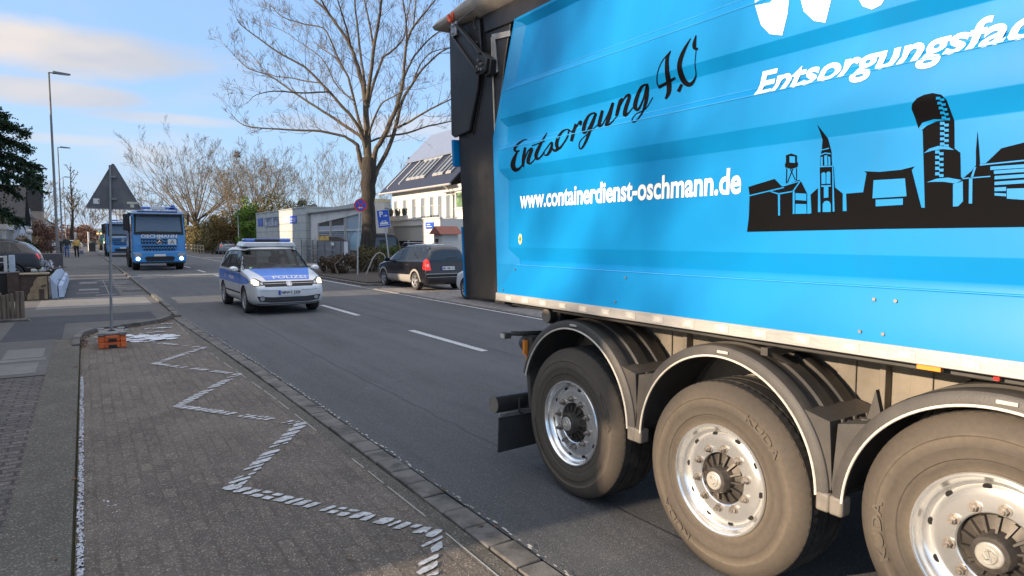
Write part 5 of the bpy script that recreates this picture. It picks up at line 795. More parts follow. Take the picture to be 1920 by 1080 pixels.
# --- fenders
for i, yc in enumerate((3.655, 2.365, 1.065, -.25)):
    if i == 3: continue
    zc = .625; a1 = R(163) if False else R(180)
    lo = R(16) if i == 0 else R(2); hi = R(178)
    mb = MB()
    mb.lathe([(.585, 2.852), (.592, 2.846), (.625, 2.848), (.642, 2.860), (.648, 2.885), (.648, 2.93), (.640, 2.94), (.640, 3.00), (.652, 3.01), (.652, 3.10), (.640, 3.11), (.640, 3.17), (.652, 3.18), (.652, 3.27), (.640, 3.29), (.61, 3.31)], (0, yc, zc), 'x', 56, a0=lo, a1=hi)
    mb.lathe([(.585, 2.852), (.585, 2.87), (.625, 2.885), (.628, 3.30), (.61, 3.31)], (0, yc, zc), 'x', 56, a0=lo, a1=hi)
    # ledges where the shell turns down towards the next fender
    for s_ in (1, -1):
        if s_ == 1 and i == 0:
            mb.prism([(yc + .60, .86), (yc + .64, .86), (yc + .60, .52), (yc + .56, .52)], 2.90, 3.28, 'x'); continue
        y0 = yc + s_ * .50; mb.add([(2.87, y0, 1.03), (3.30, y0, 1.03), (3.30, yc + s_ * .63, 1.00), (2.87, yc + s_ * .63, 1.00), (2.87, yc + s_ * .652, .68), (3.30, yc + s_ * .652, .68), (3.30, yc + s_ * .6, .68), (2.87, yc + s_ * .6, .68)], [(0, 1, 2, 3), (3, 2, 5, 4), (4, 5, 6, 7), (0, 3, 4, 7)])
        for xr in (2.97, 3.07, 3.18): mb.tube([(xr, yc + s_ * .628, 1.0), (xr, yc + s_ * .65, .70)], .014, 8)
    f = mb.build('fender', BLACKPL, tr, smooth=32)
    mb = MB(); n_ = 50; mb.tube([(2.845, yc + .587 * math.cos(lo + (hi - lo) * k / n_), zc + .587 * math.sin(lo + (hi - lo) * k / n_)) for k in range(n_ + 1)], .006, 6); mb.build('edge_trim', mat('white_trim', (.62, .58, .50), .5, var=.15, vscale=20), f)
    mb = MB()
    for s_ in (1, -1):
        if s_ == 1 and i == 0: continue
        mb.box(2.842, 2.92, yc + s_ * .617 - .036, yc + s_ * .617 + .030, .575, .665)
    mb.build('fender_end', mat('end_cap_grey', (.16, .145, .125), .6, var=.2, vscale=12), f, bev=.012)
    mb = MB(); 
    for a_ in (93,): c_, s2 = math.cos(R(a_)), math.sin(R(a_)); mb.box(2.838, 2.8475, yc + .615 * c_ - .035, yc + .615 * c_ + .035, zc + .617 * s2 - .007, zc + .617 * s2 + .007)
    mb.build('fender_badge', mat('pale_badge', (.45, .44, .40), .4, var=.1), f)
    mb = MB()
    for a_ in (R(150), R(30)):
        for xr in (2.93, 3.13): mb.cyl((xr, yc + .648 * math.cos(a_), zc + .648 * math.sin(a_)), (xr, yc + .665 * math.cos(a_), zc + .665 * math.sin(a_)), .010, 8)
    mb.build('fender_bolt', NUTM, f)
# --- rear bumper tube, mudflap, lamps
mb = MB(); mb.cyl((2.74, 4.52, .50), (5.46, 4.52, .50), .068, 28); bt = mb.build('bumper_tube', BLACKP, tr)
mb = MB(); mb.cyl((2.732, 4.52, .50), (2.742, 4.52, .50), .066, 28); mb.build('tube_cap', DUST, bt)
mb = MB(); mb.box(3.30, 3.36, 4.42, 4.60, .48, 1.0); mb.box(4.8, 4.86, 4.42, 4.60, .48, 1.0); mb.tube([(2.92, 4.42, .55), (2.92, 4.42, .44), (2.96, 4.42, .41)], .008, 6); mb.tube([(3.02, 4.46, .5), (3.05, 4.47, .36), (3.12, 4.44, .36)], .006, 6); mb.build('bumper_bracket', STEELD, tr)
mb = MB(); mb.prism([(2.735, .415), (3.30, .415), (3.30, .15), (2.725, .13)], 4.43, 4.445, 'y'); mb.prism([(4.9, .42), (5.46, .42), (5.46, .14), (4.9, .15)], 4.43, 4.445, 'y')
mf = mb.build('mudflap', mat('mudflap_rubber', (.028, .028, .028), .7, var=.3, vscale=6), tr); mb = MB(); mb.box(2.735, 3.30, 4.422, 4.452, .415, .45); mb.build('flap_strip', ZINC, mf, bev=.002)
mb = MB(); mb.tube([(3.2, 4.40, 1.07), (2.92, 4.42, 1.08), (2.86, 4.44, 1.085), (2.83, 4.47, 1.06)], .020, 8); mb.box(2.79, 2.85, 4.43, 4.50, 1.045, 1.09); la = mb.build('lamp_arm', BLACKPL, tr, bev=.004)
mb = MB(); mb.box(2.784, 2.792, 4.44, 4.49, 1.05, 1.085); mb.build('marker_lens', mat('clear_lens', (.6, .58, .52), .2, var=.05), la)
mb = MB(); mb.cyl((2.95, 4.32, 1.0), (2.99, 4.42, 1.0), .065, 24); mb.box(2.93, 3.25, 4.25, 4.33, .93, 1.07); lc = mb.build('rear_lamp', BLACKPL, tr)
mb = MB(); mb.box(2.895, 2.925, 4.31, 4.335, .93, 1.04); mb.box(2.93, 2.95, 4.33, 4.345, .80, .93); mb.build('amber_lens', mat('amber_lens', (.85, .28, .04), .3, var=.1), lc)
mb = MB(); mb.cyl((2.90, 4.02, 1.265), (3.30, 4.02, 1.265), .055, 24); mb.box(2.96, 3.0, 3.93, 4.09, 1.2, 1.32); bx = mb.build('pivot_tube', BLACKP, tr); mb = MB(); mb.cyl((2.893, 4.02, 1.265), (2.902, 4.02, 1.265), .053, 24); mb.build('tube_cap', DUST, bx)
mb = MB(); mb.box(2.855, 2.88, 1.27, 1.36, 1.315, 1.333); mb.build('side_marker', MATS['amber_lens'], tr)
mb = MB(); mb.box(2.89, 2.91, 1.08, 1.10, 1.31, 1.328); mb.build('side_marker', mat('red_lens', (.6, .02, .02), .3, var=.1), tr)
for s_ in (3.6, 4.6):
    mb = MB(); mb.box(s_ - .06, s_ + .06, -3.9, -3.75, .12, 1.2); mb.box(s_ - .16, s_ + .16, -4.0, -3.65, .0, .05); mb.build('landing_leg', STEELD, tr, bev=.006)
settle(tr, (4.1, 3.0, 0))
for c in COL.objects:
    if c.get('_own'): del c['_own']
# ============================================================ CARS
GLASS = mat('dark_car_glass', (.02, .024, .028), .05, var=0, spec=.9)
def glass_mat(name, tint, trans):
    m = bpy.data.materials.new(name); m.use_nodes = True; t = m.node_tree; n = t.nodes; L = t.links.new; b = n['Principled BSDF']
    b.inputs['Base Color'].default_value = tint + (1,); b.inputs['Roughness'].default_value = .04; b.inputs['Specular IOR Level'].default_value = .7
    tr_ = n.new('ShaderNodeBsdfTransparent'); tr_.inputs[0].default_value = (.75, .82, .84, 1); mx = n.new('ShaderNodeMixShader'); mx.inputs[0].default_value = 1 - trans; L(tr_.outputs[0], mx.inputs[1]); L(b.outputs[0], mx.inputs[2])
    L(mx.outputs[0], n['Material Output'].inputs[0]); return m
WIND = glass_mat('windscreen_glass', (.03, .04, .045), .72); SIDEG = glass_mat('side_glass', (.03, .035, .04), .45)
RUB = mat('black_rubber_trim', (.018, .018, .018), .6, var=.2)
INT = mat('dark_interior', (.035, .035, .038), .8, var=.2)
TYR = mat('car_tyre', (.030, .029, .028), .85, var=.3, vscale=20, dirt=(.07, .065, .06), dscale=8)
HUBS = mat('silver_wheel_cover', (.42, .42, .43), .35, metal=.6, var=.1, vscale=20)
SILV = mat('silver_paint', (.66, .67, .68), .34, metal=.3, var=.05, vscale=4, coat=.5, dirt=(.36, .34, .32), dscale=2.5, dlo=.55, dhi=.9)
POLB = mat('police_blue', (.03, .16, .62), .3, var=.05, vscale=4, coat=.5)
PLATEW = mat('plate_white', (.78, .78, .78), .4, var=.03); PLATEB = mat('plate_blue', (.03, .06, .42), .4, var=.05); PLATEK = mat('plate_black', (.015, .015, .015), .5, var=0)
HEADL = mat('lit_headlight', (1, .78, .5), .2, var=0, emit=2.2); LENS = mat('lamp_glass', (.45, .46, .47), .08, metal=.4, var=.1); LENSD = mat('lamp_dark', (.06, .06, .065), .15, var=.1)
TAILR = mat('tail_lamp_red', (.55, .015, .015), .15, var=.1, emit=.35, ecol=(.9, .03, .02)); CHR = mat('chrome', (.75, .75, .76), .12, metal=1, var=0)
TAILO = mat('tail_lamp_unlit', (.45, .015, .015), .15, var=.1)
LBLUE = mat('blue_beacon', (.02, .12, .5), .1, var=.05, coat=.6, spec=.8)

def car_wheel(parent, x, y, r=.32, w_=.2, side=1, spokes=7, style=0, m=None):
    e = bpy.data.objects.new('wheel', None); COL.objects.link(e); e.parent = parent; e.location = (x, y, r); e['_own'] = 1
    if side < 0: e.rotation_euler = (0, 0, PI)
    t = MB(); t.lathe([(r * .66, .005), (r * .70, -.004), (r * .85, -.010), (r * .95, .0), (r, .03), (r, w_ - .03), (r * .95, w_), (r * .6, w_)], axis='x', n=40); t.build('tyre', TYR, e)
    q = MB(); q.lathe([(r * .67, .02), (r * .665, .0), (r * .63, .002), (r * .61, .02), (r * .58, .05), (r * .30, .06), (0, .06)], axis='x', n=40, mi=1)
    q.lathe([(r * .675, .01), (r * .665, -.003), (r * .62, .004), (r * .60, .03)], axis='x', n=40)
    for k in range(spokes):
        rm = Matrix.Rotation(2 * PI * k / spokes, 4, 'X'); wd = r * (.085 if style == 0 else .12)
        q.add([rm @ Vector(p) for p in [(.006, -wd, r * .1), (.006, wd, r * .1), (.012, wd * .8, r * .62), (.012, -wd * .8, r * .62), (.05, -wd, r * .1), (.05, wd, r * .1), (.05, wd, r * .62), (.05, -wd, r * .62)]], [(0, 1, 2, 3), (0, 1, 5, 4), (1, 2, 6, 5), (3, 0, 4, 7), (2, 3, 7, 6)])
    q.lathe([(0, -.002), (r * .13, .0), (r * .17, .012), (r * .17, .05)], axis='x', n=20)
    q.build('rim', [m or HUBS, INT], e); return e

def car_shell(root, st, wheels, wr, paint, ext, hw, front_win, rear_win, side_wins, name='body', arch=1.13, zoff=0):
    """st stations: (y, zb, zbelt, ztop, hs, hb, ht). front_win/rear_win: polygons in (x,z); side_wins: list of polygons in (y,z)."""
    mb = MB(); rings = []
    for (y, zb, ze, zt, hs, hb, ht) in st:
        h = zt - ze
        half = [(0, zb), (hs * .82, zb), (hs, zb + .09), (hs + .015, (zb + ze) * .5), (hb + .005, ze - .05), (hb - .015, ze + .012), (hb - .03 + (ht - hb + .03) * .5, ze + h * .45 + .006), (ht, ze + h * .84 + .002), (ht * .80, ze + h * .97), (ht * .4, zt), (0, zt + .008)]
        ring = [(x, y, z) for x, z in half] + [(-x, y, z) for x, z in half[-2:0:-1]]
        rings.append(ring)
    n = len(rings[0]); V = [p for r in rings for p in r]; F = []
    for i in range(len(rings) - 1):
        for k in range(n): F.append((i * n + k, i * n + (k + 1) % n, (i + 1) * n + (k + 1) % n, (i + 1) * n + k))
    for idx, r in ((0, rings[0]), (len(rings) - 1, rings[-1])):
        # cap with quads between mirrored points
        for k in range(0, n // 2):
            a, b, c, d = idx * n + k, idx * n + k + 1, idx * n + (n - k - 1) % n, idx * n + (n - k) % n
            f = []
            for q in (a, b, c, d):
                if q not in f: f.append(q)
            if len(f) > 2: F.append(tuple(f))
    mb.add(V, F); o = mb.build(name, [paint, INT], root, smooth=180)
    sub = o.modifiers.new('s', 'SUBSURF'); sub.levels = sub.render_levels = 2; apply_mods(o)
    bv = bvh_of(o)
    # cavity
    def cutter(mb_): c = mb_.build('cutter', INT, None, smooth=0); return c
    cuts = []
    c = o.copy(); c.data = o.data.copy(); COL.objects.link(c); c.parent = None
    ymid = (st[0][0] + st[-1][0]) / 2
    zc_ = 1.0
    for v in c.data.vertices:
        v.co.x *= .93; v.co.y = ymid + (v.co.y - ymid) * .90; v.co.z = .42 + (v.co.z - .36) * .95 if v.co.z < 1 else v.co.z - .035
    # drop cavity in the bonnet region: flatten
    cb = MB(); cb.box(-1.2, 1.2, ext[0], ext[1], .42, 2.2); box_ = cutter(cb)
    m_ = c.modifiers.new('b', 'BOOLEAN'); m_.operation = 'INTERSECT'; m_.object = box_; m_.solver = 'EXACT'; apply_mods(c); bpy.data.objects.remove(box_)
    cuts.append(c)
    for y_ in wheels:
        for s_ in (-1, 1):
            k = MB(); k.cyl((s_ * (hw - .26), y_, wr + zoff), (s_ * (hw + .2), y_, wr + zoff), wr * arch, 36); cuts.append(cutter(k))
    if front_win: k = MB(); k.prism(front_win, ymid, st[0][0] + 1, 'y'); cuts.append(cutter(k))
    if rear_win: k = MB(); k.prism(rear_win, st[-1][0] - 1, ymid, 'y'); cuts.append(cutter(k))
    for pw in side_wins: k = MB(); k.prism(pw, -1.5, 1.5, 'x'); cuts.append(cutter(k))
    for k in cuts:
        bm = bmesh.new(); bm.from_mesh(k.data); bmesh.ops.recalc_face_normals(bm, faces=bm.faces); bm.to_mesh(k.data); bm.free()
        m_ = o.modifiers.new('b', 'BOOLEAN'); m_.operation = 'DIFFERENCE'; m_.object = k; m_.solver = 'EXACT'
    apply_mods(o)
    for k in cuts: bpy.data.objects.remove(k)
    o.data.polygons.foreach_set('use_smooth', [True] * len(o.data.polygons)); o.data.set_sharp_from_angle(angle=R(38))
    return o, bv
def grow(poly_, d):
    cx_ = sum(p[0] for p in poly_) / len(poly_); cy_ = sum(p[1] for p in poly_) / len(poly_)
    return [(x + (d if x > cx_ else -d), y + (d if y > cy_ else -d)) for x, y in poly_]
FR = lambda s=1: (lambda u, v: ((u, 6, v), (0, -1, 0)))
FRONT = lambda u, v: ((u, 6, v), (0, -1, 0)); REAR = lambda u, v: ((u, -6, v), (0, 1, 0)); TOP = lambda u, v: ((u, v, 4), (0, 0, -1))
LSIDE = lambda u, v: ((-3, u, v), (1, 0, 0)); RSIDE = lambda u, v: ((3, u, v), (-1, 0, 0))
def frame_of(p_, t_=.022):
    q = grow(p_, t_); n = len(p_); return list(p_) + q, [(i, (i + 1) % n, n + (i + 1) % n, n + i) for i in range(n)]
def plate(root, bv, pj, cx_, cz, w_, h_, text, mirror, label=None, off=.02):
    p = decal('number_plate', rect(cx_ - w_ / 2, cx_ + w_ / 2, cz - h_ / 2, cz + h_ / 2), pj, bv, PLATEW, root, off=off, L=0)
    s_ = -1 if mirror else 1
    a, b = (cx_ + s_ * -w_ / 2, cx_ + s_ * (-w_ / 2 + w_ * .09)); decal('plate_band', rect(min(a, b), max(a, b), cz - h_ / 2, cz + h_ / 2), pj, bv, PLATEB, p, off=off + .003, L=0)
    g_ = text_fit(text, -w_ * .38, w_ * .46, -h_ * .32, h_ * .32, bold=.03); g_ = ([(cx_ + s_ * u, cz + v) for u, v in g_[0]], g_[1]); decal('plate_text', g_, pj, bv, PLATEK, p, off=off + .004, L=0)
    return p
def mirrorx(g): return [(-x, y) for x, y in g]
def seats(root, ys_, zb=.55, ztop=1.28):
    mb = MB()
    for y_ in ys_:
        for x_ in (-.38, .38): mb.box(x_ - .24, x_ + .24, y_ - .05, y_ + .45, zb - .12, zb + .05); mb.box(x_ - .22, x_ + .22, y_ - .14, y_ + .0, zb, ztop - .16); mb.box(x_ - .12, x_ + .12, y_ - .12, y_ - .02, ztop - .13, ztop + .06)
    return mb.build('seat', INT, root, bev=.03)
def mirrors(root, y_, z_, hb, paint):
    for s_ in (-1, 1):
        mb = MB(); mb.lathe([(.0, -.09), (.045, -.085), (.075, -.04), (.085, .02), (.08, .045), (.0, .05)], (0, 0, 0), 'y', 20); 
        M_ = Matrix.Translation((s_ * (hb + .14), y_, z_)) @ Matrix.Diagonal((1.35, -1, .95, 1)); mb.v = [M_ @ v for v in mb.v]
        mb.tube([(s_ * (hb - .04), y_ - .0, z_ - .05), (s_ * (hb + .07), y_, z_ - .03)], .028, 8, mi=1)
        mb.build('wing_mirror', [paint, RUB], root)

# ---------------------------------------------------------------- police car
pc = thing('police_car', 'silver and blue police people carrier driving towards us with headlights on and blue roof bar', 'police car')
MPV = [(2.20, .33, .55, .58, .62, .62, .50), (2.17, .24, .66, .70, .78, .77, .62), (2.02, .20, .80, .86, .865, .85, .68), (1.72, .19, .90, .96, .885, .87, .72), (1.30, .19, .98, 1.06, .89, .875, .75), (1.16, .19, 1.00, 1.10, .89, .875, .74), (.80, .19, 1.02, 1.34, .89, .88, .755), (.42, .19, 1.03, 1.585, .89, .88, .715), (.28, .19, 1.03, 1.63, .89, .88, .71), (-.50, .19, 1.03, 1.66, .89, .88, .71), (-1.40, .19, 1.04, 1.65, .885, .875, .70), (-1.90, .20, 1.05, 1.60, .88, .87, .68), (-2.06, .22, 1.04, 1.42, .87, .86, .68), (-2.12, .26, 1.00, 1.10, .84, .83, .60), (-2.19, .32, .80, .84, .80, .79, .62), (-2.20, .40, .62, .65, .70, .70, .58)]
MPV = [s for s in MPV]
fw = [(-.80, 1.075), (.80, 1.075), (.69, 1.53), (-.69, 1.53)]
sw = [[(.80, 1.08), (.42, 1.44), (.20, 1.50), (.02, 1.51), (.02, 1.08)], [(-.06, 1.08), (-.06, 1.51), (-.88, 1.505), (-.88, 1.08)], [(-.96, 1.08), (-.96, 1.50), (-1.60, 1.46), (-1.78, 1.12), (-1.72, 1.08)]]
rwn = [(-.66, 1.12), (.66, 1.12), (.56, 1.46), (-.56, 1.46)]
body, bv = car_shell(pc, MPV, (1.345, -1.333), .325, SILV, (-2.05, 1.12), .90, fw, rwn, sw)
decal('windscreen', poly(*grow(fw, .012)), FRONT, bv, WIND, pc, off=.004, L=.2); decal('rear_window', poly(*grow(rwn, .012)), REAR, bv, SIDEG, pc, off=.004, L=.2)
for pj, nm in ((LSIDE, 0), (RSIDE, 1)):
    for s_ in sw:
        q = decal('side_window', poly(*grow(s_, .01)), pj, bv, SIDEG, pc, off=.004, L=.2); decal('window_frame', frame_of(s_, .028), pj, bv, RUB, q, off=.006, L=.15)
decal('screen_surround', frame_of(fw, .03), FRONT, bv, RUB, pc, off=.006, L=.12)
seats(pc, (.05, -.85)); 
mb = MB(); mb.box(-.78, .78, .78, 1.10, .70, 1.02); mb.tube([(.38 + .19 * math.cos(a), .62 + .06 * math.sin(a), 1.0 + .17 * math.sin(a)) for a in [k * .35 for k in range(18)]], .014, 6, closed=True); mb.build('dashboard', INT, pc, bev=.04)
for s_ in (1, -1): pass
# side stripe, hood stripe
stripe = [(-2.06, .72), (1.02, .72), (1.0, .70), (1.0, .70), (1.78, .72), (1.90, .80), (1.66, .86), (.7, .965), (-2.0, 1.0), (-2.13, .90)]
stripe = [(-2.12, .70), (.94, .70), (1.72, .74), (1.86, .80), (1.66, .86), (.9, .955), (-.5, .985), (-1.95, 1.0), (-2.10, .96)]
arch_cut = 0
for pj in (LSIDE, RSIDE):
    b_ = decal('blue_side_band', poly(*stripe), pj, bv, POLB, pc, off=.003, L=.08)
    t_ = text_fit('POLIZEI', 0, .62, 0, .075, bold=.03); sg = -1 if pj is LSIDE else 1
    decal('police_lettering', ([(-.12 + sg * (u - .31), .79 + v) for u, v in t_[0]], t_[1]), pj, bv, LETW, b_, off=.006, L=.1)
    decal('police_crest', polys(poly(*[(-.98 + .05 * x, .83 + .07 * y) for x, y in [(-1, 1), (1, 1), (1, -.2), (0, -1), (-1, -.2)]])), pj, bv, mat('crest_white', (.6, .55, .55), .5), b_, off=.006, L=0)
    decal('door_gap', polys(rect(.895, .905, .3, 1.02), rect(-.025, -.015, .3, 1.03), rect(-.925, -.915, .42, 1.03), rect(-.95, .95, .455, .495)), pj, bv, RUB, pc, off=.005, L=.1)
    decal('door_handle', polys(rect(.06, .22, .885, .91), rect(-.86, -.70, .895, .92)), pj, bv, RUB, pc, off=.022, L=0)
    decal('sill', poly((-.95, .20), (.95, .20), (.95, .235), (-.95, .235)), pj, bv, RUB, pc, off=.004, L=.1)
hood = [(-.52, 2.03), (.52, 2.03), (.74, 1.20), (-.74, 1.20)]
hd = decal('blue_bonnet_panel', poly(*hood), TOP, bv, POLB, pc, off=.003, L=.08)
decal('bonnet_line', polys(rect(-.57, .57, 1.845, 1.862)), TOP, bv, LETW, hd, off=.006, L=.08)
t_ = text_fit('POLIZEI', 0, .80, 0, .13, bold=.012); decal('police_lettering', ([(.40 - u, 1.97 - 0 * v - .0 - v * .85 + 0.02) for u, v in t_[0]], t_[1]), TOP, bv, LETW, hd, off=.006, L=.05)
# the lettering faces the driver ahead: top of letters towards the screen
o_ = hd.children[-1] if len(hd.children) else None
bpy.data.objects.remove(o_); decal('police_lettering', ([(.33 - u, 1.87 + .12 - 0.13 + v * -1 + .125) for u, v in t_[0]], t_[1]), TOP, bv, LETW, hd, off=.006, L=.05)
decal('bonnet_gap', polys(([(-.78, 1.20), (.78, 1.20), (.78, 1.185), (-.78, 1.185)], [(0, 1, 2, 3)])), TOP, bv, RUB, pc, off=.004, L=.1)
# front details
gr = decal('grille', poly((-.56, .68), (.56, .68), (.62, .80), (-.62, .80)), FRONT, bv, RUB, pc, off=.006, L=.07)
decal('chrome_bar', polys(rect(-.58, .58, .752, .757)), FRONT, bv, CHR, gr, off=.012, L=.07)
lg = decal('round_logo', disc(0, .745, .068), FRONT, bv, CHR, pc, off=.022, L=0)
decal('logo_letters', polys(ring2(0, .745, .052, .060), ([(-.030, .795), (-.018, .795), (.002, .755), (-.004, .745)], [(0, 1, 2, 3)]), ([(.030, .795), (.018, .795), (-.002, .755), (.004, .745)], [(0, 1, 2, 3)]), ([(-.048, .768), (-.036, .772), (-.016, .705), (-.024, .697)], [(0, 1, 2, 3)]), ([(.048, .768), (.036, .772), (.016, .705), (.024, .697)], [(0, 1, 2, 3)]), ([(0, .742), (-.006, .732), (-.018, .697), (-.012, .697)], [(0, 1, 2, 3)]), ([(0, .742), (.006, .732), (.018, .697), (.012, .697)], [(0, 1, 2, 3)])), FRONT, bv, mat('logo_dark', (.05, .08, .2), .3, var=0), lg, off=.026, L=0)
for s_ in (-1, 1):
    hp = [(s_ * .56, .72), (s_ * .80, .70), (s_ * .865, .74), (s_ * .85, .86), (s_ * .74, .88), (s_ * .60, .80)]
    h = decal('headlight', poly(*hp), FRONT, bv, LENSD, pc, off=.006, L=.06)
    decal('headlight_glow', poly(*[(s_ * .70, .73), (s_ * .80, .725), (s_ * .845, .76), (s_ * .83, .845), (s_ * .76, .855), (s_ * .69, .80)]), FRONT, bv, HEADL, h, off=.010, L=.06)
    decal('headlight_inner', disc(s_ * .635, .76, .030), FRONT, bv, LENS, h, off=.011, L=0)
    f_ = decal('fog_lamp', disc(s_ * .64, .40, .052), FRONT, bv, LENS, pc, off=.012, L=0)
    decal('fog_lamp_ring', ring2(s_ * .64, .40, .052, .065), FRONT, bv, RUB, f_, off=.014, L=0)
    tl = decal('tail_light', poly((s_ * .62, .86), (s_ * .83, .86), (s_ * .80, 1.06), (s_ * .64, 1.04)), REAR, bv, TAILO, pc, off=.006, L=.1)
decal('air_intake', poly((-.76, .46), (-.70, .335), (-.45, .30), (.45, .30), (.70, .335), (.76, .46), (.40, .43), (-.40, .43)), FRONT, bv, INT, pc, off=.006, L=.06)
decal('bumper_line', polys(poly((-.78, .262), (.78, .262), (.78, .278), (-.78, .278)), poly((-.80, .60), (-.60, .585), (.60, .585), (.80, .60), (.6, .592), (-.6, .592))), FRONT, bv, RUB, pc, off=.004, L=.06)
plate(pc, bv, FRONT, 0.0, .535, .54, .115, 'NRW\u00b75 2320', True)
decal('wiper', polys(([(-.68, 1.085), (-.05, 1.10), (-.05, 1.115), (-.68, 1.10)], [(0, 1, 2, 3)]), ([(.68, 1.085), (.05, 1.10), (.05, 1.115), (.68, 1.10)], [(0, 1, 2, 3)])), FRONT, bv, RUB, pc, off=.018, L=.1)
decal('screen_sticker', rect(.64, .70, 1.085, 1.12), FRONT, bv, mat('green_sticker', (.2, .5, .25), .5), pc, off=.009, L=0)
mirrors(pc, .88, 1.06, .88, SILV)
for x_, s_ in ((-.885, 1), (.885, -1)):
    for y_ in (1.345, -1.333): car_wheel(pc, x_, y_, .325, .21, s_, 8)
# roof light bar on a silver fairing
mb = MB(); mb.prism([(-.69, 1.62), (.69, 1.62), (.62, 1.735), (-.62, 1.735)], -.50, .34, 'y'); mb.v = [Vector((v.x, v.y, v.z + (0.02 if v.y < 0 else 0))) for v in mb.v]; lb = mb.build('light_bar_base', SILV, pc, bev=.02)
mb = MB(); mb.box(-.60, .60, -.20, .16, 1.74, 1.83); bar = mb.build('light_bar', LBLUE, pc, bev=.035, bseg=3)
mb = MB(); mb.box(-.30, .34, -.17, .17, 1.75, 1.82); mb.build('bar_display', mat('dark_display', (.02, .02, .03), .2, var=0), bar, bev=.01)
mb = MB(); mb.tube([(.58, -1.4, 1.58), (.60, -1.1, 1.64), (.60, .2, 1.62), (.58, .35, 1.58)], .014, 8); mb.tube([(-.58, -1.4, 1.58), (-.60, -1.1, 1.64), (-.60, .2, 1.62), (-.58, .35, 1.58)], .014, 8); mb.build('roof_rail', RUB, pc)
pc.location = (4.13, 18.60, 0); pc.rotation_euler = (0, 0, PI + R(.6))

# ---------------------------------------------------------------- black people carrier, seen from behind
BLK = mat('black_car_paint', (.008, .008, .011), .2, var=.1, coat=.5, spec=.5, dirt=(.022, .021, .02), dscale=2, dlo=.55, dhi=.9)
ROOFS = mat('grey_roof_reflection_paint', (.10, .11, .13), .15, var=.05, coat=.6, metal=.3)
SILD = mat('dusty_silver_sill', (.36, .34, .31), .5, metal=.3, var=.15, vscale=8)
def sideset(root, bv, wins, gaps, handles, glass=SIDEG):
    for pj in (LSIDE, RSIDE):
        for s_ in wins:
            q = decal('side_window', poly(*grow(s_, .01)), pj, bv, glass, root, off=.004, L=.2); decal('window_frame', frame_of(s_, .022), pj, bv, RUB, q, off=.006, L=.15)
        decal('door_gap', polys(*[rect(g_ - .005, g_ + .005, .32, 1.0) for g_ in gaps]), pj, bv, RUB, root, off=.004, L=.1)
        decal('door_handle', polys(*[rect(h_, h_ + .15, .86, .885) for h_ in handles]), pj, bv, RUB, root, off=.02, L=0)
bc = thing('black_car', 'black people carrier with silver lower doors and red tail lights parked on the right', 'car')
ZAF = [(2.14, .33, .55, .58, .62, .62, .50), (2.10, .24, .66, .70, .76, .75, .62), (1.96, .20, .80, .86, .84, .83, .68), (1.6, .19, .88, .95, .865, .85, .72), (1.18, .19, .94, 1.03, .87, .855, .75), (1.04, .19, .96, 1.08, .87, .855, .73), (.62, .19, .99, 1.36, .87, .852, .66), (.22, .19, 1.0, 1.55, .87, .85, .60), (-.3, .19, 1.0, 1.61, .87, .85, .60), (-1.2, .19, 1.02, 1.62, .87, .85, .60), (-1.84, .19, 1.03, 1.58, .87, .85, .60), (-2.00, .20, 1.03, 1.50, .865, .845, .58), (-2.07, .22, 1.02, 1.18, .86, .84, .62), (-2.13, .26, .95, 1.02, .84, .83, .66), (-2.18, .30, .66, .70, .82, .81, .7), (-2.20, .38, .56, .60, .76, .76, .6)]
zfw = [(-.72, 1.05), (.72, 1.05), (.58, 1.50), (-.58, 1.50)]; zrw = [(-.66, 1.08), (.66, 1.08), (.66, 1.30), (.58, 1.50), (-.58, 1.50), (-.66, 1.30)]
zsw = [[(.70, 1.03), (.30, 1.43), (.10, 1.47), (.02, 1.47), (.02, 1.03)], [(-.06, 1.04), (-.06, 1.485), (-.86, 1.50), (-.86, 1.05)], [(-.95, 1.06), (-.95, 1.50), (-1.60, 1.49), (-1.76, 1.36), (-1.78, 1.10)]]
body, bv = car_shell(bc, ZAF, (1.35, -1.35), .315, BLK, (-2.05, 1.02), .88, zfw, zrw, zsw)
decal('windscreen', poly(*grow(zfw, .012)), FRONT, bv, WIND, bc, off=.004, L=.2); rw_ = decal('rear_window', poly(*grow(zrw, .012)), REAR, bv, GLASS, bc, off=.004, L=.1); decal('rear_wiper', polys(([(-.02, 1.11), (.42, 1.13), (.42, 1.145), (-.02, 1.13)], [(0, 1, 2, 3)])), REAR, bv, RUB, rw_, off=.02, L=.1)
sideset(bc, bv, zsw, (.86, -.02, -.9), (.04, -.84)); seats(bc, (.0, -.85))
for pj in (LSIDE, RSIDE):
    decal('sill_cladding', poly((-.98, .20), (.98, .20), (.98, .50), (-.98, .53)), pj, bv, SILD, bc, off=.006, L=.1)
    for y_ in (1.35, -1.35):
        a_ = [(y_ + r * math.cos(t), .315 + r * math.sin(t)) for r in (.355, .43) for t in [PI * k / 16 for k in range(17)]]
        decal('arch_trim', (a_, [(k, k + 1, 18 + k, 17 + k) for k in range(16)]), pj, bv, SILD, bc, off=.008, L=.1)
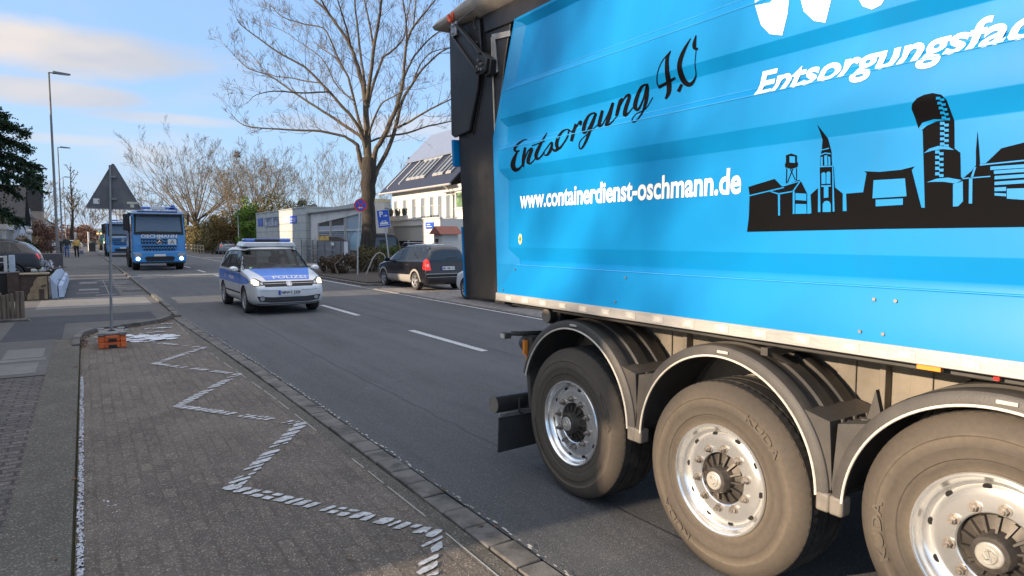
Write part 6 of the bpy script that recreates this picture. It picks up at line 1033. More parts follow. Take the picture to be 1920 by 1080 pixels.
for s_ in (-1, 1):
    tl = decal('tail_light', poly((s_ * .66, .72), (s_ * .835, .72), (s_ * .85, .90), (s_ * .83, 1.10), (s_ * .76, 1.14), (s_ * .68, .96)), REAR, bv, TAILR, bc, off=.006, L=.06)
    decal('reversing_lens', poly((s_ * .72, .84), (s_ * .80, .84), (s_ * .80, .93), (s_ * .73, .93)), REAR, bv, mat('clear_lamp', (.75, .6, .5), .1, var=0), tl, off=.010, L=0)
    decal('headlight', poly((s_ * .55, .66), (s_ * .80, .68), (s_ * .84, .80), (s_ * .62, .76)), FRONT, bv, LENS, bc, off=.006, L=.08)
    decal('tail_light_side', poly((-2.12, .74), (-1.98, .76), (-1.98, 1.02), (-2.02, 1.10), (-2.10, 1.10)), LSIDE if s_ < 0 else RSIDE, bv, TAILR, tl, off=.006, L=.06)
decal('bumper_strip', polys(poly((-.82, .58), (.82, .58), (.82, .61), (-.82, .61))), REAR, bv, SILD, bc, off=.008, L=.08)
decal('bumper', poly((-.80, .28), (.80, .28), (.82, .46), (-.82, .46)), REAR, bv, mat('matt_bumper', (.022, .022, .024), .5, var=.2), bc, off=.006, L=.08)
decal('bumper_line', polys(poly((-.80, .47), (.80, .47), (.80, .49), (-.80, .49))), REAR, bv, SILD, bc, off=.009, L=.08)
plate(bc, bv, REAR, 0.0, .78, .52, .115, 'MG HM 131', False, off=.03)
mirrors(bc, .74, 1.03, .85, BLK)
mb = MB()
for s_ in (-1, 1): mb.tube([(s_ * .60, -1.7, 1.58), (s_ * .61, -1.5, 1.66), (s_ * .61, .0, 1.65), (s_ * .59, .2, 1.56)], .014, 8)
mb.build('roof_rail', ROOFS, bc)
for x_, s_ in ((-.865, 1), (.865, -1)):
    for y_ in (1.35, -1.35): car_wheel(bc, x_, y_, .315, .20, s_, 5, 1)
bc.location = (10.53, 22.72, .02); bc.rotation_euler = (0, 0, R(1.5))

# ---------------------------------------------------------------- generic hatchback copies
hb_ = thing('silver_hatchback', 'silver hatchback parked on the setts, mostly hidden behind the black trailer tailgate', 'car')
HAT = [(2.05, .33, .55, .58, .62, .62, .50), (2.02, .24, .66, .70, .76, .75, .62), (1.86, .20, .76, .80, .83, .82, .68), (1.4, .19, .84, .90, .86, .845, .72), (.95, .19, .90, .97, .865, .85, .75), (.80, .19, .91, 1.00, .865, .85, .73), (.40, .19, .93, 1.26, .865, .848, .66), (.02, .19, .94, 1.40, .865, .845, .58), (-.5, .19, .95, 1.46, .865, .845, .57), (-1.2, .19, .97, 1.43, .865, .845, .56), (-1.62, .20, .98, 1.33, .86, .84, .55), (-1.86, .22, .97, 1.10, .85, .83, .62), (-1.98, .26, .90, .95, .82, .81, .66), (-2.04, .30, .70, .74, .80, .79, .7), (-2.05, .38, .58, .62, .74, .74, .6)]
hfw = [(-.70, .96), (.70, .96), (.56, 1.35), (-.56, 1.35)]; hrw = [(-.62, 1.06), (.62, 1.06), (.52, 1.34), (-.52, 1.34)]
hsw = [[(.52, .96), (.12, 1.30), (-.12, 1.34), (-.12, .96)], [(-.2, .96), (-.2, 1.345), (-.95, 1.34), (-.95, .97)], [(-1.02, .98), (-1.02, 1.33), (-1.35, 1.27), (-1.52, 1.04)]]
body, bv = car_shell(hb_, HAT, (1.28, -1.28), .31, SILV, (-1.9, .8), .875, hfw, hrw, hsw)
decal('windscreen', poly(*grow(hfw, .012)), FRONT, bv, WIND, hb_, off=.004, L=.2); decal('rear_window', poly(*grow(hrw, .012)), REAR, bv, GLASS, hb_, off=.004, L=.2)
sideset(hb_, bv, hsw, (.75, -.16, -.98), (-.10, -.9)); seats(hb_, (.0, -.75), ztop=1.15)
for s_ in (-1, 1):
    decal('headlight', poly((s_ * .50, .62), (s_ * .78, .63), (s_ * .83, .74), (s_ * .60, .71)), FRONT, bv, LENS, hb_, off=.006, L=.08)
    decal('tail_light', poly((s_ * .60, .76), (s_ * .82, .78), (s_ * .82, .96), (s_ * .62, .92)), REAR, bv, TAILO, hb_, off=.006, L=.08)
decal('grille', poly((-.45, .30), (.45, .30), (.50, .42), (-.50, .42)), FRONT, bv, INT, hb_, off=.006, L=.08)
plate(hb_, bv, FRONT, 0, .50, .50, .11, '', True) if False else None
decal('number_plate', rect(-.26, .26, .44, .55), FRONT, bv, PLATEW, hb_, off=.02, L=0); decal('number_plate', rect(-.26, .26, .60, .71), REAR, bv, PLATEW, hb_, off=.02, L=0)
mirrors(hb_, .55, .95, .85, SILV)
for x_, s_ in ((-.86, 1), (.86, -1)):
    for y_ in (1.28, -1.28): car_wheel(hb_, x_, y_, .31, .20, s_, 10)
hb_.location = (10.38, 16.08, .02); hb_.rotation_euler = (0, 0, R(0))
DG = mat('dark_grey_paint', (.022, .020, .026), .35, var=.1, coat=.2); WH = mat('white_car_paint', (.62, .64, .66), .3, var=.03, coat=.6); LB = mat('pale_grey_paint', (.40, .43, .46), .3, var=.03, metal=.3, coat=.6)
RED_ = {'silver_paint': None}
d1 = dup(hb_, (-3.72, 31.6, .18), R(90), 'dark grey car standing in the driveway, red rear lamp pointing at the pavement', mats={'silver_paint': DG, 'tail_lamp_unlit': TAILR}, scale=(1.05, 1.12, 1.14)); d1.name = 'parked_car'
d2 = dup(hb_, (-3.75, 36.5, .18), R(90), 'white car in the driveway just beyond the dark grey one', mats={'silver_paint': WH}, scale=(1, 1.05, 1.08)); d2.name = 'parked_car'
d3 = dup(hb_, (13.6, 82, .02), R(-1), 'silver car with red lamp parked far up the right side above the police car roof', mats={'silver_paint': LB, 'tail_lamp_unlit': TAILR}, scale=(1, 1.05, 1.1)); d3.name = 'parked_car'
d4 = dup(hb_, (-2.3, 118, .07), R(82), 'white car crossing far behind the walkers', mats={'silver_paint': WH}); d4.name = 'parked_car'
d6 = dup(hb_, (-5.2, 118.5, .07), R(80), 'pale grey car at the far junction beside the lamp posts', mats={'silver_paint': LB}); d6.name = 'parked_car'

# black van behind the tree
va = thing('black_van', 'tall black van parked nose-in behind the big tree trunk and blue parking sign', 'van')
VAN = [(2.5, .40, .70, .74, .80, .80, .66), (2.46, .30, .86, .92, .90, .90, .76), (2.2, .26, 1.02, 1.10, .96, .95, .80), (1.75, .25, 1.15, 1.24, .98, .96, .82), (1.3, .25, 1.20, 1.68, .98, .96, .78), (1.0, .25, 1.22, 1.95, .98, .96, .76), (.5, .25, 1.22, 2.06, .98, .96, .76), (-1.4, .25, 1.22, 2.10, .98, .96, .76), (-2.3, .26, 1.22, 2.08, .98, .96, .76), (-2.46, .28, 1.2, 2.0, .97, .95, .76), (-2.52, .34, 1.1, 1.5, .95, .94, .8), (-2.55, .40, .8, 1.0, .9, .9, .76)]
vfw = [(-.76, 1.28), (.76, 1.28), (.68, 1.9), (-.68, 1.9)]; vrw = [(-.7, 1.3), (.7, 1.3), (.66, 1.85), (-.66, 1.85)]; vsw = [[(1.38, 1.26), (1.08, 1.80), (.55, 1.86), (.55, 1.26)], [(.42, 1.28), (.42, 1.86), (-.75, 1.88), (-.75, 1.28)], [(-.9, 1.28), (-.9, 1.88), (-2.2, 1.86), (-2.2, 1.28)]]
body, bv = car_shell(va, VAN, (1.5, -1.5), .34, mat('van_black', (.008, .008, .009), .45, var=.2, spec=.3), (-2.4, 1.6), .99, vfw, vrw, vsw)
decal('windscreen', poly(*grow(vfw, .012)), FRONT, bv, WIND, va, off=.004, L=.2); decal('rear_window', poly(*grow(vrw, .012)), REAR, bv, GLASS, va, off=.004, L=.2)
sideset(va, bv, vsw, (1.45, .48, -.82), (.5, -.75), glass=GLASS); mirrors(va, 1.42, 1.28, .95, BLK)
for s_ in (-1, 1): decal('tail_light', poly((s_ * .86, .9), (s_ * .94, .9), (s_ * .93, 1.3), (s_ * .86, 1.3)), REAR, bv, TAILO, va, off=.006, L=.08); decal('headlight', poly((s_ * .60, .80), (s_ * .86, .82), (s_ * .90, 1.0), (s_ * .70, .96)), FRONT, bv, LENS, va, off=.006, L=.08)
for x_, s_ in ((-.98, 1), (.98, -1)):
    for y_ in (1.5, -1.5): car_wheel(va, x_, y_, .34, .22, s_, 6)
va.location = (14.60, 36.45, .02); va.rotation_euler = (0, 0, R(-21.8))
for c in list(COL.objects):
    if c.get('_own'): del c['_own']
# ============================================================ BLUE TRUCKS (facing +y locally)
TBL = mat('truck_blue', (.05, .27, .62), .3, var=.06, vscale=3, coat=.5, dirt=(.06, .16, .36), dscale=2, dlo=.55, dhi=.9)
LED = mat('lit_led', (.85, .93, 1), .2, var=0, emit=5); SCRN = glass_mat('truck_windscreen', (.16, .20, .24), .30)
def truck():
    t = thing('skip_truck', 'x', 'truck')
    mb = MB()  # cab shell: lofted box with raked screen
    st = [(0, .95, 1.30), (.0, 1.35, 1.30), (-.02, 1.95, 1.27), (-.32, 3.02, 1.18), (-.46, 3.12, 1.12)]
    W = 1.25
    V = [(-W, 1.30, .95), (W, 1.30, .95), (W, 1.30, 1.95), (-W, 1.30, 1.95), (1.18, 1.08, 3.02), (-1.18, 1.08, 3.02), (1.10, .90, 3.14), (-1.10, .90, 3.14), (-W, -.75, .95), (W, -.75, .95), (W, -.75, 1.95), (-W, -.75, 1.95), (1.2, -.75, 3.02), (-1.2, -.75, 3.02), (1.12, -.75, 3.16), (-1.12, -.75, 3.16)]
    F = [(0, 1, 2, 3), (3, 2, 4, 5), (5, 4, 6, 7), (7, 6, 14, 15), (1, 9, 10, 2), (2, 10, 12, 4), (4, 12, 14, 6), (0, 3, 11, 8), (3, 5, 13, 11), (5, 7, 15, 13), (8, 11, 10, 9), (11, 13, 12, 10), (13, 15, 14, 12), (0, 8, 9, 1)]
    mb.add(V, F); mb.box(-1.25, 1.25, -.75, 1.2, .62, .96)
    cab = mb.build('cab', TBL, t, bev=.06, bseg=3)
    def fr(u, v): return (u, 1.312 if v < 1.95 else 1.312 - (v - 1.95) * .2056, v)
    flat('windscreen', poly(*[(u, v) for u, v in [(-1.08, 2.02), (1.08, 2.02), (1.03, 2.93), (-1.03, 2.93)]]), lambda u, v: (u, fr(u, v)[1] + .006, v), SCRN, cab)
    sc_ = MB(); P_ = [(-1.17, 1.88), (1.17, 1.88), (1.12, 3.0), (-1.12, 3.0)]; Q_ = [(-1.07, 2.03), (1.07, 2.03), (1.02, 2.92), (-1.02, 2.92)]
    f_ = lambda p, d: (p[0], fr(*p)[1] + d, p[1])
    for i in range(4): sc_.add([f_(P_[i], .004), f_(P_[(i + 1) % 4], .004), f_(Q_[(i + 1) % 4], .012), f_(Q_[i], .012)], [(0, 1, 2, 3)])
    sc_.build('screen_surround', RUB, cab)
    mb = MB(); mb.box(-.9, .9, 1.16, 1.22, 1.98, 2.12); mb.box(-.35, .35, .9, 1.18, 2.05, 2.22); mb.build('dashboard', INT, cab)
    flat('rear_wall_inside', rect(-1.0, 1.0, 2.0, 2.9), lambda u, v: (u, .82, v), mat('cab_inside', (.10, .10, .11), .8), cab)
    flat('name_board', rect(-.45, .45, 2.62, 2.82), lambda u, v: (u, fr(u, v)[1] - .12, v), mat('red_name_board', (.55, .20, .18), .5), cab)
    mb = MB(); mb.box(-.9, 0, 1.27, 1.30, 2.03, 2.05); mb.box(.05, .9, 1.27, 1.30, 2.045, 2.065); mb.build('wiper', RUB, cab)
    for s_ in (-1, 1):
        q = MB(); q.prism([(-.62, 2.0), (1.20, 2.0), (1.02, 2.85), (-.62, 2.85)], s_ * 1.245 - .012, s_ * 1.245 + .012, 'x'); q.build('side_window', GLASS, cab)
        mw = .12 if s_ > 0 else .04; q = MB(); q.box(s_ * (1.38 + mw) - mw, s_ * (1.38 + mw) + mw, 1.10, 1.28, 2.10 if s_ > 0 else 2.4, 2.95); q.box(s_ * 1.35 - .15, s_ * 1.35 + .15, 1.14, 1.20, 2.92, 2.97); q.box(s_ * 1.35 - .15, s_ * 1.35 + .15, 1.14, 1.20, 2.08, 2.12); q.build('mirror', RUB, t, bev=.04)
    # sun visor and roof bar
    mb = MB(); mb.prism([(1.05, 3.02), (1.45, 2.93), (1.45, 2.97), (1.05, 3.10)], -1.2, 1.2, 'x'); mb.build('sun_visor', mat('smoked_visor', (.03, .05, .09), .2, coat=.5), t)
    mb = MB(); mb.box(-1.22, 1.22, 1.36, 1.47, 2.975, 3.03); mb.build('visor_edge', mat('pale_blue_edge', (.35, .50, .75), .3), t, bev=.01)
    mb = MB(); mb.box(-.85, .95, .75, 1.0, 3.22, 3.36); lb = mb.build('roof_light_bar', LBLUE, t, bev=.03); mb = MB(); mb.box(-.35, .35, 1.0, 1.01, 3.24, 3.34); mb.build('bar_panel', TAPE, lb)
    mb = MB(); mb.cyl((-.75, .9, 3.3), (-.75, .9, 3.46), .11, 16); mb.box(-.95, -.55, .7, 1.0, 3.2, 3.32); mb.build('beacon', LBLUE, t, bev=.01)
    mb = MB(); mb.tube([(-1.2, 1.1, 3.14), (-1.95, 1.1, 3.16)], .03, 8); mb.build('air_horn', ALU, t)
    # grille with three stepped slats, star, plate, bumper
    mb = MB()
    for (z0, hw_, ) in ((1.60, .86), (1.44, .86), (1.24, .80), (1.09, .74)): mb.box(-hw_, hw_, 1.305, 1.318, z0 - .058, z0 + .058)
    gr_ = mb.build('grille', PLATEK, t)
    mb = MB()
    for (z0, hw_, nn) in ((1.60, .86, 12), (1.44, .86, 12), (1.24, .80, 11), (1.09, .74, 10)):
        for k in range(nn):
            x_ = -hw_ + (k + .5) * 2 * hw_ / nn
            if abs(x_) > .18 or z0 < 1.3: mb.prism([(x_ - .05, z0 - .05), (x_ + .05, z0 - .05), (x_ + .02, z0 + .0), (x_ - .02, z0 + .0)], 1.316, 1.33, 'y')
    mb.box(-.9, .9, 1.31, 1.36, 1.31, 1.36); mb.box(-.84, .84, 1.31, 1.35, 1.15, 1.18); mb.build('grille_steps', TBL, gr_)
    mb = MB(); mb.cyl((0, 1.315, 1.52), (0, 1.36, 1.52), .16, 28); em = mb.build('emblem_base', PLATEK, t)
    mb = MB(); mb.torus((0, 1.365, 1.52), .145, .014, 'y', 28, 8)
    for a in (90, 210, 330):
        c_, s2 = math.cos(R(a)), math.sin(R(a)); mb.add([(.14 * c_, 1.366, 1.52 + .14 * s2), (-.028 * s2, 1.366, 1.52 + .028 * c_), (.028 * s2, 1.366, 1.52 - .028 * c_), (0, 1.385, 1.52)], [(0, 1, 3), (0, 3, 2), (1, 2, 3)])
    mb.build('star_emblem', CHR, em)
    flat('letter_board', rect(-.80, -.40, 1.36, 1.64), lambda u, v: (u, 1.342, v), TAPE, t); flat('letter_mark', (([(u, v) for u, v in [(-.70, 1.40), (-.66, 1.40), (-.60, 1.60), (-.63, 1.60), (-.54, 1.40), (-.50, 1.40), (-.585, 1.60), (-.65, 1.46), (-.56, 1.46), (-.56, 1.49), (-.65, 1.49)]]), [(0, 1, 2, 3), (4, 5, 6, 2), (7, 8, 9, 10)]), lambda u, v: (u, 1.346, v), PLATEK, t)
    tg = text_fit('OSCHMANN', 0, 1.70, 0, .17, bold=.03); flat('name_lettering', ([(.85 - u, 1.72 + v) for u, v in tg[0]], tg[1]), lambda u, v: (u, 1.3165, v), LETW, t)
    mb = MB(); mb.prism([(-1.25, .42), (1.25, .42), (1.25, .98), (.95, 1.0), (-.95, 1.0), (-1.25, .98)], .95, 1.38, 'y'); bu = mb.build('bumper', TBL, t, bev=.05, bseg=3)
    mb = MB(); mb.prism([(-.62, .48), (.62, .48), (.72, .66), (.60, .74), (-.60, .74), (-.72, .66)], 1.37, 1.388, 'y'); mb.box(-1.2, 1.2, 1.2, 1.36, .36, .43); mb.build('lower_intake', RUB, bu)
    flat('number_plate', rect(-.27, .27, .74, .86), lambda u, v: (u, 1.40, v), PLATEW, bu)
    for s_ in (-1, 1):
        q = MB(); q.prism([(s_ * .82, .72), (s_ * 1.18, .74), (s_ * 1.20, .90), (s_ * .86, .90)], 1.37, 1.392, 'y'); h = q.build('headlight', LENS, bu, bev=.01)
        q = MB(); q.cyl((s_ * .92, 1.39, .82), (s_ * .92, 1.397, .82), .05, 16); q.cyl((s_ * 1.08, 1.39, .82), (s_ * 1.08, 1.397, .82), .05, 16); q.build('reflector', HUBS, h)
        q = MB(); q.cyl((s_ * 1.02, 1.375, .62), (s_ * 1.02, 1.40, .62), .085, 16); q.build('daytime_lamp', LED, bu)
        q = MB(); q.box(s_ * 1.10 - .12, s_ * 1.10 + .12, -.6, .5, .40, .80); q.box(s_ * 1.10 - .14, s_ * 1.10 + .14, -.55, .45, .88, .96); q.build('step', TBL, t, bev=.03)
    # rear: frame, wheels, skip, arms
    mb = MB(); mb.box(-.5, .5, -7.2, .8, .85, 1.1); mb.build('chassis', STEELD, t)
    mb = MB(); mb.prism([(-2.0, 1.15), (-6.6, 1.15), (-7.0, 2.5), (-1.6, 2.5)], -1.15, 1.15, 'x'); mb.build('skip', TBL, t, bev=.03)
    for s_ in (-1, 1): 
        q = MB(); q.box(s_ * 1.2 - .08, s_ * 1.2 + .08, -1.35, -.95, .9, 3.05); q.box(s_ * 1.2 - .07, s_ * 1.2 + .07, -5.5, -1.0, 2.55, 2.85); q.build('lifting_arm', BLACKP, t, bev=.02)
    mb = MB(); mb.box(-1.22, 1.22, -.95, -.80, 1.0, 2.9); mb.build('cab_rear_frame', BLACKP, t)
    for y_ in (0, -3.9, -5.2):
        for x_, s_ in ((-1.22, 1), (1.22, -1)):
            e = car_wheel(t, x_, y_, .52, .34, s_, 10, 1, STEELD)
    mb = MB()
    for s_ in (-1, 1):
        for y_ in (0, -4.55): mb.lathe([(.62 if y_ == 0 else 1.05, s_ * 1.0), (.62 if y_ == 0 else 1.05, s_ * 1.25)], (0, y_, .5 if y_ == 0 else .15), 'x', 20, a0=R(20), a1=R(160))
    mb.build('mudguard', RUB, t)
    return t
T1 = truck(); T1['label'] = 'nearest blue skip lorry with white name and star, driving behind the police car'; T1['group'] = 'blue lorries in convoy'
T1.location = (3.62, 44.2, 0); T1.rotation_euler = (0, 0, PI); T1.scale = (1.08, 1.04, 1.08)
T2 = dup(T1, (3.20, 77, 0), PI + R(1), 'second blue lorry with one bright headlamp, half hidden behind the first lorry')
# small crane column parts on the first lorry
mb = MB(); mb.box(1.0, 1.30, -1.3, -.9, 2.0, 3.1); mb.box(.95, 1.3, -1.2, -.85, 1.2, 1.6); mb.build('toolbox', BLACKP, T1, bev=.02)
# ---------------------------------------------------------------- tractor
tt = thing('tractor', 'green tractor with beacon and lit lamps far behind the blue lorries', 'tractor')
TG = mat('tractor_green', (.05, .20, .12), .4, coat=.3, var=.1)
mb = MB(); mb.prism([(.2, .9), (2.2, .9), (2.3, 1.3), (1.9, 1.75), (.2, 1.85)], -.45, .45, 'x'); mb.build('bonnet', TG, tt, bev=.08)
mb = MB(); mb.prism([(-1.2, 1.0), (.3, 1.0), (.35, 1.9), (.1, 2.75), (-1.2, 2.75)], -.85, .85, 'x'); cb_ = mb.build('cab', mat('tractor_cab_glass', (.06, .12, .12), .1, coat=.5), tt, bev=.05)
mb = MB(); mb.box(-.95, .95, -1.3, .3, 2.75, 2.92); mb.build('roof', mat('teal_roof', (.08, .35, .30), .5), tt, bev=.05)
mb = MB(); mb.cyl((-.6, 0, 2.9), (-.6, 0, 3.1), .1, 12); mb.build('beacon', LBLUE, tt)
mb = MB(); mb.box(.55, .75, .2, .3, 2.45, 2.6); mb.box(1.0, 1.2, .2, .3, 2.45, 2.6); mb.build('work_lamp', mat('lit_amber', (1, .45, .12), .3, var=0, emit=3), tt)
for s_ in (-1, 1): q = MB(); q.cyl((s_ * .28, 2.28, 1.15), (s_ * .28, 2.32, 1.15), .12, 14); q.build('headlight', HEADL, tt)
for x_, y_, r_ in ((-1.05, -.8, .85), (1.05, -.8, .85), (-.95, 1.6, .6), (.95, 1.6, .6)): car_wheel(tt, x_, y_, r_, .4, 1 if x_ < 0 else -1, 6, 1, mat('yellow_rim', (.6, .45, .1), .5))
tt.location = (2.9, 121, 0); tt.rotation_euler = (0, 0, PI)
for c in list(COL.objects):
    if c.get('_own'): del c['_own']

# ============================================================ PEOPLE (skin-modifier bodies)
def skin_body(name, verts, edges, radii, m, parent, root=0, levels=2):
    me = bpy.data.meshes.new(name); me.from_pydata(verts, edges, []); o = bpy.data.objects.new(name, me); COL.objects.link(o)
    md = o.modifiers.new('skin', 'SKIN'); md.use_smooth_shade = True
    for i, r in enumerate(radii):
        sv = me.skin_vertices[0].data[i]; sv.radius = (r, r) if not hasattr(r, '__len__') else r; sv.use_root = (i == root)
    s_ = o.modifiers.new('sub', 'SUBSURF'); s_.levels = s_.render_levels = levels
    apply_mods(o); o.data.materials.clear(); o.data.materials.append(m); o.parent = parent
    o.data.polygons.foreach_set('use_smooth', [True] * len(o.data.polygons)); return o
SKINM = mat('skin', (.45, .27, .20), .6, var=.08); HAIRM = mat('grey_hair', (.25, .22, .19), .8, var=.3, vscale=40); DJ = mat('dark_jacket', (.035, .045, .045), .85, var=.2, vscale=10); JEANS = mat('blue_jeans', (.08, .14, .32), .85, var=.2, vscale=12); YCOAT = mat('yellow_coat', (.58, .38, .12), .8, var=.12, vscale=8); DTR = mat('dark_trousers', (.022, .020, .022), .85, var=.2); SHOE = mat('shoe', (.02, .02, .02), .6)
def person(label, loc, rz, H, jacket, trousers, stride=.15, bulk=1.0, bag=None):
    t = thing('person', label, 'person', loc, rz); k = H / 1.75
    P_ = {'pel': (0, 0, .93), 'wst': (0, 0, 1.08), 'chs': (0, .01, 1.32), 'nek': (0, 0, 1.47), 'hed': (0, .02, 1.56), 'top': (0, .015, 1.70),
          'shl': (-.17, 0, 1.42), 'ell': (-.25, .0, 1.14), 'wrl': (-.26, .10, .90), 'shr': (.17, 0, 1.42), 'elr': (.25, -.02, 1.14), 'wrr': (.27, .06, .90),
          'hpl': (-.09, 0, .88), 'knl': (-.10, stride * .6, .49), 'anl': (-.10, stride * .9, .08), 'tol': (-.10, stride * .9 + .16, .03), 'hpr': (.09, 0, .88), 'knr': (.10, -stride * .1, .49), 'anr': (.10, -stride, .09), 'tor': (.10, -stride + .16, .03)}
    def mk(name, keys, links, rad, m, root=0): return skin_body(name, [tuple(c * k for c in P_[q]) for q in keys], [(keys.index(a), keys.index(b)) for a, b in links], [(r[0] * k, r[1] * k) if hasattr(r, '__len__') else r * k for r in rad], m, t, root)
    mk('body', ['pel', 'wst', 'chs', 'nek', 'hed', 'top', 'shl', 'ell', 'wrl', 'shr', 'elr', 'wrr', 'hpl', 'knl', 'anl', 'hpr', 'knr', 'anr'], [('pel', 'wst'), ('wst', 'chs'), ('chs', 'nek'), ('nek', 'hed'), ('hed', 'top'), ('chs', 'shl'), ('shl', 'ell'), ('ell', 'wrl'), ('chs', 'shr'), ('shr', 'elr'), ('elr', 'wrr'), ('pel', 'hpl'), ('hpl', 'knl'), ('knl', 'anl'), ('pel', 'hpr'), ('hpr', 'knr'), ('knr', 'anr')], [.11, .11, .12, .055, .085, .07, .05, .038, .026, .05, .038, .026, .075, .052, .035, .075, .052, .035], SKINM)
    b_ = bulk
    mk('jacket', ['pel', 'wst', 'chs', 'nek', 'shl', 'ell', 'wrl', 'shr', 'elr', 'wrr'], [('pel', 'wst'), ('wst', 'chs'), ('chs', 'nek'), ('chs', 'shl'), ('shl', 'ell'), ('ell', 'wrl'), ('chs', 'shr'), ('shr', 'elr'), ('elr', 'wrr')], [(.17 * b_, .13 * b_), (.165 * b_, .125 * b_), (.17 * b_, .13 * b_), .075, .085 * b_, .062 * b_, .048, .085 * b_, .062 * b_, .048], jacket)
    mk('trousers', ['pel', 'hpl', 'knl', 'anl', 'hpr', 'knr', 'anr'], [('pel', 'hpl'), ('hpl', 'knl'), ('knl', 'anl'), ('pel', 'hpr'), ('hpr', 'knr'), ('knr', 'anr')], [.12, .10, .075, .062, .10, .075, .062], trousers)
    for s_, a, b in (('l', 'anl', 'tol'), ('r', 'anr', 'tor')): skin_body('shoe', [tuple(c * k for c in P_[a]), tuple(c * k for c in P_[b])], [(0, 1)], [.05 * k, .042 * k], SHOE, t)
    hv = skin_body('hair', [(0, -.02 * k, 1.60 * k), (0, -.015 * k, 1.70 * k), (0, .0, 1.735 * k)], [(0, 1), (1, 2)], [.09 * k, .088 * k, .05 * k], HAIRM, t)
    # face: nose and eyes
    q = MB(); q.tube([(0, .10 * k, 1.62 * k), (0, .125 * k, 1.585 * k), (0, .10 * k, 1.575 * k)], [.008, .014, .01], 6); q.build('nose', SKINM, t)
    q = MB(); q.box(-.04 * k, -.018 * k, .095 * k, .104 * k, 1.605 * k, 1.62 * k); q.box(.018 * k, .04 * k, .095 * k, .104 * k, 1.605 * k, 1.62 * k); q.box(-.025 * k, .025 * k, .095 * k, .102 * k, 1.535 * k, 1.543 * k); q.build('face_features', HAIRM, t)
    # hands with fingers
    for s_ in (-1, 1):
        w_ = Vector(P_['wrl' if s_ < 0 else 'wrr']) * k; vs_ = [w_, w_ + Vector((0, .03, -.07)) * k]; ed = [(0, 1)]; rr = [.026 * k, .030 * k]
        for i in range(4):
            b0 = len(vs_); x_ = (-.027 + .018 * i) * k; L_ = (.045, .052, .048, .038)[i] * k
            vs_ += [vs_[1] + Vector((0, x_, -.018 * k)), vs_[1] + Vector((-s_ * .01 * k, x_, -.018 * k - L_)), vs_[1] + Vector((-s_ * .03 * k, x_, -.018 * k - L_ * 1.4))]; ed += [(1, b0), (b0, b0 + 1), (b0 + 1, b0 + 2)]; rr += [.010 * k, .009 * k, .007 * k]
        b0 = len(vs_); vs_ += [w_ + Vector((-s_ * .01, .045, -.04)) * k, w_ + Vector((-s_ * .02, .06, -.085)) * k]; ed += [(0, b0), (b0, b0 + 1)]; rr += [.011 * k, .009 * k]
        skin_body('hand', [tuple(v) for v in vs_], ed, rr, SKINM, t, levels=1)
    if bag:
        pass
    return t
person('walker in dark jacket and blue jeans on the pavement left of the yellow coat', (-1.36, 73.4, .07), PI, 1.92, DJ, JEANS, .12, 1.15)
person('walker in yellow coat and dark trousers holding a bag on the pavement', (-.60, 72.4, .07), PI + .1, 1.86, YCOAT, DTR, .06, 1.25)
sb = MB(); sb.prism([(-.17, .28), (.17, .28), (.14, .62), (-.14, .62)], -.07, .07, 'y'); sb.v = [Vector((v.x, v.y, v.z)) for v in sb.v]; sbo = sb.build('shoulder_bag', mat('grey_blue_bag', (.13, .15, .22), .8, var=.2), None, bev=.03)
m2 = MB(); m2.tube([(-.10, 0, .60), (-.08, 0, .80), (0, 0, .86), (.08, 0, .80), (.10, 0, .60)], .012, 6); m2.build('strap', SHOE, sbo); sbo.location = (-.24, 72.28, .07); tag(sbo, 'grey-blue bag held beside the yellow coat', 'bag')
person('walker in very dark clothes beside the farthest lamp post', (-2.05, 79, .07), PI, 1.74, DJ, DTR, .1, 1.1)
# driver of the police car, seated
dr = thing('person', 'police driver in dark uniform with pale hi-vis vest behind the police car windscreen', 'person')
kk = [(0, 0, .55), (0, -.04, .78), (0, -.03, .98), (0, 0, 1.12), (0, .02, 1.20), (0, .01, 1.33), (-.18, 0, 1.04), (-.24, .20, .86), (-.14, .46, .98), (.18, 0, 1.04), (.24, .20, .86), (.14, .46, .98), (-.1, .35, .60), (.1, .35, .60)]
ee = [(0, 1), (1, 2), (2, 3), (3, 4), (4, 5), (2, 6), (6, 7), (7, 8), (2, 9), (9, 10), (10, 11), (0, 12), (0, 13)]
skin_body('body', kk, ee, [.12, .12, .12, .055, .088, .07, .055, .04, .03, .055, .04, .03, .07, .07], SKINM, dr)
skin_body('uniform', [kk[i] for i in (0, 1, 2, 3, 6, 7, 9, 10)], [(0, 1), (1, 2), (2, 3), (2, 4), (4, 5), (2, 6), (6, 7)], [(.17, .14), (.17, .14), (.17, .14), .08, .08, .06, .08, .06], mat('uniform', (.30, .32, .22), .8, var=.3, vscale=5), dr)
skin_body('hair', [(0, -.03, 1.26), (0, -.02, 1.35), (0, .01, 1.375)], [(0, 1), (1, 2)], [.092, .09, .05], mat('brown_hair', (.07, .045, .03), .8), dr)
dr.location = (4.13 + .38, 18.60 - .08, .03); dr.rotation_euler = (0, 0, PI)

# ============================================================ STREET FURNITURE
GALV = mat('galvanised_steel', (.24, .245, .25), .5, metal=.5, var=.15, vscale=10)
SIGNB = mat('sign_back_grey', (.125, .125, .135), .55, metal=.2, var=.15, vscale=3, dirt=(.18, .18, .17), dscale=5)
LAMPP = mat('lamp_post_grey', (.17, .175, .18), .6, var=.15, vscale=4, dirt=(.11, .105, .1), dscale=3)
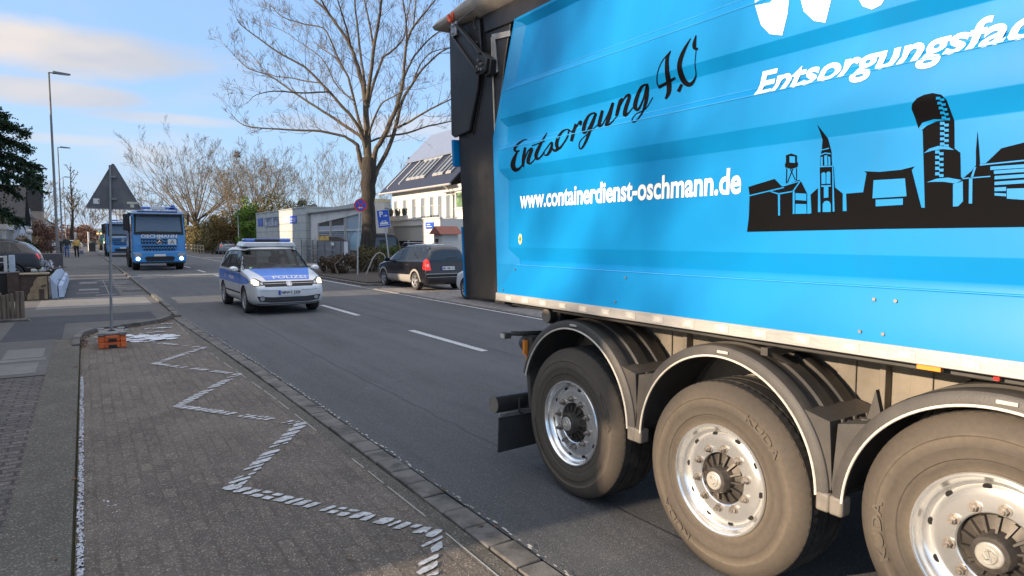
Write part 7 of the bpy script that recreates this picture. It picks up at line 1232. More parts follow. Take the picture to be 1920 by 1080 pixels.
# triangular sign seen from behind, on a pole in two recycled foot plates
ts = thing('warning_sign', 'grey back of a triangular sign on a thin pole standing in orange foot blocks', 'road sign', (.335, 13.35, 0))
mb = MB(); mb.tube([(0, 0, .05), (.02, .03, 1.0), (.095, .1, 3.10)], .021, 12); mb.build('pole', GALV, ts)
cxs, zt, zb = .095, 3.12, 2.36
def rt(pts, r=.035, n=5):
    o = []
    for i, p in enumerate(pts):
        a = Vector(pts[i - 1]) - Vector(p); b = Vector(pts[(i + 1) % len(pts)]) - Vector(p); a.normalize(); b.normalize()
        p0 = Vector(p) + a * r * 1.7; p1 = Vector(p) + b * r * 1.7
        for k in range(n + 1):
            t_ = k / n; o.append(tuple(p0 * (1 - t_) ** 2 + Vector(p) * 2 * t_ * (1 - t_) + p1 * t_ ** 2))
    return o
tri = rt([(-.43, 2.345), (.435, 2.345), (.0, 3.15)])
M_ = Matrix.Translation((.075, .115, 0)) @ Matrix.Rotation(R(-12), 4, 'Z') @ Matrix.Rotation(R(1.2), 4, 'Y')
mb = MB(M_); mb.prism(tri, -.002, .004, 'y'); mb.prism([( u * .94, 2.62 + (v - 2.62) * .94) for u, v in tri], .004, .0055, 'y'); pl_ = mb.build('sign_plate', SIGNB, ts)
mb = MB(M_); n_ = len(tri)
pts = [(u, -.006, v) for u, v in tri]; mb.tube(pts, .006, 6, closed=True); mb.build('rolled_edge', mat('sign_edge', (.26, .26, .27), .5, metal=.4), pl_)
mb = MB(M_); mb.box(-.305, -.215, -.0055, -.003, 2.43, 2.52); mb.build('sticker', TAPE, pl_); mb = MB(M_); mb.box(.20, .37, -.0055, -.003, 2.445, 2.485); mb.box(.25, .31, -.0055, -.003, 2.385, 2.44); mb.build('inspection_label', mat('beige_label', (.55, .52, .42), .5, var=.1), pl_)
mb = MB(M_); mb.box(-.235, -.22, -.007, -.0055, 2.455, 2.50); mb.build('sticker_print', mat('print_brown', (.2, .12, .1), .6), pl_)
mb = MB(M_)
for z_ in (2.52, 2.90): mb.box(-.05, .05, -.045, .0, z_ - .015, z_ + .015)
mb.build('clamp', GALV, ts)
RECY = mat('recycled_grey_rubber', (.17, .165, .16), .85, var=.3, vscale=20); ORG = mat('orange_recycled_plastic', (.62, .13, .035), .75, var=.2, vscale=14, dirt=(.30, .09, .05), dscale=12)
def foot(z0, h_, m, label):
    o = thing('sign_foot', label, 'sign base', (.335, 13.30, z0)); mb = MB()
    mb.box(-.20, -.115, -.38, .38, 0, h_); mb.box(.115, .20, -.38, .38, 0, h_); mb.box(-.115, .115, -.36, -.08, .0, h_ * .96); mb.box(-.115, .115, .08, .36, .0, h_ * .96); mb.box(-.115, -.04, -.08, .08, 0, h_ * .8); mb.box(.04, .115, -.08, .08, 0, h_ * .8)
    mb.box(-.205, .205, -.30, .30, h_ * .35, h_ * .75); b_ = mb.build('block', m, o, bev=.012)
    q = MB(); 
    for x0 in (-.06,): q.box(x0, .06, -.384, -.378, h_ * .1, h_ * .55)
    q.build('grip_recess', PLATEK, o); return o
foot(0.0, .105, ORG, 'lower orange foot block under the triangular sign pole'); foot(.107, .105, ORG, 'upper orange foot block below the grey top plate'); 
o = thing('sign_foot', 'grey top plate resting on the two orange foot blocks', 'sign base', (.335, 13.30, .214)); mb = MB(); mb.box(-.19, .19, -.34, .34, 0, .035); mb.box(-.21, -.10, -.40, -.22, .0, .05); mb.box(.10, .21, -.40, -.22, .0, .05); mb.box(-.21, -.10, .22, .40, .0, .05); mb.box(.10, .21, .22, .40, .0, .05); mb.build('block', RECY, o, bev=.008); mb = MB(); mb.box(-.05, .05, -.06, .06, .035, .05); mb.build('socket', PLATEK, o)
# street lamps
def lamp(x, y, h, label, arm=1.15, lean=0):
    t = thing('street_lamp', label, 'street lamp', (x, y, .07), 0, 'street lamps along the left pavement')
    mb = MB(); mb.tube([(0, 0, 0), (0, 0, 1.6), (0, 0, 1.65), (lean, 0, h)], [.11, .11, .085, .055], 14); mb.build('post', LAMPP, t)
    mb = MB(); mb.tube([(lean, 0, h - .03), (lean + .35, 0, h)], .04, 10); mb.build('arm', LAMPP, t)
    mb = MB(); mb.prism([(.18, -.06), (arm, -.04), (arm, .02), (.22, .10)], -.14, .14, 'y'); mb.v = [Vector((v.x + lean, v.y, v.z + h)) for v in mb.v]; hd_ = mb.build('lamp_head', LAMPP, t, bev=.02)
    mb = MB(); mb.box(lean + .45, lean + arm - .08, -.11, .11, h - .075, h - .05); mb.build('lens', LENS, hd_)
    return t
lamp(-1.44, 51.7, 12.2, 'tallest grey street lamp standing nearest on the left pavement'); lamp(-1.97, 87, 11.5, 'middle street lamp, second behind the nearest one'); lamp(-2.45, 130, 11.6, 'farthest small street lamp against the bare tree')
# signs on the right
RED = mat('sign_red', (.62, .03, .05), .4, var=.05); SBL = mat('sign_blue', (.02, .09, .48), .4, var=.05)
ns = thing('no_stopping_sign', 'round blue and red no-stopping sign with white arrow in front of the tree trunk', 'road sign', (10.72, 30, .12)); fz = R(-12)
mb = MB(); mb.tube([(0, 0, 0), (.03, 0, 1.5), (.20, 0, 3.62)], .032, 12); mb.build('pole', mat('pale_pole', (.50, .50, .50), .5, metal=.3, var=.1), ns)
M_ = Matrix.Translation((.19, -.03, 3.25)) @ Matrix.Rotation(fz, 4, 'Z')
mb = MB(M_); mb.cyl((0, 0, 0), (0, -.02, 0), .30, 36); pl_ = mb.build('sign_plate', RED, ns)
mb = MB(M_); mb.cyl((0, -.018, 0), (0, -.024, 0), .235, 36); mb.build('blue_field', SBL, pl_)
mb = MB(M_)
for a in (45, 135): c_, s_ = math.cos(R(a)), math.sin(R(a)); mb.add([(x * c_ - z * s_, -.026, x * s_ + z * c_) for x, z in ((-.235, -.026), (.235, -.026), (.235, .026), (-.235, .026))], [(0, 1, 2, 3)])
mb.build('red_cross', RED, pl_)
mb = MB(M_); mb.add([(x, -.029, z - .12) for x, z in ((-.11, 0), (-.04, .05), (-.04, .018), (.09, .018), (.09, -.018), (-.04, -.018), (-.04, -.05))], [(0, 1, 2, 3, 4, 5, 6)]); mb.build('arrow', TAPE, pl_)
ps = thing('parking_sign', 'blue parking sign with white P, arrow and car symbol on a leaning pole', 'road sign', (12.34, 30, .12))
mb = MB(); mb.tube([(0, 0, 0), (-.02, 0, .4), (-.30, 0, 3.0)], .030, 12); mb.build('pole', MATS['pale_pole'], ps)
M_ = Matrix.Translation((-.31, -.04, 2.64)) @ Matrix.Rotation(R(-15), 4, 'Z') @ Matrix.Rotation(R(-6.5), 4, 'Y')
mb = MB(M_); mb.box(-.29, .29, -.006, .0, -.42, .42); pl_ = mb.build('sign_plate', TAPE, ps); mb = MB(M_); mb.box(-.275, .275, -.010, -.005, -.405, .405); mb.build('blue_field', SBL, pl_)
tg = text_fit('P', 0, .17, 0, .26, bold=.03); mb = MB(M_); mb.add([(-.17 + u, -.013, .09 + v) for u, v in tg[0]], tg[1])
mb.add([(x, -.013, z + .13) for x, z in ((.0, .018), (.12, .018), (.12, .06), (.20, .0), (.12, -.06), (.12, -.018), (.0, -.018))], [(0, 1, 2, 3, 4, 5, 6)])
mb.add([(x, -.013, z - .30) for x, z in ((-.22, -.02), (.24, -.02), (.24, .01), (-.22, .01))], [(0, 1, 2, 3)]); mb.add([(x, -.013, z - .22) for x, z in ((-.19, -.04), (.19, -.04), (.19, .04), (.12, .06), (.09, .13), (-.09, .13), (-.12, .06), (-.19, .04))], [tuple(range(8))]); mb.build('symbols', TAPE, pl_)
mb = MB(M_); mb.add([(x, -.015, z - .22) for x, z in ((-.085, .055), (.085, .055), (.065, .105), (-.065, .105))], [(0, 1, 2, 3)]); mb.build('symbol_window', SBL, pl_)
# bike hoops and bent hoop by the tree
def hoop(loc, w_, h_, rz, label, m=GALV, lean=0, grp='steel hoops by the grey fence'):
    mb = MB(); r = .12; pts = [(-w_ / 2, 0, 0), (-w_ / 2, lean * .7, h_ - r)] + [(-w_ / 2 + r - r * math.cos(a), lean, h_ - r + r * math.sin(a)) for a in (R(30), R(60), R(90))] + [(w_ / 2 - r + r * math.sin(a), lean, h_ - r + r * math.cos(a)) for a in (0, R(30), R(60))] + [(w_ / 2, lean * .7, h_ - r), (w_ / 2, 0, 0)]
    mb.tube(pts, .030, 10); o = mb.build('steel_hoop', m); o.location = loc; o.rotation_euler = (0, 0, rz); return tag(o, label, 'hoop', grp)
hoop((13.75, 51.4, .01), 1.5, 1.05, R(90), 'steel hoop partly behind the police car, leftmost of the hoops'); hoop((13.9, 48.3, .01), 1.6, 1.0, R(92), 'steel hoop in the middle of the three by the fence'); hoop((14.2, 45.1, .01), 1.7, 1.0, R(93), 'steel hoop nearest the big tree')
mb = MB(); mb.tube([(-.5, 0, 0), (-.18, .0, .72), (.02, 0, .98), (.18, 0, 1.02), (.36, 0, .92), (.5, 0, .55)], .035, 10); o = mb.build('steel_hoop', mat('old_grey_hoop', (.30, .28, .24), .7, metal=.2, var=.2)); o.location = (11.5, 29.6, .13); o.rotation_euler = (0, 0, R(-10)); tag(o, 'bent old steel hoop in the shrub beside the no-stopping pole', 'hoop')
o = hoop((11.2, 32.5, .13), .75, 1.15, R(30), 'dark hoop standing in the shrub behind the no-stopping pole', BLACKP, grp=None) if False else None
# ============================================================ BUILDINGS
def gl(name, c, r=.08): return mat(name, c, r, var=.1, spec=.8)
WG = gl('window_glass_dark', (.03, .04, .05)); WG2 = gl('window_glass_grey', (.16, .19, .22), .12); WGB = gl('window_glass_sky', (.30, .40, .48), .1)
WFR = mat('white_window_frame', (.50, .50, .49), .5, var=.05)
CLAD = mat('grey_cladding', (.40, .42, .41), .55, var=.10, vscale=1.2, dirt=(.32, .34, .32), dscale=1.5)
CLADL = mat('cladding_joint', (.10, .10, .10), .7, var=.1)
WHW = mat('white_render', (.60, .575, .53), .85, var=.05, vscale=2, dirt=(.48, .48, .47), dscale=1.2, dlo=.5, dhi=.9)
GRW = mat('light_grey_render', (.60, .60, .59), .8, var=.06, vscale=2, dirt=(.40, .40, .38), dscale=1)
SLATE = mat('dark_blue_slate', (.016, .018, .034), .55, var=.25, vscale=8, bump=.3, bscale=30)
METR = mat('pale_metal_roof', (.15, .18, .25), .5, var=.06, vscale=2)
BEI = mat('beige_render', (.32, .27, .23), .9, var=.08, vscale=2); TILE = mat('dark_roof_tiles', (.06, .055, .055), .8, var=.3, vscale=6, bump=.4, bscale=20)
def part_box(name, b_, m, parent, bev=0): q = MB(); q.box(*b_); return q.build(name, m, parent, bev=bev, smooth=0 if not bev else 35)
def window(parent, axis, pos, a0, a1, z0, z1, glass=WG, fr=.06, d=.05, mull=0, sgn=-1, frm=None, name='window'):
    """window on a wall plane; axis 'x': plane x=pos spanning y; 'y': plane y=pos spanning x. sgn = outward side"""
    f = MB(); 
    def B(u0, u1, v0, v1, d0, d1, mb):
        e0, e1 = sorted((pos + sgn * d0, pos + sgn * d1))
        if axis == 'x': mb.box(e0, e1, u0, u1, v0, v1)
        else: mb.box(u0, u1, e0, e1, v0, v1)
    B(a0, a0 + fr, z0, z1, .003, d, f); B(a1 - fr, a1, z0, z1, .003, d, f); B(a0 + fr, a1 - fr, z1 - fr, z1, .003, d, f); B(a0 + fr, a1 - fr, z0, z0 + fr, .003, d, f)
    for k in range(mull): c_ = a0 + (a1 - a0) * (k + 1) / (mull + 1); B(c_ - fr * .5, c_ + fr * .5, z0 + fr, z1 - fr, .003, d * .9, f)
    B(a0 - .06, a1 + .06, z0 - .05, z0 - .003, .003, d + .08, f)
    o = f.build(name, frm or WFR, parent, smooth=0)
    g = MB(); B(a0 + fr, a1 - fr, z0 + fr, z1 - fr, .004, .014, g); g.build('pane', glass, o, smooth=0); return o
# --- grey pavilion (clad block) on the right
pv = thing('grey_pavilion', 'low grey clad pavilion with small blue posters, behind the police car', 'building', (14.9, 61, 0))
pv.location = (0, 0, 0)
part_box('wall', (14.75, 24, 52.9, 70.8, 0, 4.22), CLAD, pv); part_box('roof', (14.70, 24.1, 52.85, 70.85, 4.223, 4.33), mat('roof_flashing', (.34, .35, .36), .5, metal=.3), pv)
q = MB()
for k in range(6): z_ = .55 + k * .62; q.box(14.742, 14.752, 52.9, 70.8, z_, z_ + .022); q.box(14.75, 24, 52.888, 52.898, z_, z_ + .022)
for y_ in (57.4, 61.9, 66.4): q.box(14.743, 14.752, y_, y_ + .02, 0, 4.2)
q.build('panel_joints', CLADL, pv, smooth=0)
PHB = mat('poster_blue', (.05, .12, .42), .5, var=.5, vscale=3); PHM = mat('poster_photo', (.18, .22, .34), .5, var=.9, vscale=1.6, col2=(.03, .04, .08), detail=3); PHW = mat('poster_white', (.62, .64, .68), .5, var=.08, vscale=4)
part_box('poster', (14.70, 14.745, 67.7, 69.8, 3.0, 3.78), PHB, pv); po = part_box('poster', (14.70, 14.745, 61.5, 66.8, 2.9, 3.76), PHM, pv)
q = MB(); random.seed(4)
for k in range(9): y_ = 61.9 + k * .55; h_ = random.uniform(.3, .75); q.box(14.694, 14.70, y_, y_ + random.uniform(.15, .3), 2.93, 2.95 + h_)
q.build('poster_figures', mat('poster_figures', (.50, .52, .58), .5, var=.4, vscale=3), po, smooth=0)
part_box('poster', (14.70, 14.745, 57.6, 59.7, 3.12, 3.68), PHW, pv); po = part_box('poster', (14.70, 14.745, 55.5, 57.6, 3.08, 3.68), mat('poster_blue_bright', (.06, .12, .60), .5, var=.3, vscale=2), pv)
q = MB()
for z_ in (3.2, 3.33, 3.46): q.box(14.694, 14.70, 55.8, 57.3, z_, z_ + .05)
q.build('poster_print', PHW, po, smooth=0)
# --- glazed white wing with sloped fascia
gw = thing('glazed_wing', 'white flat-roofed wing with large sloping windows between the grey pavilion and the big tree', 'building')
q = MB(); q.box(15.25, 16.6, 40.6, 52.85, 0, 3.7); q.box(15.10, 15.25, 51.0, 52.85, 0, 3.75); q.box(15.10, 15.25, 40.6, 41.3, 0, 3.75)
q.add([(15.10, 41.3, 3.75), (15.10, 51.0, 3.75), (15.10, 51.0, 2.95), (15.10, 41.3, 3.45), (15.25, 41.3, 3.75), (15.25, 51.0, 3.75), (15.25, 51.0, 2.95), (15.25, 41.3, 3.45)], [(0, 1, 2, 3), (4, 5, 6, 7), (3, 2, 6, 7)])
q.build('wall', GRW, gw, smooth=0)
q = MB(); q.prism([(40.3, 3.76), (52.85, 3.76), (52.85, 3.92), (40.3, 4.12)], 14.9, 16.7, 'x'); q.build('roof', CLAD, gw, smooth=0)
q = MB(); q.prism([(40.3, 4.13), (47.5, 4.02), (47.5, 4.12), (40.3, 4.33)], 15.6, 16.7, 'x'); q.build('roof_trim', mat('cream_trim', (.52, .46, .30), .7), gw, smooth=0)
q = MB(); q.prism([(40.35, 3.77), (52.8, 3.77), (52.8, 3.80), (40.35, 3.82)], 14.893, 14.899, 'x'); q.build('fascia_line', CLADL, gw, smooth=0)
for y0, y1, g_ in ((48.0, 50.9, WG), (44.8, 47.8, WG), (41.4, 44.5, WGB)):
    zt0, zt1 = 2.95 + (51 - y1) / 9.7 * .5, 2.95 + (51 - y0) / 9.7 * .5
    f = MB(); 
    for (a, b, c, d) in ((y0, y0 + .08, 1.0, zt1), (y1 - .08, y1, 1.0, zt0), (y0 + .08, y1 - .08, 2.32, 2.42), (y0 + .08, y1 - .08, 1.0, 1.1)): f.box(15.12, 15.22, a, b, c, d)
    w_ = f.build('window', WFR, gw, smooth=0)
    f = MB(); f.quad((15.20, y0, 1.0), (15.20, y1, 1.0), (15.20, y1, zt0), (15.20, y0, zt1)); f.build('pane', g_, w_, smooth=0)
    if g_ is WG:
        f = MB(); f.box(15.185, 15.195, y0 + .08, y1 - .08, 2.42, 2.72); f.build('blind', mat('grey_blind', (.33, .37, .42), .7), w_, smooth=0)
        f = MB()
        for k in range(9): f.box(15.18, 15.195, y0 + .08, y1 - .08, 1.12 + k * .135, 1.12 + k * .135 + .085)
        f.build('louvre_blind', mat('louvre', (.30, .33, .36), .6), w_, smooth=0)
    else:
        f = MB(); f.prism([(y0 + .3, 1.1), (y1 - .2, 1.1), (y1 - .9, 1.9), (y0 + .9, 2.5), (y0 + .3, 2.5)], 15.18, 15.195, 'x'); f.build('blue_sail_print', mat('pale_blue_print', (.30, .48, .58), .5, var=.1), w_, smooth=0)
q = MB(); q.box(15.35, 15.9, 39.4, 40.55, 0, 4.05); q.build('end_pier', WHW, gw, smooth=0)
ol = MB(); ol.box(14.6, 14.66, 46.6, 49.2, 1.66, 2.0); o = ol.build('notice_board', mat('ochre_print', (.55, .35, .08), .6, var=.8, vscale=2.2, detail=3)); tag(o, 'ochre printed banner on top of the grey mesh fence', 'banner')
ol = MB(); ol.prism([(43.0, 1.64), (46.5, 1.64), (46.5, 1.95), (44.0, 1.84)], 14.55, 14.66, 'x'); o = ol.build('wood_stack', mat('dark_timber', (.07, .055, .045), .9, var=.4, vscale=5)); tag(o, 'dark heap of timber behind the mesh fence beside the ochre banner', 'timber')
# metal fence in front
def mesh_fence(x, y0, y1, h_, label, n_, mm, infill=None):
    t = thing('mesh_fence', label, 'fence', (x, y0, 0)); 
    for k in range(n_ + 1): y_ = (y1 - y0) * k / n_; part_box('post', (-.03, .03, y_ - .03, y_ + .03, 0, h_ + .05), mm, t)
    q = MB()
    for k in range(10): z_ = .06 + (h_ - .08) * k / 9; q.box(-.012, .012, 0, y1 - y0, z_ - .012, z_ + .012)
    k_ = 0
    while k_ * .25 < y1 - y0: q.box(-.006, .006, k_ * .25 - .006, k_ * .25 + .006, .05, h_); k_ += 1
    q.build('mesh_panel', mm, t, smooth=0)
    if infill: part_box('screen_sheet', (.03, .05, .02, y1 - y0 - .02, .12, h_ - .03), infill, t)
    return t
mesh_fence(14.35, 41.6, 48.6, 1.62, 'grey mesh fence with grey screen sheet in front of the glazed wing', 4, GALV, mat('screen_sheet', (.27, .29, .32), .7, var=.08, vscale=1))
mesh_fence(14.55, 48.8, 53.6, 1.66, 'open mesh fence section in front of stacked pale boards', 3, GALV)
for i, (z0, c_) in enumerate(((.12, (.50, .44, .40)), (.40, (.42, .30, .28)), (.66, (.55, .52, .46)), (.92, (.45, .36, .32)), (1.16, (.50, .46, .42)))):
    q = MB(); q.box(-.4, .4, -.9, .9, 0, .14); q.box(-.38, .38, -.88, .88, .155, .2); o = q.build('board_stack', mat('boards%d' % i, c_, .8, var=.3, vscale=5), bev=.01); o.location = (15.0, 50.1, z0)
    tag(o, ['lowest pale board pack', 'second pinkish board pack', 'middle pale board pack', 'fourth reddish board pack', 'topmost board pack'][i] + ' stacked behind the open mesh fence', 'board pack', 'board packs behind the mesh fence')
o = part_box('paper_notice', (14.30, 14.33, 41.75, 42.5, .75, 1.6), PHW, None); tag(o, 'large white notice tied to the mesh fence by the tree', 'notice'); o = part_box('paper_notice', (14.30, 14.33, 44.6, 45.2, 1.33, 1.55), PHW, None); tag(o, 'small white notice at the top of the mesh fence', 'notice')
# --- garage building with roof terrace
ga = thing('garage', 'low white garage with ribbed roller shutter and flower pots on its parapet', 'building')
q = MB(); q.box(17.5, 24, 37.3, 41.9, 2.62, 2.98); q.box(17.5, 24, 41.9, 46.5, 0, 2.98); q.box(17.5, 24, 34.9, 37.3, 0, 2.98); q.box(17.9, 24, 37.3, 41.9, 0, 2.62); q.build('wall', WHW, ga, smooth=0)
q = MB(); q.box(17.42, 17.62, 34.8, 46.5, 2.983, 3.06); q.box(17.46, 17.60, 39.6, 46.5, 3.06, 3.30); q.build('parapet', WHW, ga, smooth=0)
q = MB(); 
for k in range(9): z_ = 1.66 + k * .107; q.box(17.60, 17.66, 37.3, 41.9, z_, z_ + .088)
q.box(17.66, 17.70, 37.3, 41.9, 1.66, 2.62); q.build('roller_shutter', mat('shutter_grey', (.50, .49, .45), .6, var=.06), ga, smooth=0)
part_box('garage_interior', (17.8, 17.89, 37.3, 41.9, 0, 1.66), mat('dark_garage', (.06, .055, .06), .9, var=.4, vscale=2), ga)
q = MB(); q.box(17.5, 17.62, 39.5, 39.58, 0, 1.66); q.build('door_post', WFR, ga)
q = MB()
for k in range(12): y_ = 35.0 + k * .42; q.tube([(17.5, y_, 3.06), (17.5, y_, 3.75)], .012, 5)
q.tube([(17.5, 35, 3.76), (17.5, 39.7, 3.76)], .02, 6); q.build('terrace_railing', mat('pale_railing', (.5, .5, .48), .5), ga)
sg = part_box('blue_sign', (17.44, 17.49, 35.7, 36.75, 2.40, 2.78), SBL, ga)
tg = text_fit('APOTHEKE', 0, .7, 0, .09, bold=.02) if False else None
q = MB()
for (a, b, c, d) in ((36.1, 36.55, 2.62, 2.68), (35.9, 36.6, 2.50, 2.54)): q.box(17.434, 17.44, a, b, c, d)
q.build('sign_strokes', PHW, sg, smooth=0)
BOX_ = mat('box_ball_green', (.03, .045, .02), .9, var=.4, vscale=20)
random.seed(9)
for i, y_ in enumerate((42.35, 41.15, 40.05, 43.6)):
    t = thing('flower_pot', ['second potted plant from the left on the white garage parapet', 'third potted plant from the left on the white garage parapet', 'rightmost potted plant on the white garage parapet', 'leftmost potted plant on the white garage parapet beside the parking sign'][i], 'plant pot', (17.53, y_, 3.305), 0, 'potted plants on the garage parapet')
    q = MB(); q.lathe([(.0, 0), (.13, 0), (.20, .26), (.17, .26), (.16, .22), (0, .22)], axis='z', n=16); q.build('pot', mat('dark_pot', (.06, .055, .055), .6), t)
    q = MB()
    for _ in range(90):
        v = Vector((random.gauss(0, 1), random.gauss(0, 1), random.gauss(0, 1))).normalized(); c_ = Vector((v.x * .19, v.y * .19, .34 + v.z * .14)); a = v.cross(Vector((.3, .2, 1))).normalized() * .045; b = v.cross(a).normalized() * .04 + v * .02; q.add([c_ - a, c_ - b, c_ + a, c_ + b], [(0, 1, 2, 3)])
    q.build('foliage', BOX_, t, smooth=0)
# --- white house with blue slate roof
wh = thing('white_house', 'sunlit white house with dark blue slate roof, tall slit windows and open skylights', 'house')
q = MB(); q.box(20, 28, 34.5, 48.0, 0, 5.25); q.add([(20, 48.0, 5.25), (28, 48.0, 5.25), (24.0, 48.0, 9.9), (20, 34.5, 5.25), (28, 34.5, 5.25), (24.0, 34.5, 9.9)], [(0, 1, 2), (3, 5, 4)]); q.build('wall', WHW, wh, smooth=0)
def rz_(x): return 5.22 + (x - 19.5) * 1.0
q = MB(); 
def slab(x0, x1, y0, y1, m_, nm, dz0=0, th=.14):
    s = MB(); s.add([(x0, y0, rz_(x0) + dz0), (x1, y0, rz_(x1) + dz0), (x1, y1, rz_(x1) + dz0), (x0, y1, rz_(x0) + dz0), (x0, y0, rz_(x0) + dz0 + th), (x1, y0, rz_(x1) + dz0 + th), (x1, y1, rz_(x1) + dz0 + th), (x0, y1, rz_(x0) + dz0 + th)], [(0, 1, 2, 3), (4, 5, 6, 7), (0, 1, 5, 4), (1, 2, 6, 5), (2, 3, 7, 6), (3, 0, 4, 7)]); return s.build(nm, m_, wh, smooth=0)
rf = slab(19.45, 23.9, 37.4, 49.2, SLATE, 'roof')
slab(21.75, 24.05, 34.0, 49.5, METR, 'upper_roof', .25, .14)
s = MB(); s.add([(24.0, 34.3, 9.72), (28.6, 34.3, 5.1), (28.6, 49.2, 5.1), (24.0, 49.2, 9.72), (24.0, 34.3, 9.86), (28.6, 34.3, 5.24), (28.6, 49.2, 5.24), (24.0, 49.2, 9.86)], [(0, 1, 2, 3), (4, 5, 6, 7), (0, 1, 5, 4), (1, 2, 6, 5), (2, 3, 7, 6), (3, 0, 4, 7)]); s.build('rear_roof', SLATE, wh, smooth=0)
q = MB(); q.tube([(19.42, 37.3, 5.22), (19.42, 49.3, 5.22)], .07, 8); q.tube([(19.42, 38.2, 5.2), (19.8, 38.0, 4.8), (19.93, 37.9, 4.5), (19.93, 37.9, 0)], .045, 8); q.build('gutter', mat('pale_gutter', (.45, .44, .42), .5, metal=.3), wh)
for k, yw in enumerate((47.3, 45.6, 44.0, 42.5, 41.1, 39.85, 38.65, 37.65)): window(wh, 'x', 20, yw - .30, yw + .30, 3.1, 4.66, WG2, .05, .04)
for k, y_ in enumerate((48.2,)): slab(19.7, 21.7, y_, y_ + .12, WFR, 'roof_strip', .15, .10)
def skyl(y0, y1, x0, x1):
    f = MB(); dz = .17
    for (a, b, c, d) in ((x0, x1, y0, y0 + .10), (x0, x1, y1 - .10, y1), (x0, x0 + .10, y0 + .1, y1 - .1), (x1 - .10, x1, y0 + .1, y1 - .1)):
        f.add([(a, c, rz_(a) + dz), (b, c, rz_(b) + dz), (b, d, rz_(b) + dz), (a, d, rz_(a) + dz), (a, c, rz_(a) + dz + .12), (b, c, rz_(b) + dz + .12), (b, d, rz_(b) + dz + .12), (a, d, rz_(a) + dz + .12)], [(0, 1, 2, 3), (4, 5, 6, 7), (0, 1, 5, 4), (1, 2, 6, 5), (2, 3, 7, 6), (3, 0, 4, 7)])
    o_ = f.build('skylight', mat('skylight_frame', (.27, .27, .27), .5), wh, smooth=0); f = MB(); f.quad((x0 + .1, y0 + .1, rz_(x0 + .1) + dz + .05), (x1 - .1, y0 + .1, rz_(x1 - .1) + dz + .05), (x1 - .1, y1 - .1, rz_(x1 - .1) + dz + .05), (x0 + .1, y1 - .1, rz_(x0 + .1) + dz + .05)); f.build('pane', WG, o_, smooth=0)
slab(19.95, 21.7, 46.5, 46.62, WFR, 'roof_strip', .15, .10)
for y0 in (45.0, 44.2, 43.4, 42.6): skyl(y0, y0 + .74, 20.15, 21.68)
for y0 in (40.6, 39.8, 38.6): skyl(y0, y0 + .74, 20.15, 21.68)
q = MB(); q.box(19.75, 20, 34.5, 37.3, 0, 4.78); q.build('side_bay', WHW, wh, smooth=0); q = MB(); q.box(19.6, 20.0, 34.4, 39.0, 4.785, 4.84); q.build('bay_canopy', WFR, wh, smooth=0)
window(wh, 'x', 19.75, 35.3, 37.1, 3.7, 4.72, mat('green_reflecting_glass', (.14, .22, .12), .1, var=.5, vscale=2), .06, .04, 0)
window(wh, 'x', 19.75, 34.9, 36.0, 1.5, 2.2, WG2, .05, .04, 1)
q = MB(); q.tube([(22.0, 49.35, 7.6), (22.0, 49.35, 8.15), (22.1, 49.5, 8.25)], .06, 8); q.build('vent_pipe', STEELD, wh)
# small tiled shelter
sh = thing('bin_shelter', 'little shelter with red tiled pitched roof against the white house', 'shelter', (17.0, 33.2, 0)); part_box('wall', (-.5, .5, -.5, .5, 0, 2.05), WHW, sh); q = MB(); q.prism([(-.75, 2.053), (.75, 2.053), (0, 2.50)], -.7, .7, 'x'); q.build('roof', mat('red_tiles', (.28, .10, .07), .8, var=.2, vscale=8), sh, smooth=0); q = MB(); q.box(-.52, -.503, -.1, .3, 1.0, 1.8); q.build('opening', INT, sh)
# --- houses on the left
def house(name, label, x0, x1, y0, y1, eave, ridge, wm, rm, along='y', chim=None, wins=True, ov=.4):
    t = thing(name, label, 'house', ((x0 + x1) / 2, (y0 + y1) / 2, 0)); ox, oy = (x0 + x1) / 2, (y0 + y1) / 2; a, b, c, d = x0 - ox, x1 - ox, y0 - oy, y1 - oy
    q = MB(); q.box(a, b, c, d, 0, eave)
    if along == 'y':
        q.add([(a, c, eave), (b, c, eave), (0, c, ridge), (a, d, eave), (b, d, eave), (0, d, ridge)], [(0, 1, 2), (3, 5, 4)])
    else: q.add([(a, c, eave), (a, d, eave), (a, 0, ridge), (b, c, eave), (b, d, eave), (b, 0, ridge)], [(0, 1, 2), (3, 5, 4)])
    q.build('wall', wm, t, smooth=0)
    hw = (b if along == 'y' else d); sl = (ridge - eave) / hw; r = MB()
    P_ = [(-hw - ov, eave - ov * sl + .01), (0, ridge + .01), (hw + ov, eave - ov * sl + .01), (hw + ov, eave - ov * sl + .16), (0, ridge + .20), (-hw - ov, eave - ov * sl + .16)]
    r.prism([P_[0], P_[1], P_[4], P_[5]], (c if along == 'y' else a) - ov, (d if along == 'y' else b) + ov, 'y' if along == 'y' else 'x'); r.prism([P_[1], P_[2], P_[3], P_[4]], (c if along == 'y' else a) - ov, (d if along == 'y' else b) + ov, 'y' if along == 'y' else 'x')
    ro = r.build('roof', rm, t, smooth=0)
    if chim: q = MB(); q.box(chim[0] - .35, chim[0] + .35, chim[1] - .35, chim[1] + .35, ridge - 1.2, chim[2]); q.build('chimney', BEI, ro)
    if wins:
        for zf in ([1.0] if eave < 4 else [1.0, 3.8]):
            for k in range(max(1, int((d - c) / 3.2))):
                yy_ = c + 1.2 + k * 3.2; window(t, 'x', b, yy_, yy_ + 1.1, zf, zf + 1.3, WG, .07, .05, 1, sgn=1)
            for k in range(max(1, int((b - a) / 3.5))):
                xx_ = a + 1.4 + k * 3.2; window(t, 'y', c, xx_, xx_ + 1.1, zf, zf + 1.3, WG, .07, .05, 1, sgn=-1)
    return t
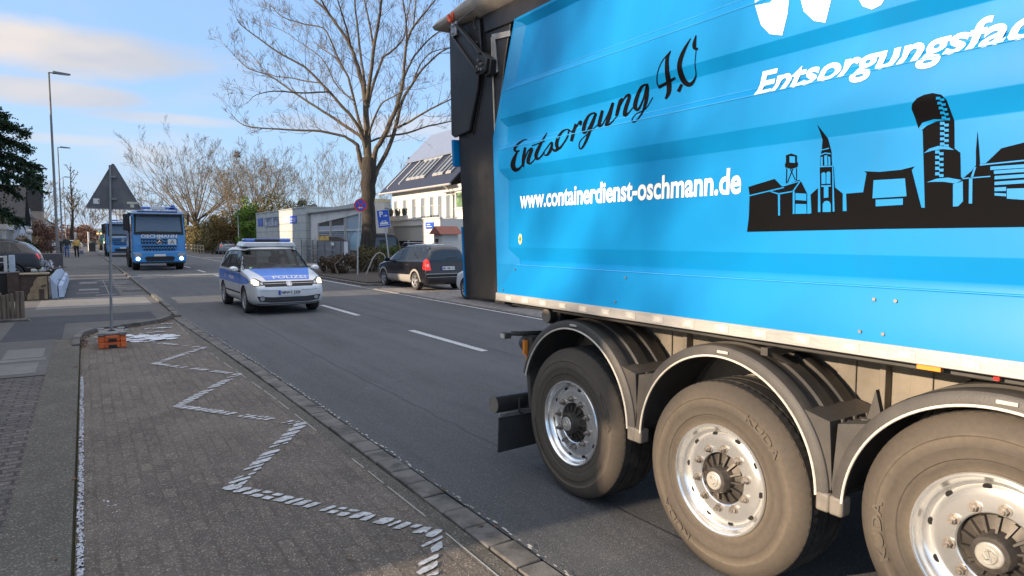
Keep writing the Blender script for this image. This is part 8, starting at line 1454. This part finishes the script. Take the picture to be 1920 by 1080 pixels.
house('terraced_house', 'long rendered terraced house across the footway, left of the picture edge', -15.5, -7.0, 6.4, 21.5, 8.2, 12.8, BEI, TILE, chim=(1, 4, 13.6))
house('terraced_house', 'second terraced house beyond the driveway gap on the left', -15.5, -7.6, 24.4, 34.9, 8.2, 12.8, GRW, TILE, chim=(-1, 3, 13.6))
house('gabled_house', 'beige gabled house behind the cedar at the left picture edge', -12.6, -4.9, 57, 67, 3.4, 7.6, BEI, TILE, chim=None)
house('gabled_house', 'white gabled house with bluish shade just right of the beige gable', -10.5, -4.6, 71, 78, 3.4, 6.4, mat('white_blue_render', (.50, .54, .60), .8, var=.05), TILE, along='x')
house('dark_roofed_house', 'taller house with steep dark roof and tall chimney behind the white gable', -13.5, -5.0, 84, 95, 4.4, 9.6, GRW, TILE, chim=(3.2, -4.8, 9.4))
tw = thing('slim_house', 'narrow dark slate clad house end with brick foot beside the steep dark roof', 'house', (-4.6, 98, 0)); part_box('wall', (-1, .55, -1.5, 3, 0, 5.0), BEI, tw); part_box('slate_cladding', (-1.02, .57, -1.52, 3.02, 5.0, 9.2), TILE, tw); part_box('roof', (-1.1, .66, -1.6, 3.1, 9.2, 9.3), STEELD, tw)
house('far_cottage', 'small pale cottage low in the distance left of the lamp posts', -8.5, -4.7, 112, 118, 3.2, 5.6, GRW, TILE)
house('far_house', 'distant house behind the bare street tree on the left', -22, -12, 135, 146, 5.4, 9, GRW, TILE)
house('terraced_house', 'third terraced house beyond the cedar, left of the picture', -15.5, -7.6, 39.6, 50, 7.4, 11.7, BEI, TILE)
house('unseen_shade_house', 'unseen tall house added behind the third terraced house to shade the pavilion', -21, -12, 51, 58.5, 9, 13.6, GRW, TILE)  # both tall houses stand out of view, added to shade the pavilion
house('unseen_shade_house', 'unseen tall house added behind the beige gabled house to shade the pavilion', -21, -12.8, 64, 84, 9, 13.6, BEI, TILE)
# canopy / carport left
cp_ = thing('white_carport', 'white flat carport with white post behind the dark grey car', 'carport', (-5.2, 41.5, 0)); part_box('roof', (-3, 2.15, -2.2, 2.2, 2.25, 2.5), WFR, cp_); part_box('post', (1.95, 2.1, -2.1, -1.95, 0, 2.247), WFR, cp_); part_box('post', (1.95, 2.1, 1.95, 2.1, 0, 2.247), WFR, cp_); part_box('post', (-2.9, -2.75, -2.1, -1.95, 0, 2.247), WFR, cp_)
gp = thing('garden_gate', 'white garden gate with brown pickets and a bright gatepost beyond the driveway', 'gate', (-2.9, 52, 0)); q = MB(); q.box(-.10, .10, -.1, .1, 0, 2.1); q.build('post', WFR, gp, bev=.02); q = MB(); q.lathe([(0, 0), (.17, .04), (.19, .16), (.12, .28), (0, .30)], (0, 0, 2.1), 'z', 16); q.build('globe', WFR, gp)
q = MB()
for k in range(12): q.box(-1.6 + k * .12, -1.55 + k * .12, -.03, .03, .1, 1.7)
q.box(-1.7, -.1, -.04, .04, 1.55, 1.62); q.box(-1.7, -.1, -.04, .04, .25, .32); q.build('pickets', mat('brown_pickets', (.16, .09, .06), .8), gp)
# far yellow building right and more far blocks
house('far_apartment_block', 'yellowish sunlit building above the trees behind the first lorry', 10.5, 21, 175, 190, 7.4, 8.4, mat('yellow_render', (.62, .50, .26), .8, var=.05), METR, along='x')
house('far_grey_house', 'pale house glimpsed far down the street left of the lorries', -14, -6, 205, 216, 5, 8, mat('pale_far_render', (.5, .5, .52), .8), TILE)

# --- left garden wall, fence, white boards
gwall = thing('garden_wall', 'dark brick garden wall with broken stone facing and flat coping beside the pavement', 'wall', (-1.25, 23.6, .07))
BRK = mat('dark_brick_wall', (.065, .045, .038), .9, var=.35, vscale=7, bump=.6, bscale=18); STN = mat('tan_flagstone', (.26, .20, .13), .9, var=.3, vscale=5, bump=.5, bscale=14)
part_box('wall', (-.34, .32, -.15, .15, 0, .72), BRK, gwall); q = MB(); q.box(-.40, .36, -.19, .19, .723, .77); q.build('coping', mat('pale_coping', (.34, .28, .20), .85, var=.15), gwall, bev=.008)
q = MB(); random.seed(12); q.prism([(-.20, .0), (.30, .0), (.30, .68), (.08, .66), (-.02, .52), (-.03, .42), (-.10, .34), (-.12, .22), (-.17, .16)], -.175, -.152, 'y'); q.build('flagstone', STN, gwall, bev=.006)
q = MB(); q.box(.10, .22, -.19, -.176, .03, .30); q.prism([(.16, .35), (.28, .40), (.27, .44), (.15, .40)], -.185, -.176, 'y'); q.build('mortar_patch', BRK, gwall)
part_box('pillar', (-.62, -.343, -.2, .2, 0, .80), BRK, gwall)
hb2 = thing('dark_planter_wall', 'very dark low wall under the white railing at the left edge', 'wall', (-2.7, 23.9, .05)); part_box('wall', (-1.2, .82, -.1, .2, 0, .78), mat('dark_board', (.02, .022, .024), .8, var=.2), hb2)
q = MB(); q.box(-1.2, .82, -.12, .22, .783, .82); q.build('coping', mat('grey_coping', (.2, .2, .2), .8), hb2)
rl = thing('white_railing', 'white tube railing on the dark low wall in front of the dark grey car', 'railing', (-2.7, 24.1, .87)); q = MB(); q.tube([(-1.2, 0, .40), (.80, 0, .43)], .025, 8); q.tube([(-1.2, 0, .26), (.72, 0, .27)], .012, 6); q.build('rail', WFR, rl); q = MB(); q.box(.72, .80, -.05, .05, 0, .46); q.build('post', WFR, rl, bev=.01); q = MB(); q.box(.84, .98, -.06, .06, -.02, .48); q.build('post', mat('pale_blue_post', (.42, .50, .58), .6), rl, bev=.01)
ww = thing('white_boarding', 'low bluish-white sloping boards lining the pavement beyond the brick wall', 'boarding', (-.86, 23.5, .07))
WB = mat('blue_white_board', (.33, .40, .52), .6, var=.06, vscale=4)
q = MB(); q.add([(0, 0, 0), (.16, 0, 0), (.12, 0, .42), (-.02, 0, .64), (0, 9.5, 0), (.16, 9.5, 0), (.12, 9.5, .42), (-.02, 9.5, .64)], [(0, 1, 2, 3), (4, 5, 6, 7), (0, 1, 5, 4), (1, 2, 6, 5), (2, 3, 7, 6), (3, 0, 4, 7)]); q.build('board', WB, ww, bev=.01)
for (y0, z0) in ((.1, .02), (3.2, .05), (6.2, .05)):
    q = MB(); q.add([(.17, y0, z0), (.30, y0 + .1, z0), (.26, y0 + .2, .36), (.165, y0 + .1, .40), (.17, y0 + 2.8, z0), (.30, y0 + 2.7, z0), (.26, y0 + 2.6, .33), (.165, y0 + 2.8, .40)], [(0, 1, 2, 3), (4, 5, 6, 7), (0, 1, 5, 4), (1, 2, 6, 5), (2, 3, 7, 6), (3, 0, 4, 7)]); q.build('lower_board', WB, ww, bev=.01)
part_box('band', (.0, .135, 2.4, 3.1, .38, .46), mat('grey_blue_band', (.18, .25, .35), .6), ww)
wf = thing('log_palisade', 'weathered grey upright log palisade at the left picture edge', 'fence', (-1.95, 18.0, .05)); random.seed(31)
LOG = mat('weathered_log', (.17, .13, .10), .9, var=.45, vscale=5, bump=.6, bscale=14, stretch=(4, 4, .5))
x_ = -1.3
while x_ < .72:
    r_ = random.uniform(.038, .055); q = MB(); h_ = random.uniform(.54, .62) + x_ * .05; q.tube([(x_ + r_, random.uniform(-.03, .03), -.03), (x_ + r_ + random.uniform(-.01, .02), random.uniform(-.03, .03), h_)], [r_, r_ * .85], 9); q.build('log', LOG, wf); x_ += r_ * 1.85
q = MB(); q.prism([(-1.3, -.04), (.95, -.04), (.86, .05), (-1.3, .07)], -.35, -.12, 'y'); q.build('edging', KERB, wf, bev=.01)

# ============================================================ TREES
BARK = mat('dark_bark', (.032, .026, .022), .95, var=.45, vscale=5, bump=1.0, bscale=22, stretch=(3, 3, .6), dirt=(.052, .043, .033), dscale=2.5, dlo=.48, dhi=.7)
BRAN = mat('branch_bark', (.078, .060, .040), .9, var=.35, vscale=5, bump=.5, bscale=30, dirt=(.075, .065, .035), dscale=1.6, dlo=.5, dhi=.8)
TWIG = mat('twig_bark', (.14, .11, .08), .9, var=.35, vscale=2)
TWG2 = mat('far_twig', (.155, .125, .09), .95, var=.3, vscale=1); TWG3 = mat('ochre_twig', (.20, .15, .085), .95, var=.3, vscale=1)
def rv(): return Vector((random.gauss(0, 1), random.gauss(0, 1), random.gauss(0, 1))).normalized()
def branch(mb, p, d, L_, r, lvl, cfg, n=None):
    segs = cfg.get('segs', 5) if lvl > 0 else 3; pts = [p.copy()]; rad = [r]; dd = d.normalized()
    for i in range(segs):
        dd = (dd + rv() * cfg['wander'] + Vector((0, 0, cfg['up']))).normalized(); pts.append(pts[-1] + dd * L_ / segs); rad.append(max(cfg['rmin'], r * (1 - (i + 1) / segs * .85)))
    mb.tube(pts, rad, 3 if r < .03 else (5 if r < .09 else 8), caps=False)
    if lvl <= 0: return
    k = cfg['kids'][lvl - 1] if isinstance(cfg['kids'], (list, tuple)) else cfg['kids']
    for j in range(k):
        t_ = random.uniform(cfg.get('t0', .25), 1.0); i = min(segs - 1, int(t_ * segs)); f_ = t_ * segs - i; q = pts[i].lerp(pts[i + 1], f_); ax = (pts[i + 1] - pts[i]).normalized()
        s_ = rv(); s_ = (s_ - ax * s_.dot(ax)).normalized(); nd = (ax * math.cos(cfg['ang']) + s_ * math.sin(cfg['ang'])).normalized()
        branch(mb, q, nd, L_ * cfg['ratio'] * random.uniform(.6, 1.1) * (1.15 - .5 * t_), max(cfg['rmin'], r * (1 - .85 * t_) * .6), lvl - 1, cfg)
# the big tree
random.seed(77)
bt_ = thing('bare_street_tree', 'big leafless street tree with dark trunk and wide spreading limbs in the planted island', 'tree', (TREE0[0], TREE0[1], .1))
def smooth_line(P_):
    o = []; n = len(P_)
    for i in range(n - 1):
        a, b, c, d = (Vector(P_[max(i - 1, 0)]), Vector(P_[i]), Vector(P_[i + 1]), Vector(P_[min(i + 2, n - 1)]))
        for k in range(3): t_ = k / 3; o.append(.5 * ((2 * b) + (-a + c) * t_ + (2 * a - 5 * b + 4 * c - d) * t_ ** 2 + (-a + 3 * b - 3 * c + d) * t_ ** 3))
    o.append(Vector(P_[-1])); return o
tk = MB(); lm = MB(); tws = MB()
cfg = dict(wander=.15, up=.10, rmin=.0055, kids=[4, 4, 5], ratio=.55, ang=R(38), segs=4)
for li, pts in enumerate(LIMBS):
    P_ = smooth_line([Vector((p[0], p[1], p[2], p[3])).to_4d() if False else Vector((p[0], p[1], p[2])) for p in pts]); rr = smooth_line([Vector((p[3], 0, 0)) for p in pts])
    rr = [max(.008, v.x) for v in rr]
    P_ = [Vector((v.x, v.y, max(-.1, v.z - .1))) + (rv() * rr[i] * .18) for i, v in enumerate(P_)]
    if li == 0:
        rr = [r * .97 * (1.3 if i < 2 else 1.08 if i < 4 else 1.0) for i, r in enumerate(rr)]; tk.tube(P_, rr, 18, caps=True)
        continue
    rr = [max(.008, r * .74) for r in rr]; lm.tube(P_, rr, 9, caps=False)
    n = len(P_); tot = 0
    for i in range(1, n):
        sl_ = (P_[i] - P_[i - 1]).length; tot += sl_; fr_ = i / n
        cnt = sl_ * (1.7 + 2.8 * fr_); cnt = int(cnt) + (random.random() < cnt % 1)
        if fr_ < .18: cnt = 1 if random.random() < .25 else 0
        for _ in range(cnt):
            ax = (P_[i] - P_[i - 1]).normalized(); s_ = rv() + Vector((0, 0, .45)); s_ = (s_ - ax * s_.dot(ax)).normalized(); a_ = R(random.uniform(28, 62)); nd = ax * math.cos(a_) + s_ * math.sin(a_)
            L_ = random.uniform(.5, 2.2) * (1.1 - .35 * fr_) * (1.3 if rr[i] > .05 else 1)
            branch(tws, P_[i - 1].lerp(P_[i], random.random()), nd, L_, min(.017, rr[i] * .45), 2, cfg)
    branch(tws, P_[-1], (P_[-1] - P_[-2]), 1.0, .012, 2, cfg)
tr_o = tk.build('trunk', BARK, bt_, smooth=60); lm.build('limbs', BRAN, bt_, smooth=60); tws.build('crown', TWIG, bt_, smooth=0, recalc=False)
# pruning stubs on the trunk
print('big tree twigs verts', len(tws.v))
def bare_tree(name, label, loc, H, spread, seed, group=None, trunk=.2, tm=TWG2, nl=14, lvl=3, kids=(4, 5, 4), up=.06, t0=.3, rmin=.012, slim=0, wander=.10, el_=(22, 82)):
    random.seed(seed); t = thing(name, label, 'tree', loc, 0, group); a = MB(); b = MB()
    th = H * (.30 if not slim else .9)
    tp_ = [Vector((0, 0, 0))]; 
    for i in range(6): tp_.append(Vector((random.gauss(0, .02) * H * .3, random.gauss(0, .02) * H * .3, th * (i + 1) / 6)))
    a.tube(tp_, [trunk * (1 - .10 * i - (.06 * i if slim else 0)) for i in range(7)], 8)
    c_ = dict(wander=wander, up=up, rmin=rmin, kids=list(kids), ratio=.52, ang=R(36), segs=5, t0=t0)
    for k in range(nl):
        if slim:
            z_ = th * random.uniform(.25, 1.0); f_ = 1 - (z_ / th) * .75; i = min(5, int(z_ / th * 6)); p = tp_[i].lerp(tp_[i + 1], z_ / th * 6 - i); az = random.random() * 6.28; d = Vector((math.cos(az), math.sin(az), random.uniform(.7, 1.5))); L_ = spread * f_ * random.uniform(.7, 1.1)
        else:
            p = tp_[random.choice([4, 5, 6])]; az = k * 2.4 + random.random(); el = R(random.uniform(*el_)); d = Vector((math.cos(az) * math.cos(el), math.sin(az) * math.cos(el), math.sin(el))); L_ = (spread * math.cos(el) + (H - th) * math.sin(el)) * random.uniform(.75, 1.0)
        branch(b, p, d, L_, trunk * (.30 if not slim else .3), lvl, c_)
    a.build('trunk', BARK, t, smooth=60); b.build('crown', tm, t, smooth=0, recalc=False); return t
bare_tree('bare_tree', 'wide bare tree rising directly above the first blue lorry', (14.2, 110, 0), 14.5, 8.5, 1, trunk=.35, nl=30, rmin=.011, kids=(5, 6, 4))
bare_tree('bare_tree', 'wide bare tree with a dark nest blob right of the lorry', (20.8, 101, 0), 12.8, 8, 2, trunk=.33, nl=28, rmin=.011, kids=(5, 6, 4))
bare_tree('bare_tree', 'brownish bare thicket tree left of the evergreen hedge', (15.8, 88, 0), 10.5, 5, 3, trunk=.2, nl=18, tm=TWG3, rmin=.012)
bare_tree('bare_tree', 'brownish bare tree overlapping the hedge top', (19.0, 84, 0), 10.5, 4.5, 4, trunk=.2, nl=16, tm=TWG3, rmin=.012)
for i, (px_, y_, h_, s_, lb_) in enumerate([(19.6, 86, 11.6, 3.2, 'slender bare tree above the left end of the grey pavilion'), (22.0, 84, 12.2, 3.0, 'slender bare tree above the middle of the grey pavilion'), (22.6, 76, 12.4, 3.2, 'tallest slender bare tree above the pavilion posters'), (24.6, 72, 11.4, 3.6, 'slender fan-shaped bare tree left of the big trunk'), (26.5, 78, 11.0, 3.2, 'slender bare tree just left of the big trunk'), (29.0, 70, 9.5, 2.6, 'small bare tree right of the big trunk above the van'), (31.5, 68, 8.2, 2.2, 'thin bare sapling left of the white house gable')]):
    bare_tree('slender_tree', lb_, (px_, y_, 0), h_, s_, 20 + i, 'slender bare trees behind the pavilion', trunk=.11, nl=11, lvl=3, kids=(3, 4, 3), up=.07, rmin=.010, el_=(48, 86), wander=.12)
bare_tree('bare_tree', 'upright bare street tree left of the triangular sign', (-1.6, 138, 0), 16.5, 4.0, 40, trunk=.32, nl=26, slim=1, lvl=3, kids=(3, 4, 3), up=.1, rmin=.02)
bare_tree('bare_tree', 'low bare tree far behind the walkers', (1.2, 175, 0), 10, 5, 41, trunk=.25, nl=14, rmin=.028, lvl=3, kids=(3, 4, 3))
bare_tree('bare_tree', 'brown bare tree behind the small cottage on the left', (-7.0, 128, 0), 9.5, 5, 42, trunk=.25, nl=16, rmin=.022, lvl=3, kids=(3, 4, 3), tm=TWG3)
bare_tree('bare_tree', 'rust brown bare tree between the cottage and the lamp posts', (-4.4, 104, 0), 5.6, 2.6, 43, trunk=.14, nl=14, rmin=.016, lvl=3, kids=(3, 4, 3), tm=TWG3)
bare_tree('bare_tree', 'bare tree beyond the second blue lorry', (7.4, 190, 0), 12, 6, 44, trunk=.25, nl=14, rmin=.03, lvl=3, kids=(3, 4, 3))
bare_tree('bare_tree', 'distant bare tree peeping above the lorry cab roofs', (11.5, 150, 0), 12.5, 6, 45, trunk=.25, nl=16, rmin=.024, lvl=3, kids=(3, 4, 3))
ne = MB(); random.seed(6)
for _ in range(150): v = rv() * .38; ne.tube([v, v + rv() * .4], .02, 3)
o = ne.build('bird_nest', TWIG); o.location = (18.0, 97, 13.1); tag(o, 'dark round bird nest high in the bare tree crown', 'nest')
# foliage clumps
def leafm(name, c, c2): return mat(name, c, .75, var=0, vscale=3, col2=c2, detail=4, spec=.3)
LFG = leafm('laurel_leaf', (.06, .13, .018), (.18, .27, .04)); LFD = leafm('dark_evergreen_leaf', (.018, .028, .014), (.045, .055, .022)); LFB = leafm('autumn_leaf', (.075, .05, .018), (.24, .17, .05)); LFY = leafm('yellow_brown_leaf', (.12, .095, .035), (.26, .20, .075)); LFC = leafm('cedar_needle', (.018, .040, .024), (.05, .085, .04)); LFS = leafm('shrub_leaf', (.05, .06, .02), (.14, .11, .05))
def clump_crown(mb, c, rad, n, size, gaps=.35, nclump=26, flat_=.5):
    cl = []
    for _ in range(nclump):
        v = rv(); r_ = random.uniform(.55, 1.0); cl.append((Vector((v.x * rad[0] * r_, v.y * rad[1] * r_, v.z * rad[2] * r_)) + Vector(c), random.uniform(.22, .48) * min(rad)))
    for _ in range(n):
        cc, cr = random.choice(cl); v = rv(); p = cc + v * cr * random.uniform(.6, 1.05); a = (rv() + v * .3).normalized() * size * random.uniform(.6, 1.4); b = a.cross(rv()).normalized() * size * flat_ * random.uniform(.6, 1.2)
        mb.add([p - a, p - b, p + a, p + b], [(0, 1, 2, 3)])
def bush(name, label, cat, loc, rad, n, size, m, seed, nclump=30, stems=6, group=None, flat_=.5):
    random.seed(seed); t = thing(name, label, cat, loc, 0, group); b = MB(); clump_crown(b, (0, 0, rad[2] * .98), rad, n, size, nclump=nclump, flat_=flat_); b.build('foliage', m, t, smooth=0, recalc=False)
    s = MB()
    for k in range(stems): p = Vector((random.gauss(0, rad[0] * .3), random.gauss(0, rad[1] * .3), 0)); s.tube([p, p + Vector((random.gauss(0, .2), random.gauss(0, .2), rad[2])), p + Vector((random.gauss(0, .4), random.gauss(0, .4), rad[2] * 1.7))], [.06, .04, .015], 5)
    s.build('stems', TWIG, t); return t
bush('laurel_hedge', 'bright green laurel hedge beside the left end of the grey pavilion', 'hedge', (14.95, 76.0, 0), (1.15, 2.4, 3.05), 11000, .11, LFG, 51, nclump=70)
bush('evergreen_bush', 'dark evergreen mass rising behind the green laurel hedge', 'bush', (18.6, 79, 0), (3.2, 3.0, 3.2), 9000, .13, LFS, 52, nclump=80)
bush('autumn_bush', 'tall brown and ochre beech bush left of the laurel hedge', 'bush', (14.0, 82, 0), (1.7, 3.0, 2.75), 9000, .11, LFB, 53, nclump=70)
bush('autumn_bush', 'lower yellow-brown bush at the front of the ochre beech', 'bush', (12.9, 84, 0), (1.0, 3.2, 1.9), 4500, .10, LFY, 54, nclump=50)
bush('brown_thicket', 'reddish brown thicket right behind the first blue lorry', 'bush', (13.6, 108, 0), (2.2, 7, 1.9), 7000, .13, LFY, 55, nclump=70)
bush('brown_thicket', 'olive thicket in the middle behind the clipped hedge', 'bush', (14.8, 97, 0), (2.0, 6, 2.2), 7000, .13, LFS, 56, nclump=70)
bush('clipped_hedge', 'low clipped green hedge behind the wooden post-and-rail fence', 'hedge', (12.6, 93, 0), (.7, 9, .75), 6000, .09, LFS, 57, nclump=110)
bush('evergreen_tree', 'small round evergreen above the grey pavilion roof', 'tree', (21.3, 76, 0), (1.3, 1.3, 3.45), 6000, .11, LFD, 58, nclump=60)
bush('island_shrub', 'low reddish shrub at the left of the tree foot', 'shrub', (10.6, 32.2, .12), (1.1, 1.6, .48), 3600, .055, leafm('reddish_shrub_leaf', (.035, .025, .018), (.13, .085, .05)), 59, nclump=46, stems=14)
bush('island_shrub', 'dark green shrub around the foot of the big tree', 'shrub', (12.3, 32.4, .12), (1.25, 1.4, .62), 4200, .055, LFS, 60, nclump=50, stems=14)
bush('island_shrub', 'brighter green shrub between the trunk and the black car', 'shrub', (13.6, 32.8, .12), (.9, .9, .72), 3200, .06, leafm('green_shrub_leaf', (.05, .07, .02), (.14, .17, .05)), 61, nclump=36, stems=10)
bush('front_garden_hedge', 'dark green garden hedge left of the nearest lamp post', 'hedge', (-2.95, 47, 0), (.7, 3.5, .85), 5000, .08, LFD, 62, nclump=60)
bush('front_garden_hedge', 'tan hedge further along the left pavement', 'hedge', (-4.0, 66, 0), (.9, 4, 1.05), 5000, .09, leafm('tan_hedge_leaf', (.14, .10, .06), (.28, .20, .12)), 63, nclump=60)
bush('brown_thicket', 'rusty brown shrubs beneath the small cottage', 'bush', (-3.9, 92, 0), (1.3, 6, 1.8), 5000, .11, leafm('rust_leaf', (.10, .05, .035), (.24, .13, .09)), 64, nclump=60)
bush('brown_thicket', 'brown mass of shrubs at the far street end behind the walkers', 'bush', (-2.0, 160, 0), (5, 6, 2.2), 6000, .2, leafm('rust_leaf', (.10, .05, .035), (.24, .13, .09)), 65, nclump=80)
bush('wall_plants', 'low trailing plants on top of the brick garden wall', 'plant', (-1.05, 24.4, .72), (.30, .5, .14), 900, .035, LFD, 66, nclump=24, stems=3)
o = part_box('white_cloth', (-1.35, -1.0, 24.0, 24.4, .86, .92), WFR, None); tag(o, 'small white cloth lying on the plants of the brick wall', 'cloth')
wp = MB(); random.seed(15)
for _ in range(45): p = Vector((random.uniform(-.16, .10), random.uniform(-.5, .5), random.uniform(-.12, .18))); a = rv() * .06; b = rv() * .04; wp.add([p - a, p - b, p + a, p + b], [(0, 1, 2, 3)])
o = wp.build('white_blossom_plant', mat('pale_petals', (.36, .38, .44), .8, var=.2), smooth=0); o.location = (-.92, 24.4, .98); tag(o, 'pale white flowering plant spilling over the brick wall end', 'plant')
# cedar at the left edge: tiers of drooping boughs with needle sprays
random.seed(90)
ce = thing('cedar', 'large dark green cedar with drooping boughs at the left picture edge', 'tree', (-4.35, 34, 0)); a = MB(); b = MB()
a.tube([(0, 0, 0), (.1, 0, 4), (0, .1, 9), (0, 0, 13)], [.35, .28, .16, .04], 10)
for k in range(190):
    z_ = random.uniform(4.3, 10.8) if k % 9 else random.uniform(3, 4.4); az = random.random() * 2 * PI; L_ = max(.3, 3.9 - (z_ - 3.6) * .50) * random.uniform(.7, 1.1); 
    if z_ < 4.4: L_ *= .62 + .2 * random.random()
    d = Vector((math.cos(az), math.sin(az), .35)); P_ = [Vector((0, 0, z_))]; dd = d.normalized()
    for i in range(7): dd = (dd + Vector((0, 0, -.13)) + rv() * .07).normalized(); P_.append(P_[-1] + dd * L_ / 7)
    a.tube(P_, [.05 * (1 - i / 8) + .008 for i in range(8)], 5, caps=False)
    for i in range(2, 8):
        for _ in range(20):
            p = P_[i - 1].lerp(P_[i], random.random()); s_ = (rv() + (P_[i] - P_[i - 1]).normalized() * .8 + Vector((0, 0, -.35))).normalized(); sl_ = random.uniform(.16, .55) * (1.1 - i * .04)
            q_ = p + s_ * sl_
            for j in range(5):
                c_ = p.lerp(q_, (j + .5) / 5); u = (s_ + rv() * .9).normalized() * random.uniform(.06, .12); v = u.cross(rv()).normalized() * .030; b.add([c_ - v, c_ + u * .5 - v, c_ + u, c_ + v], [(0, 1, 2, 3)])
                u = (s_ + rv() * .9).normalized() * random.uniform(.06, .12); v = u.cross(rv()).normalized() * .045; b.add([c_ - v, c_ + u * .5 - v * .6, c_ + u, c_ + v], [(0, 1, 2, 3)])
a.build('trunk', BARK, ce, smooth=60); b.build('crown', LFC, ce, smooth=0, recalc=False)
# other trees off to the left that shade the street
bare_tree('garden_tree', 'bare garden tree in front of the first terraced house, left of the picture', (-30, 10.3, 0), 16.5, 5.0, 70, trunk=.25, nl=40, rmin=.020, lvl=3, kids=(5, 5, 3))
gs = thing('unseen_shade_block', 'unseen low block added to shade the rear wheel, left of the picture', 'blocker', (-4.2, 5.24, 0)); part_box('wall', (-1.2, .6, -1.35, 1.4, 0, 2.95), BEI, gs); part_box('roof', (-1.35, .75, -1.45, 1.5, 2.953, 3.08), TILE, gs)  # out-of-view block, placed so its shade falls across the rear wheel
# post and rail fence in front of the clipped hedge
pr = thing('post_rail_fence', 'pale wooden post-and-rail fence along the far right pavement', 'fence', (11.6, 84, 0))
for k in range(9): part_box('post', (-.06, .06, k * 2.4 - .06, k * 2.4 + .06, 0, 1.05), mat('pale_timber', (.42, .34, .22), .8, var=.2), pr)
q = MB(); q.box(.063, .10, 0, 19.2, .88, .98); q.box(.063, .10, 0, 19.2, .45, .55); q.build('rail', MATS['pale_timber'], pr)
# slim post with lamp over the hedge, far white posts, dark bin
pl2 = thing('hedge_lamp', 'short white lamp post standing in the green laurel hedge', 'street lamp', (14.0, 76, 0)); q = MB(); q.tube([(0, 0, 0), (0, 0, 5.2)], .06, 8); q.build('post', WFR, pl2); q = MB(); q.box(-.5, .05, -.1, .1, 5.1, 5.4); q.build('lamp_head', WFR, pl2, bev=.03)
for i, (x_, y_) in enumerate(((-1.0, 112), (.55, 108))):
    o = MB(); o.tube([(0, 0, 0), (0, 0, 2.6)], .13, 10); o = o.build('white_post', WFR); o.location = (x_, y_, .07); tag(o, ['white post behind the walkers, nearer the lamp posts', 'white post right of the yellow coat, in front of the far car'][i], 'post', 'white posts at the far junction')
o = MB(); o.box(-.35, .35, -.35, .35, .1, 1.15); o.tube([(0, 0, 1.15), (0, 0, 1.4)], [.4, .25], 8); o = o.build('waste_bin', mat('dark_bin', (.04, .045, .04), .7, var=.2), bev=.04); o.location = (.80, 96, .07); tag(o, 'dark bin on the pavement edge in front of the tractor', 'bin')
o = MB(); o.box(-.8, .8, -.3, .3, 0, .9); o = o.build('planter', mat('planter_grey', (.10, .10, .11), .8, var=.2), bev=.03); o.location = (-1.85, 45.5, .07); tag(o, 'dark planter box at the foot of the nearest lamp post', 'planter')

# ------------------------------------------------------------ loose pieces become parts of their own
SPLIT = ('rear_edge_trim', 'latch', 'reflective_tape', 'mudflap', 'fender_bracket', 'fender_end', 'fender_bolt', 'skirt_bolt', 'bolt', 'bumper_bracket', 'roof_rail', 'wiper', 'mudguard', 'work_lamp', 'strap', 'clamp', 'tail_light', 'roof_light_bar', 'vent_hole', 'face_features')
def islands(me):
    par = list(range(len(me.vertices)))
    def find(a):
        while par[a] != a: par[a] = par[par[a]]; a = par[a]
        return a
    for e in me.edges: par[find(e.vertices[0])] = find(e.vertices[1])
    gr = {}
    for v in range(len(par)): gr.setdefault(find(v), []).append(v)
    return gr, find
for o in list(COL.objects):
    if o.type != 'MESH' or not o.parent or o.name.split('.')[0] not in SPLIT: continue
    me = o.data; gr, find = islands(me)
    if len(gr) < 2 or len(gr) > 90: continue
    byr = {}
    for p in me.polygons: byr.setdefault(find(p.vertices[0]), []).append(p)
    base = o.name.split('.')[0]; first = True
    for r_, ps in byr.items():
        vi = sorted({i for p in ps for i in p.vertices}); ix = {v: k for k, v in enumerate(vi)}
        nm = bpy.data.meshes.new(base); nm.from_pydata([tuple(me.vertices[i].co) for i in vi], [], [tuple(ix[i] for i in p.vertices) for p in ps])
        for m in me.materials: nm.materials.append(m)
        nm.polygons.foreach_set('material_index', [p.material_index for p in ps]); nm.polygons.foreach_set('use_smooth', [p.use_smooth for p in ps]); nm.set_sharp_from_angle(angle=R(35)); nm.update()
        if first: o.data = nm; first = False
        else:
            c = o.copy(); c.data = nm; COL.objects.link(c)
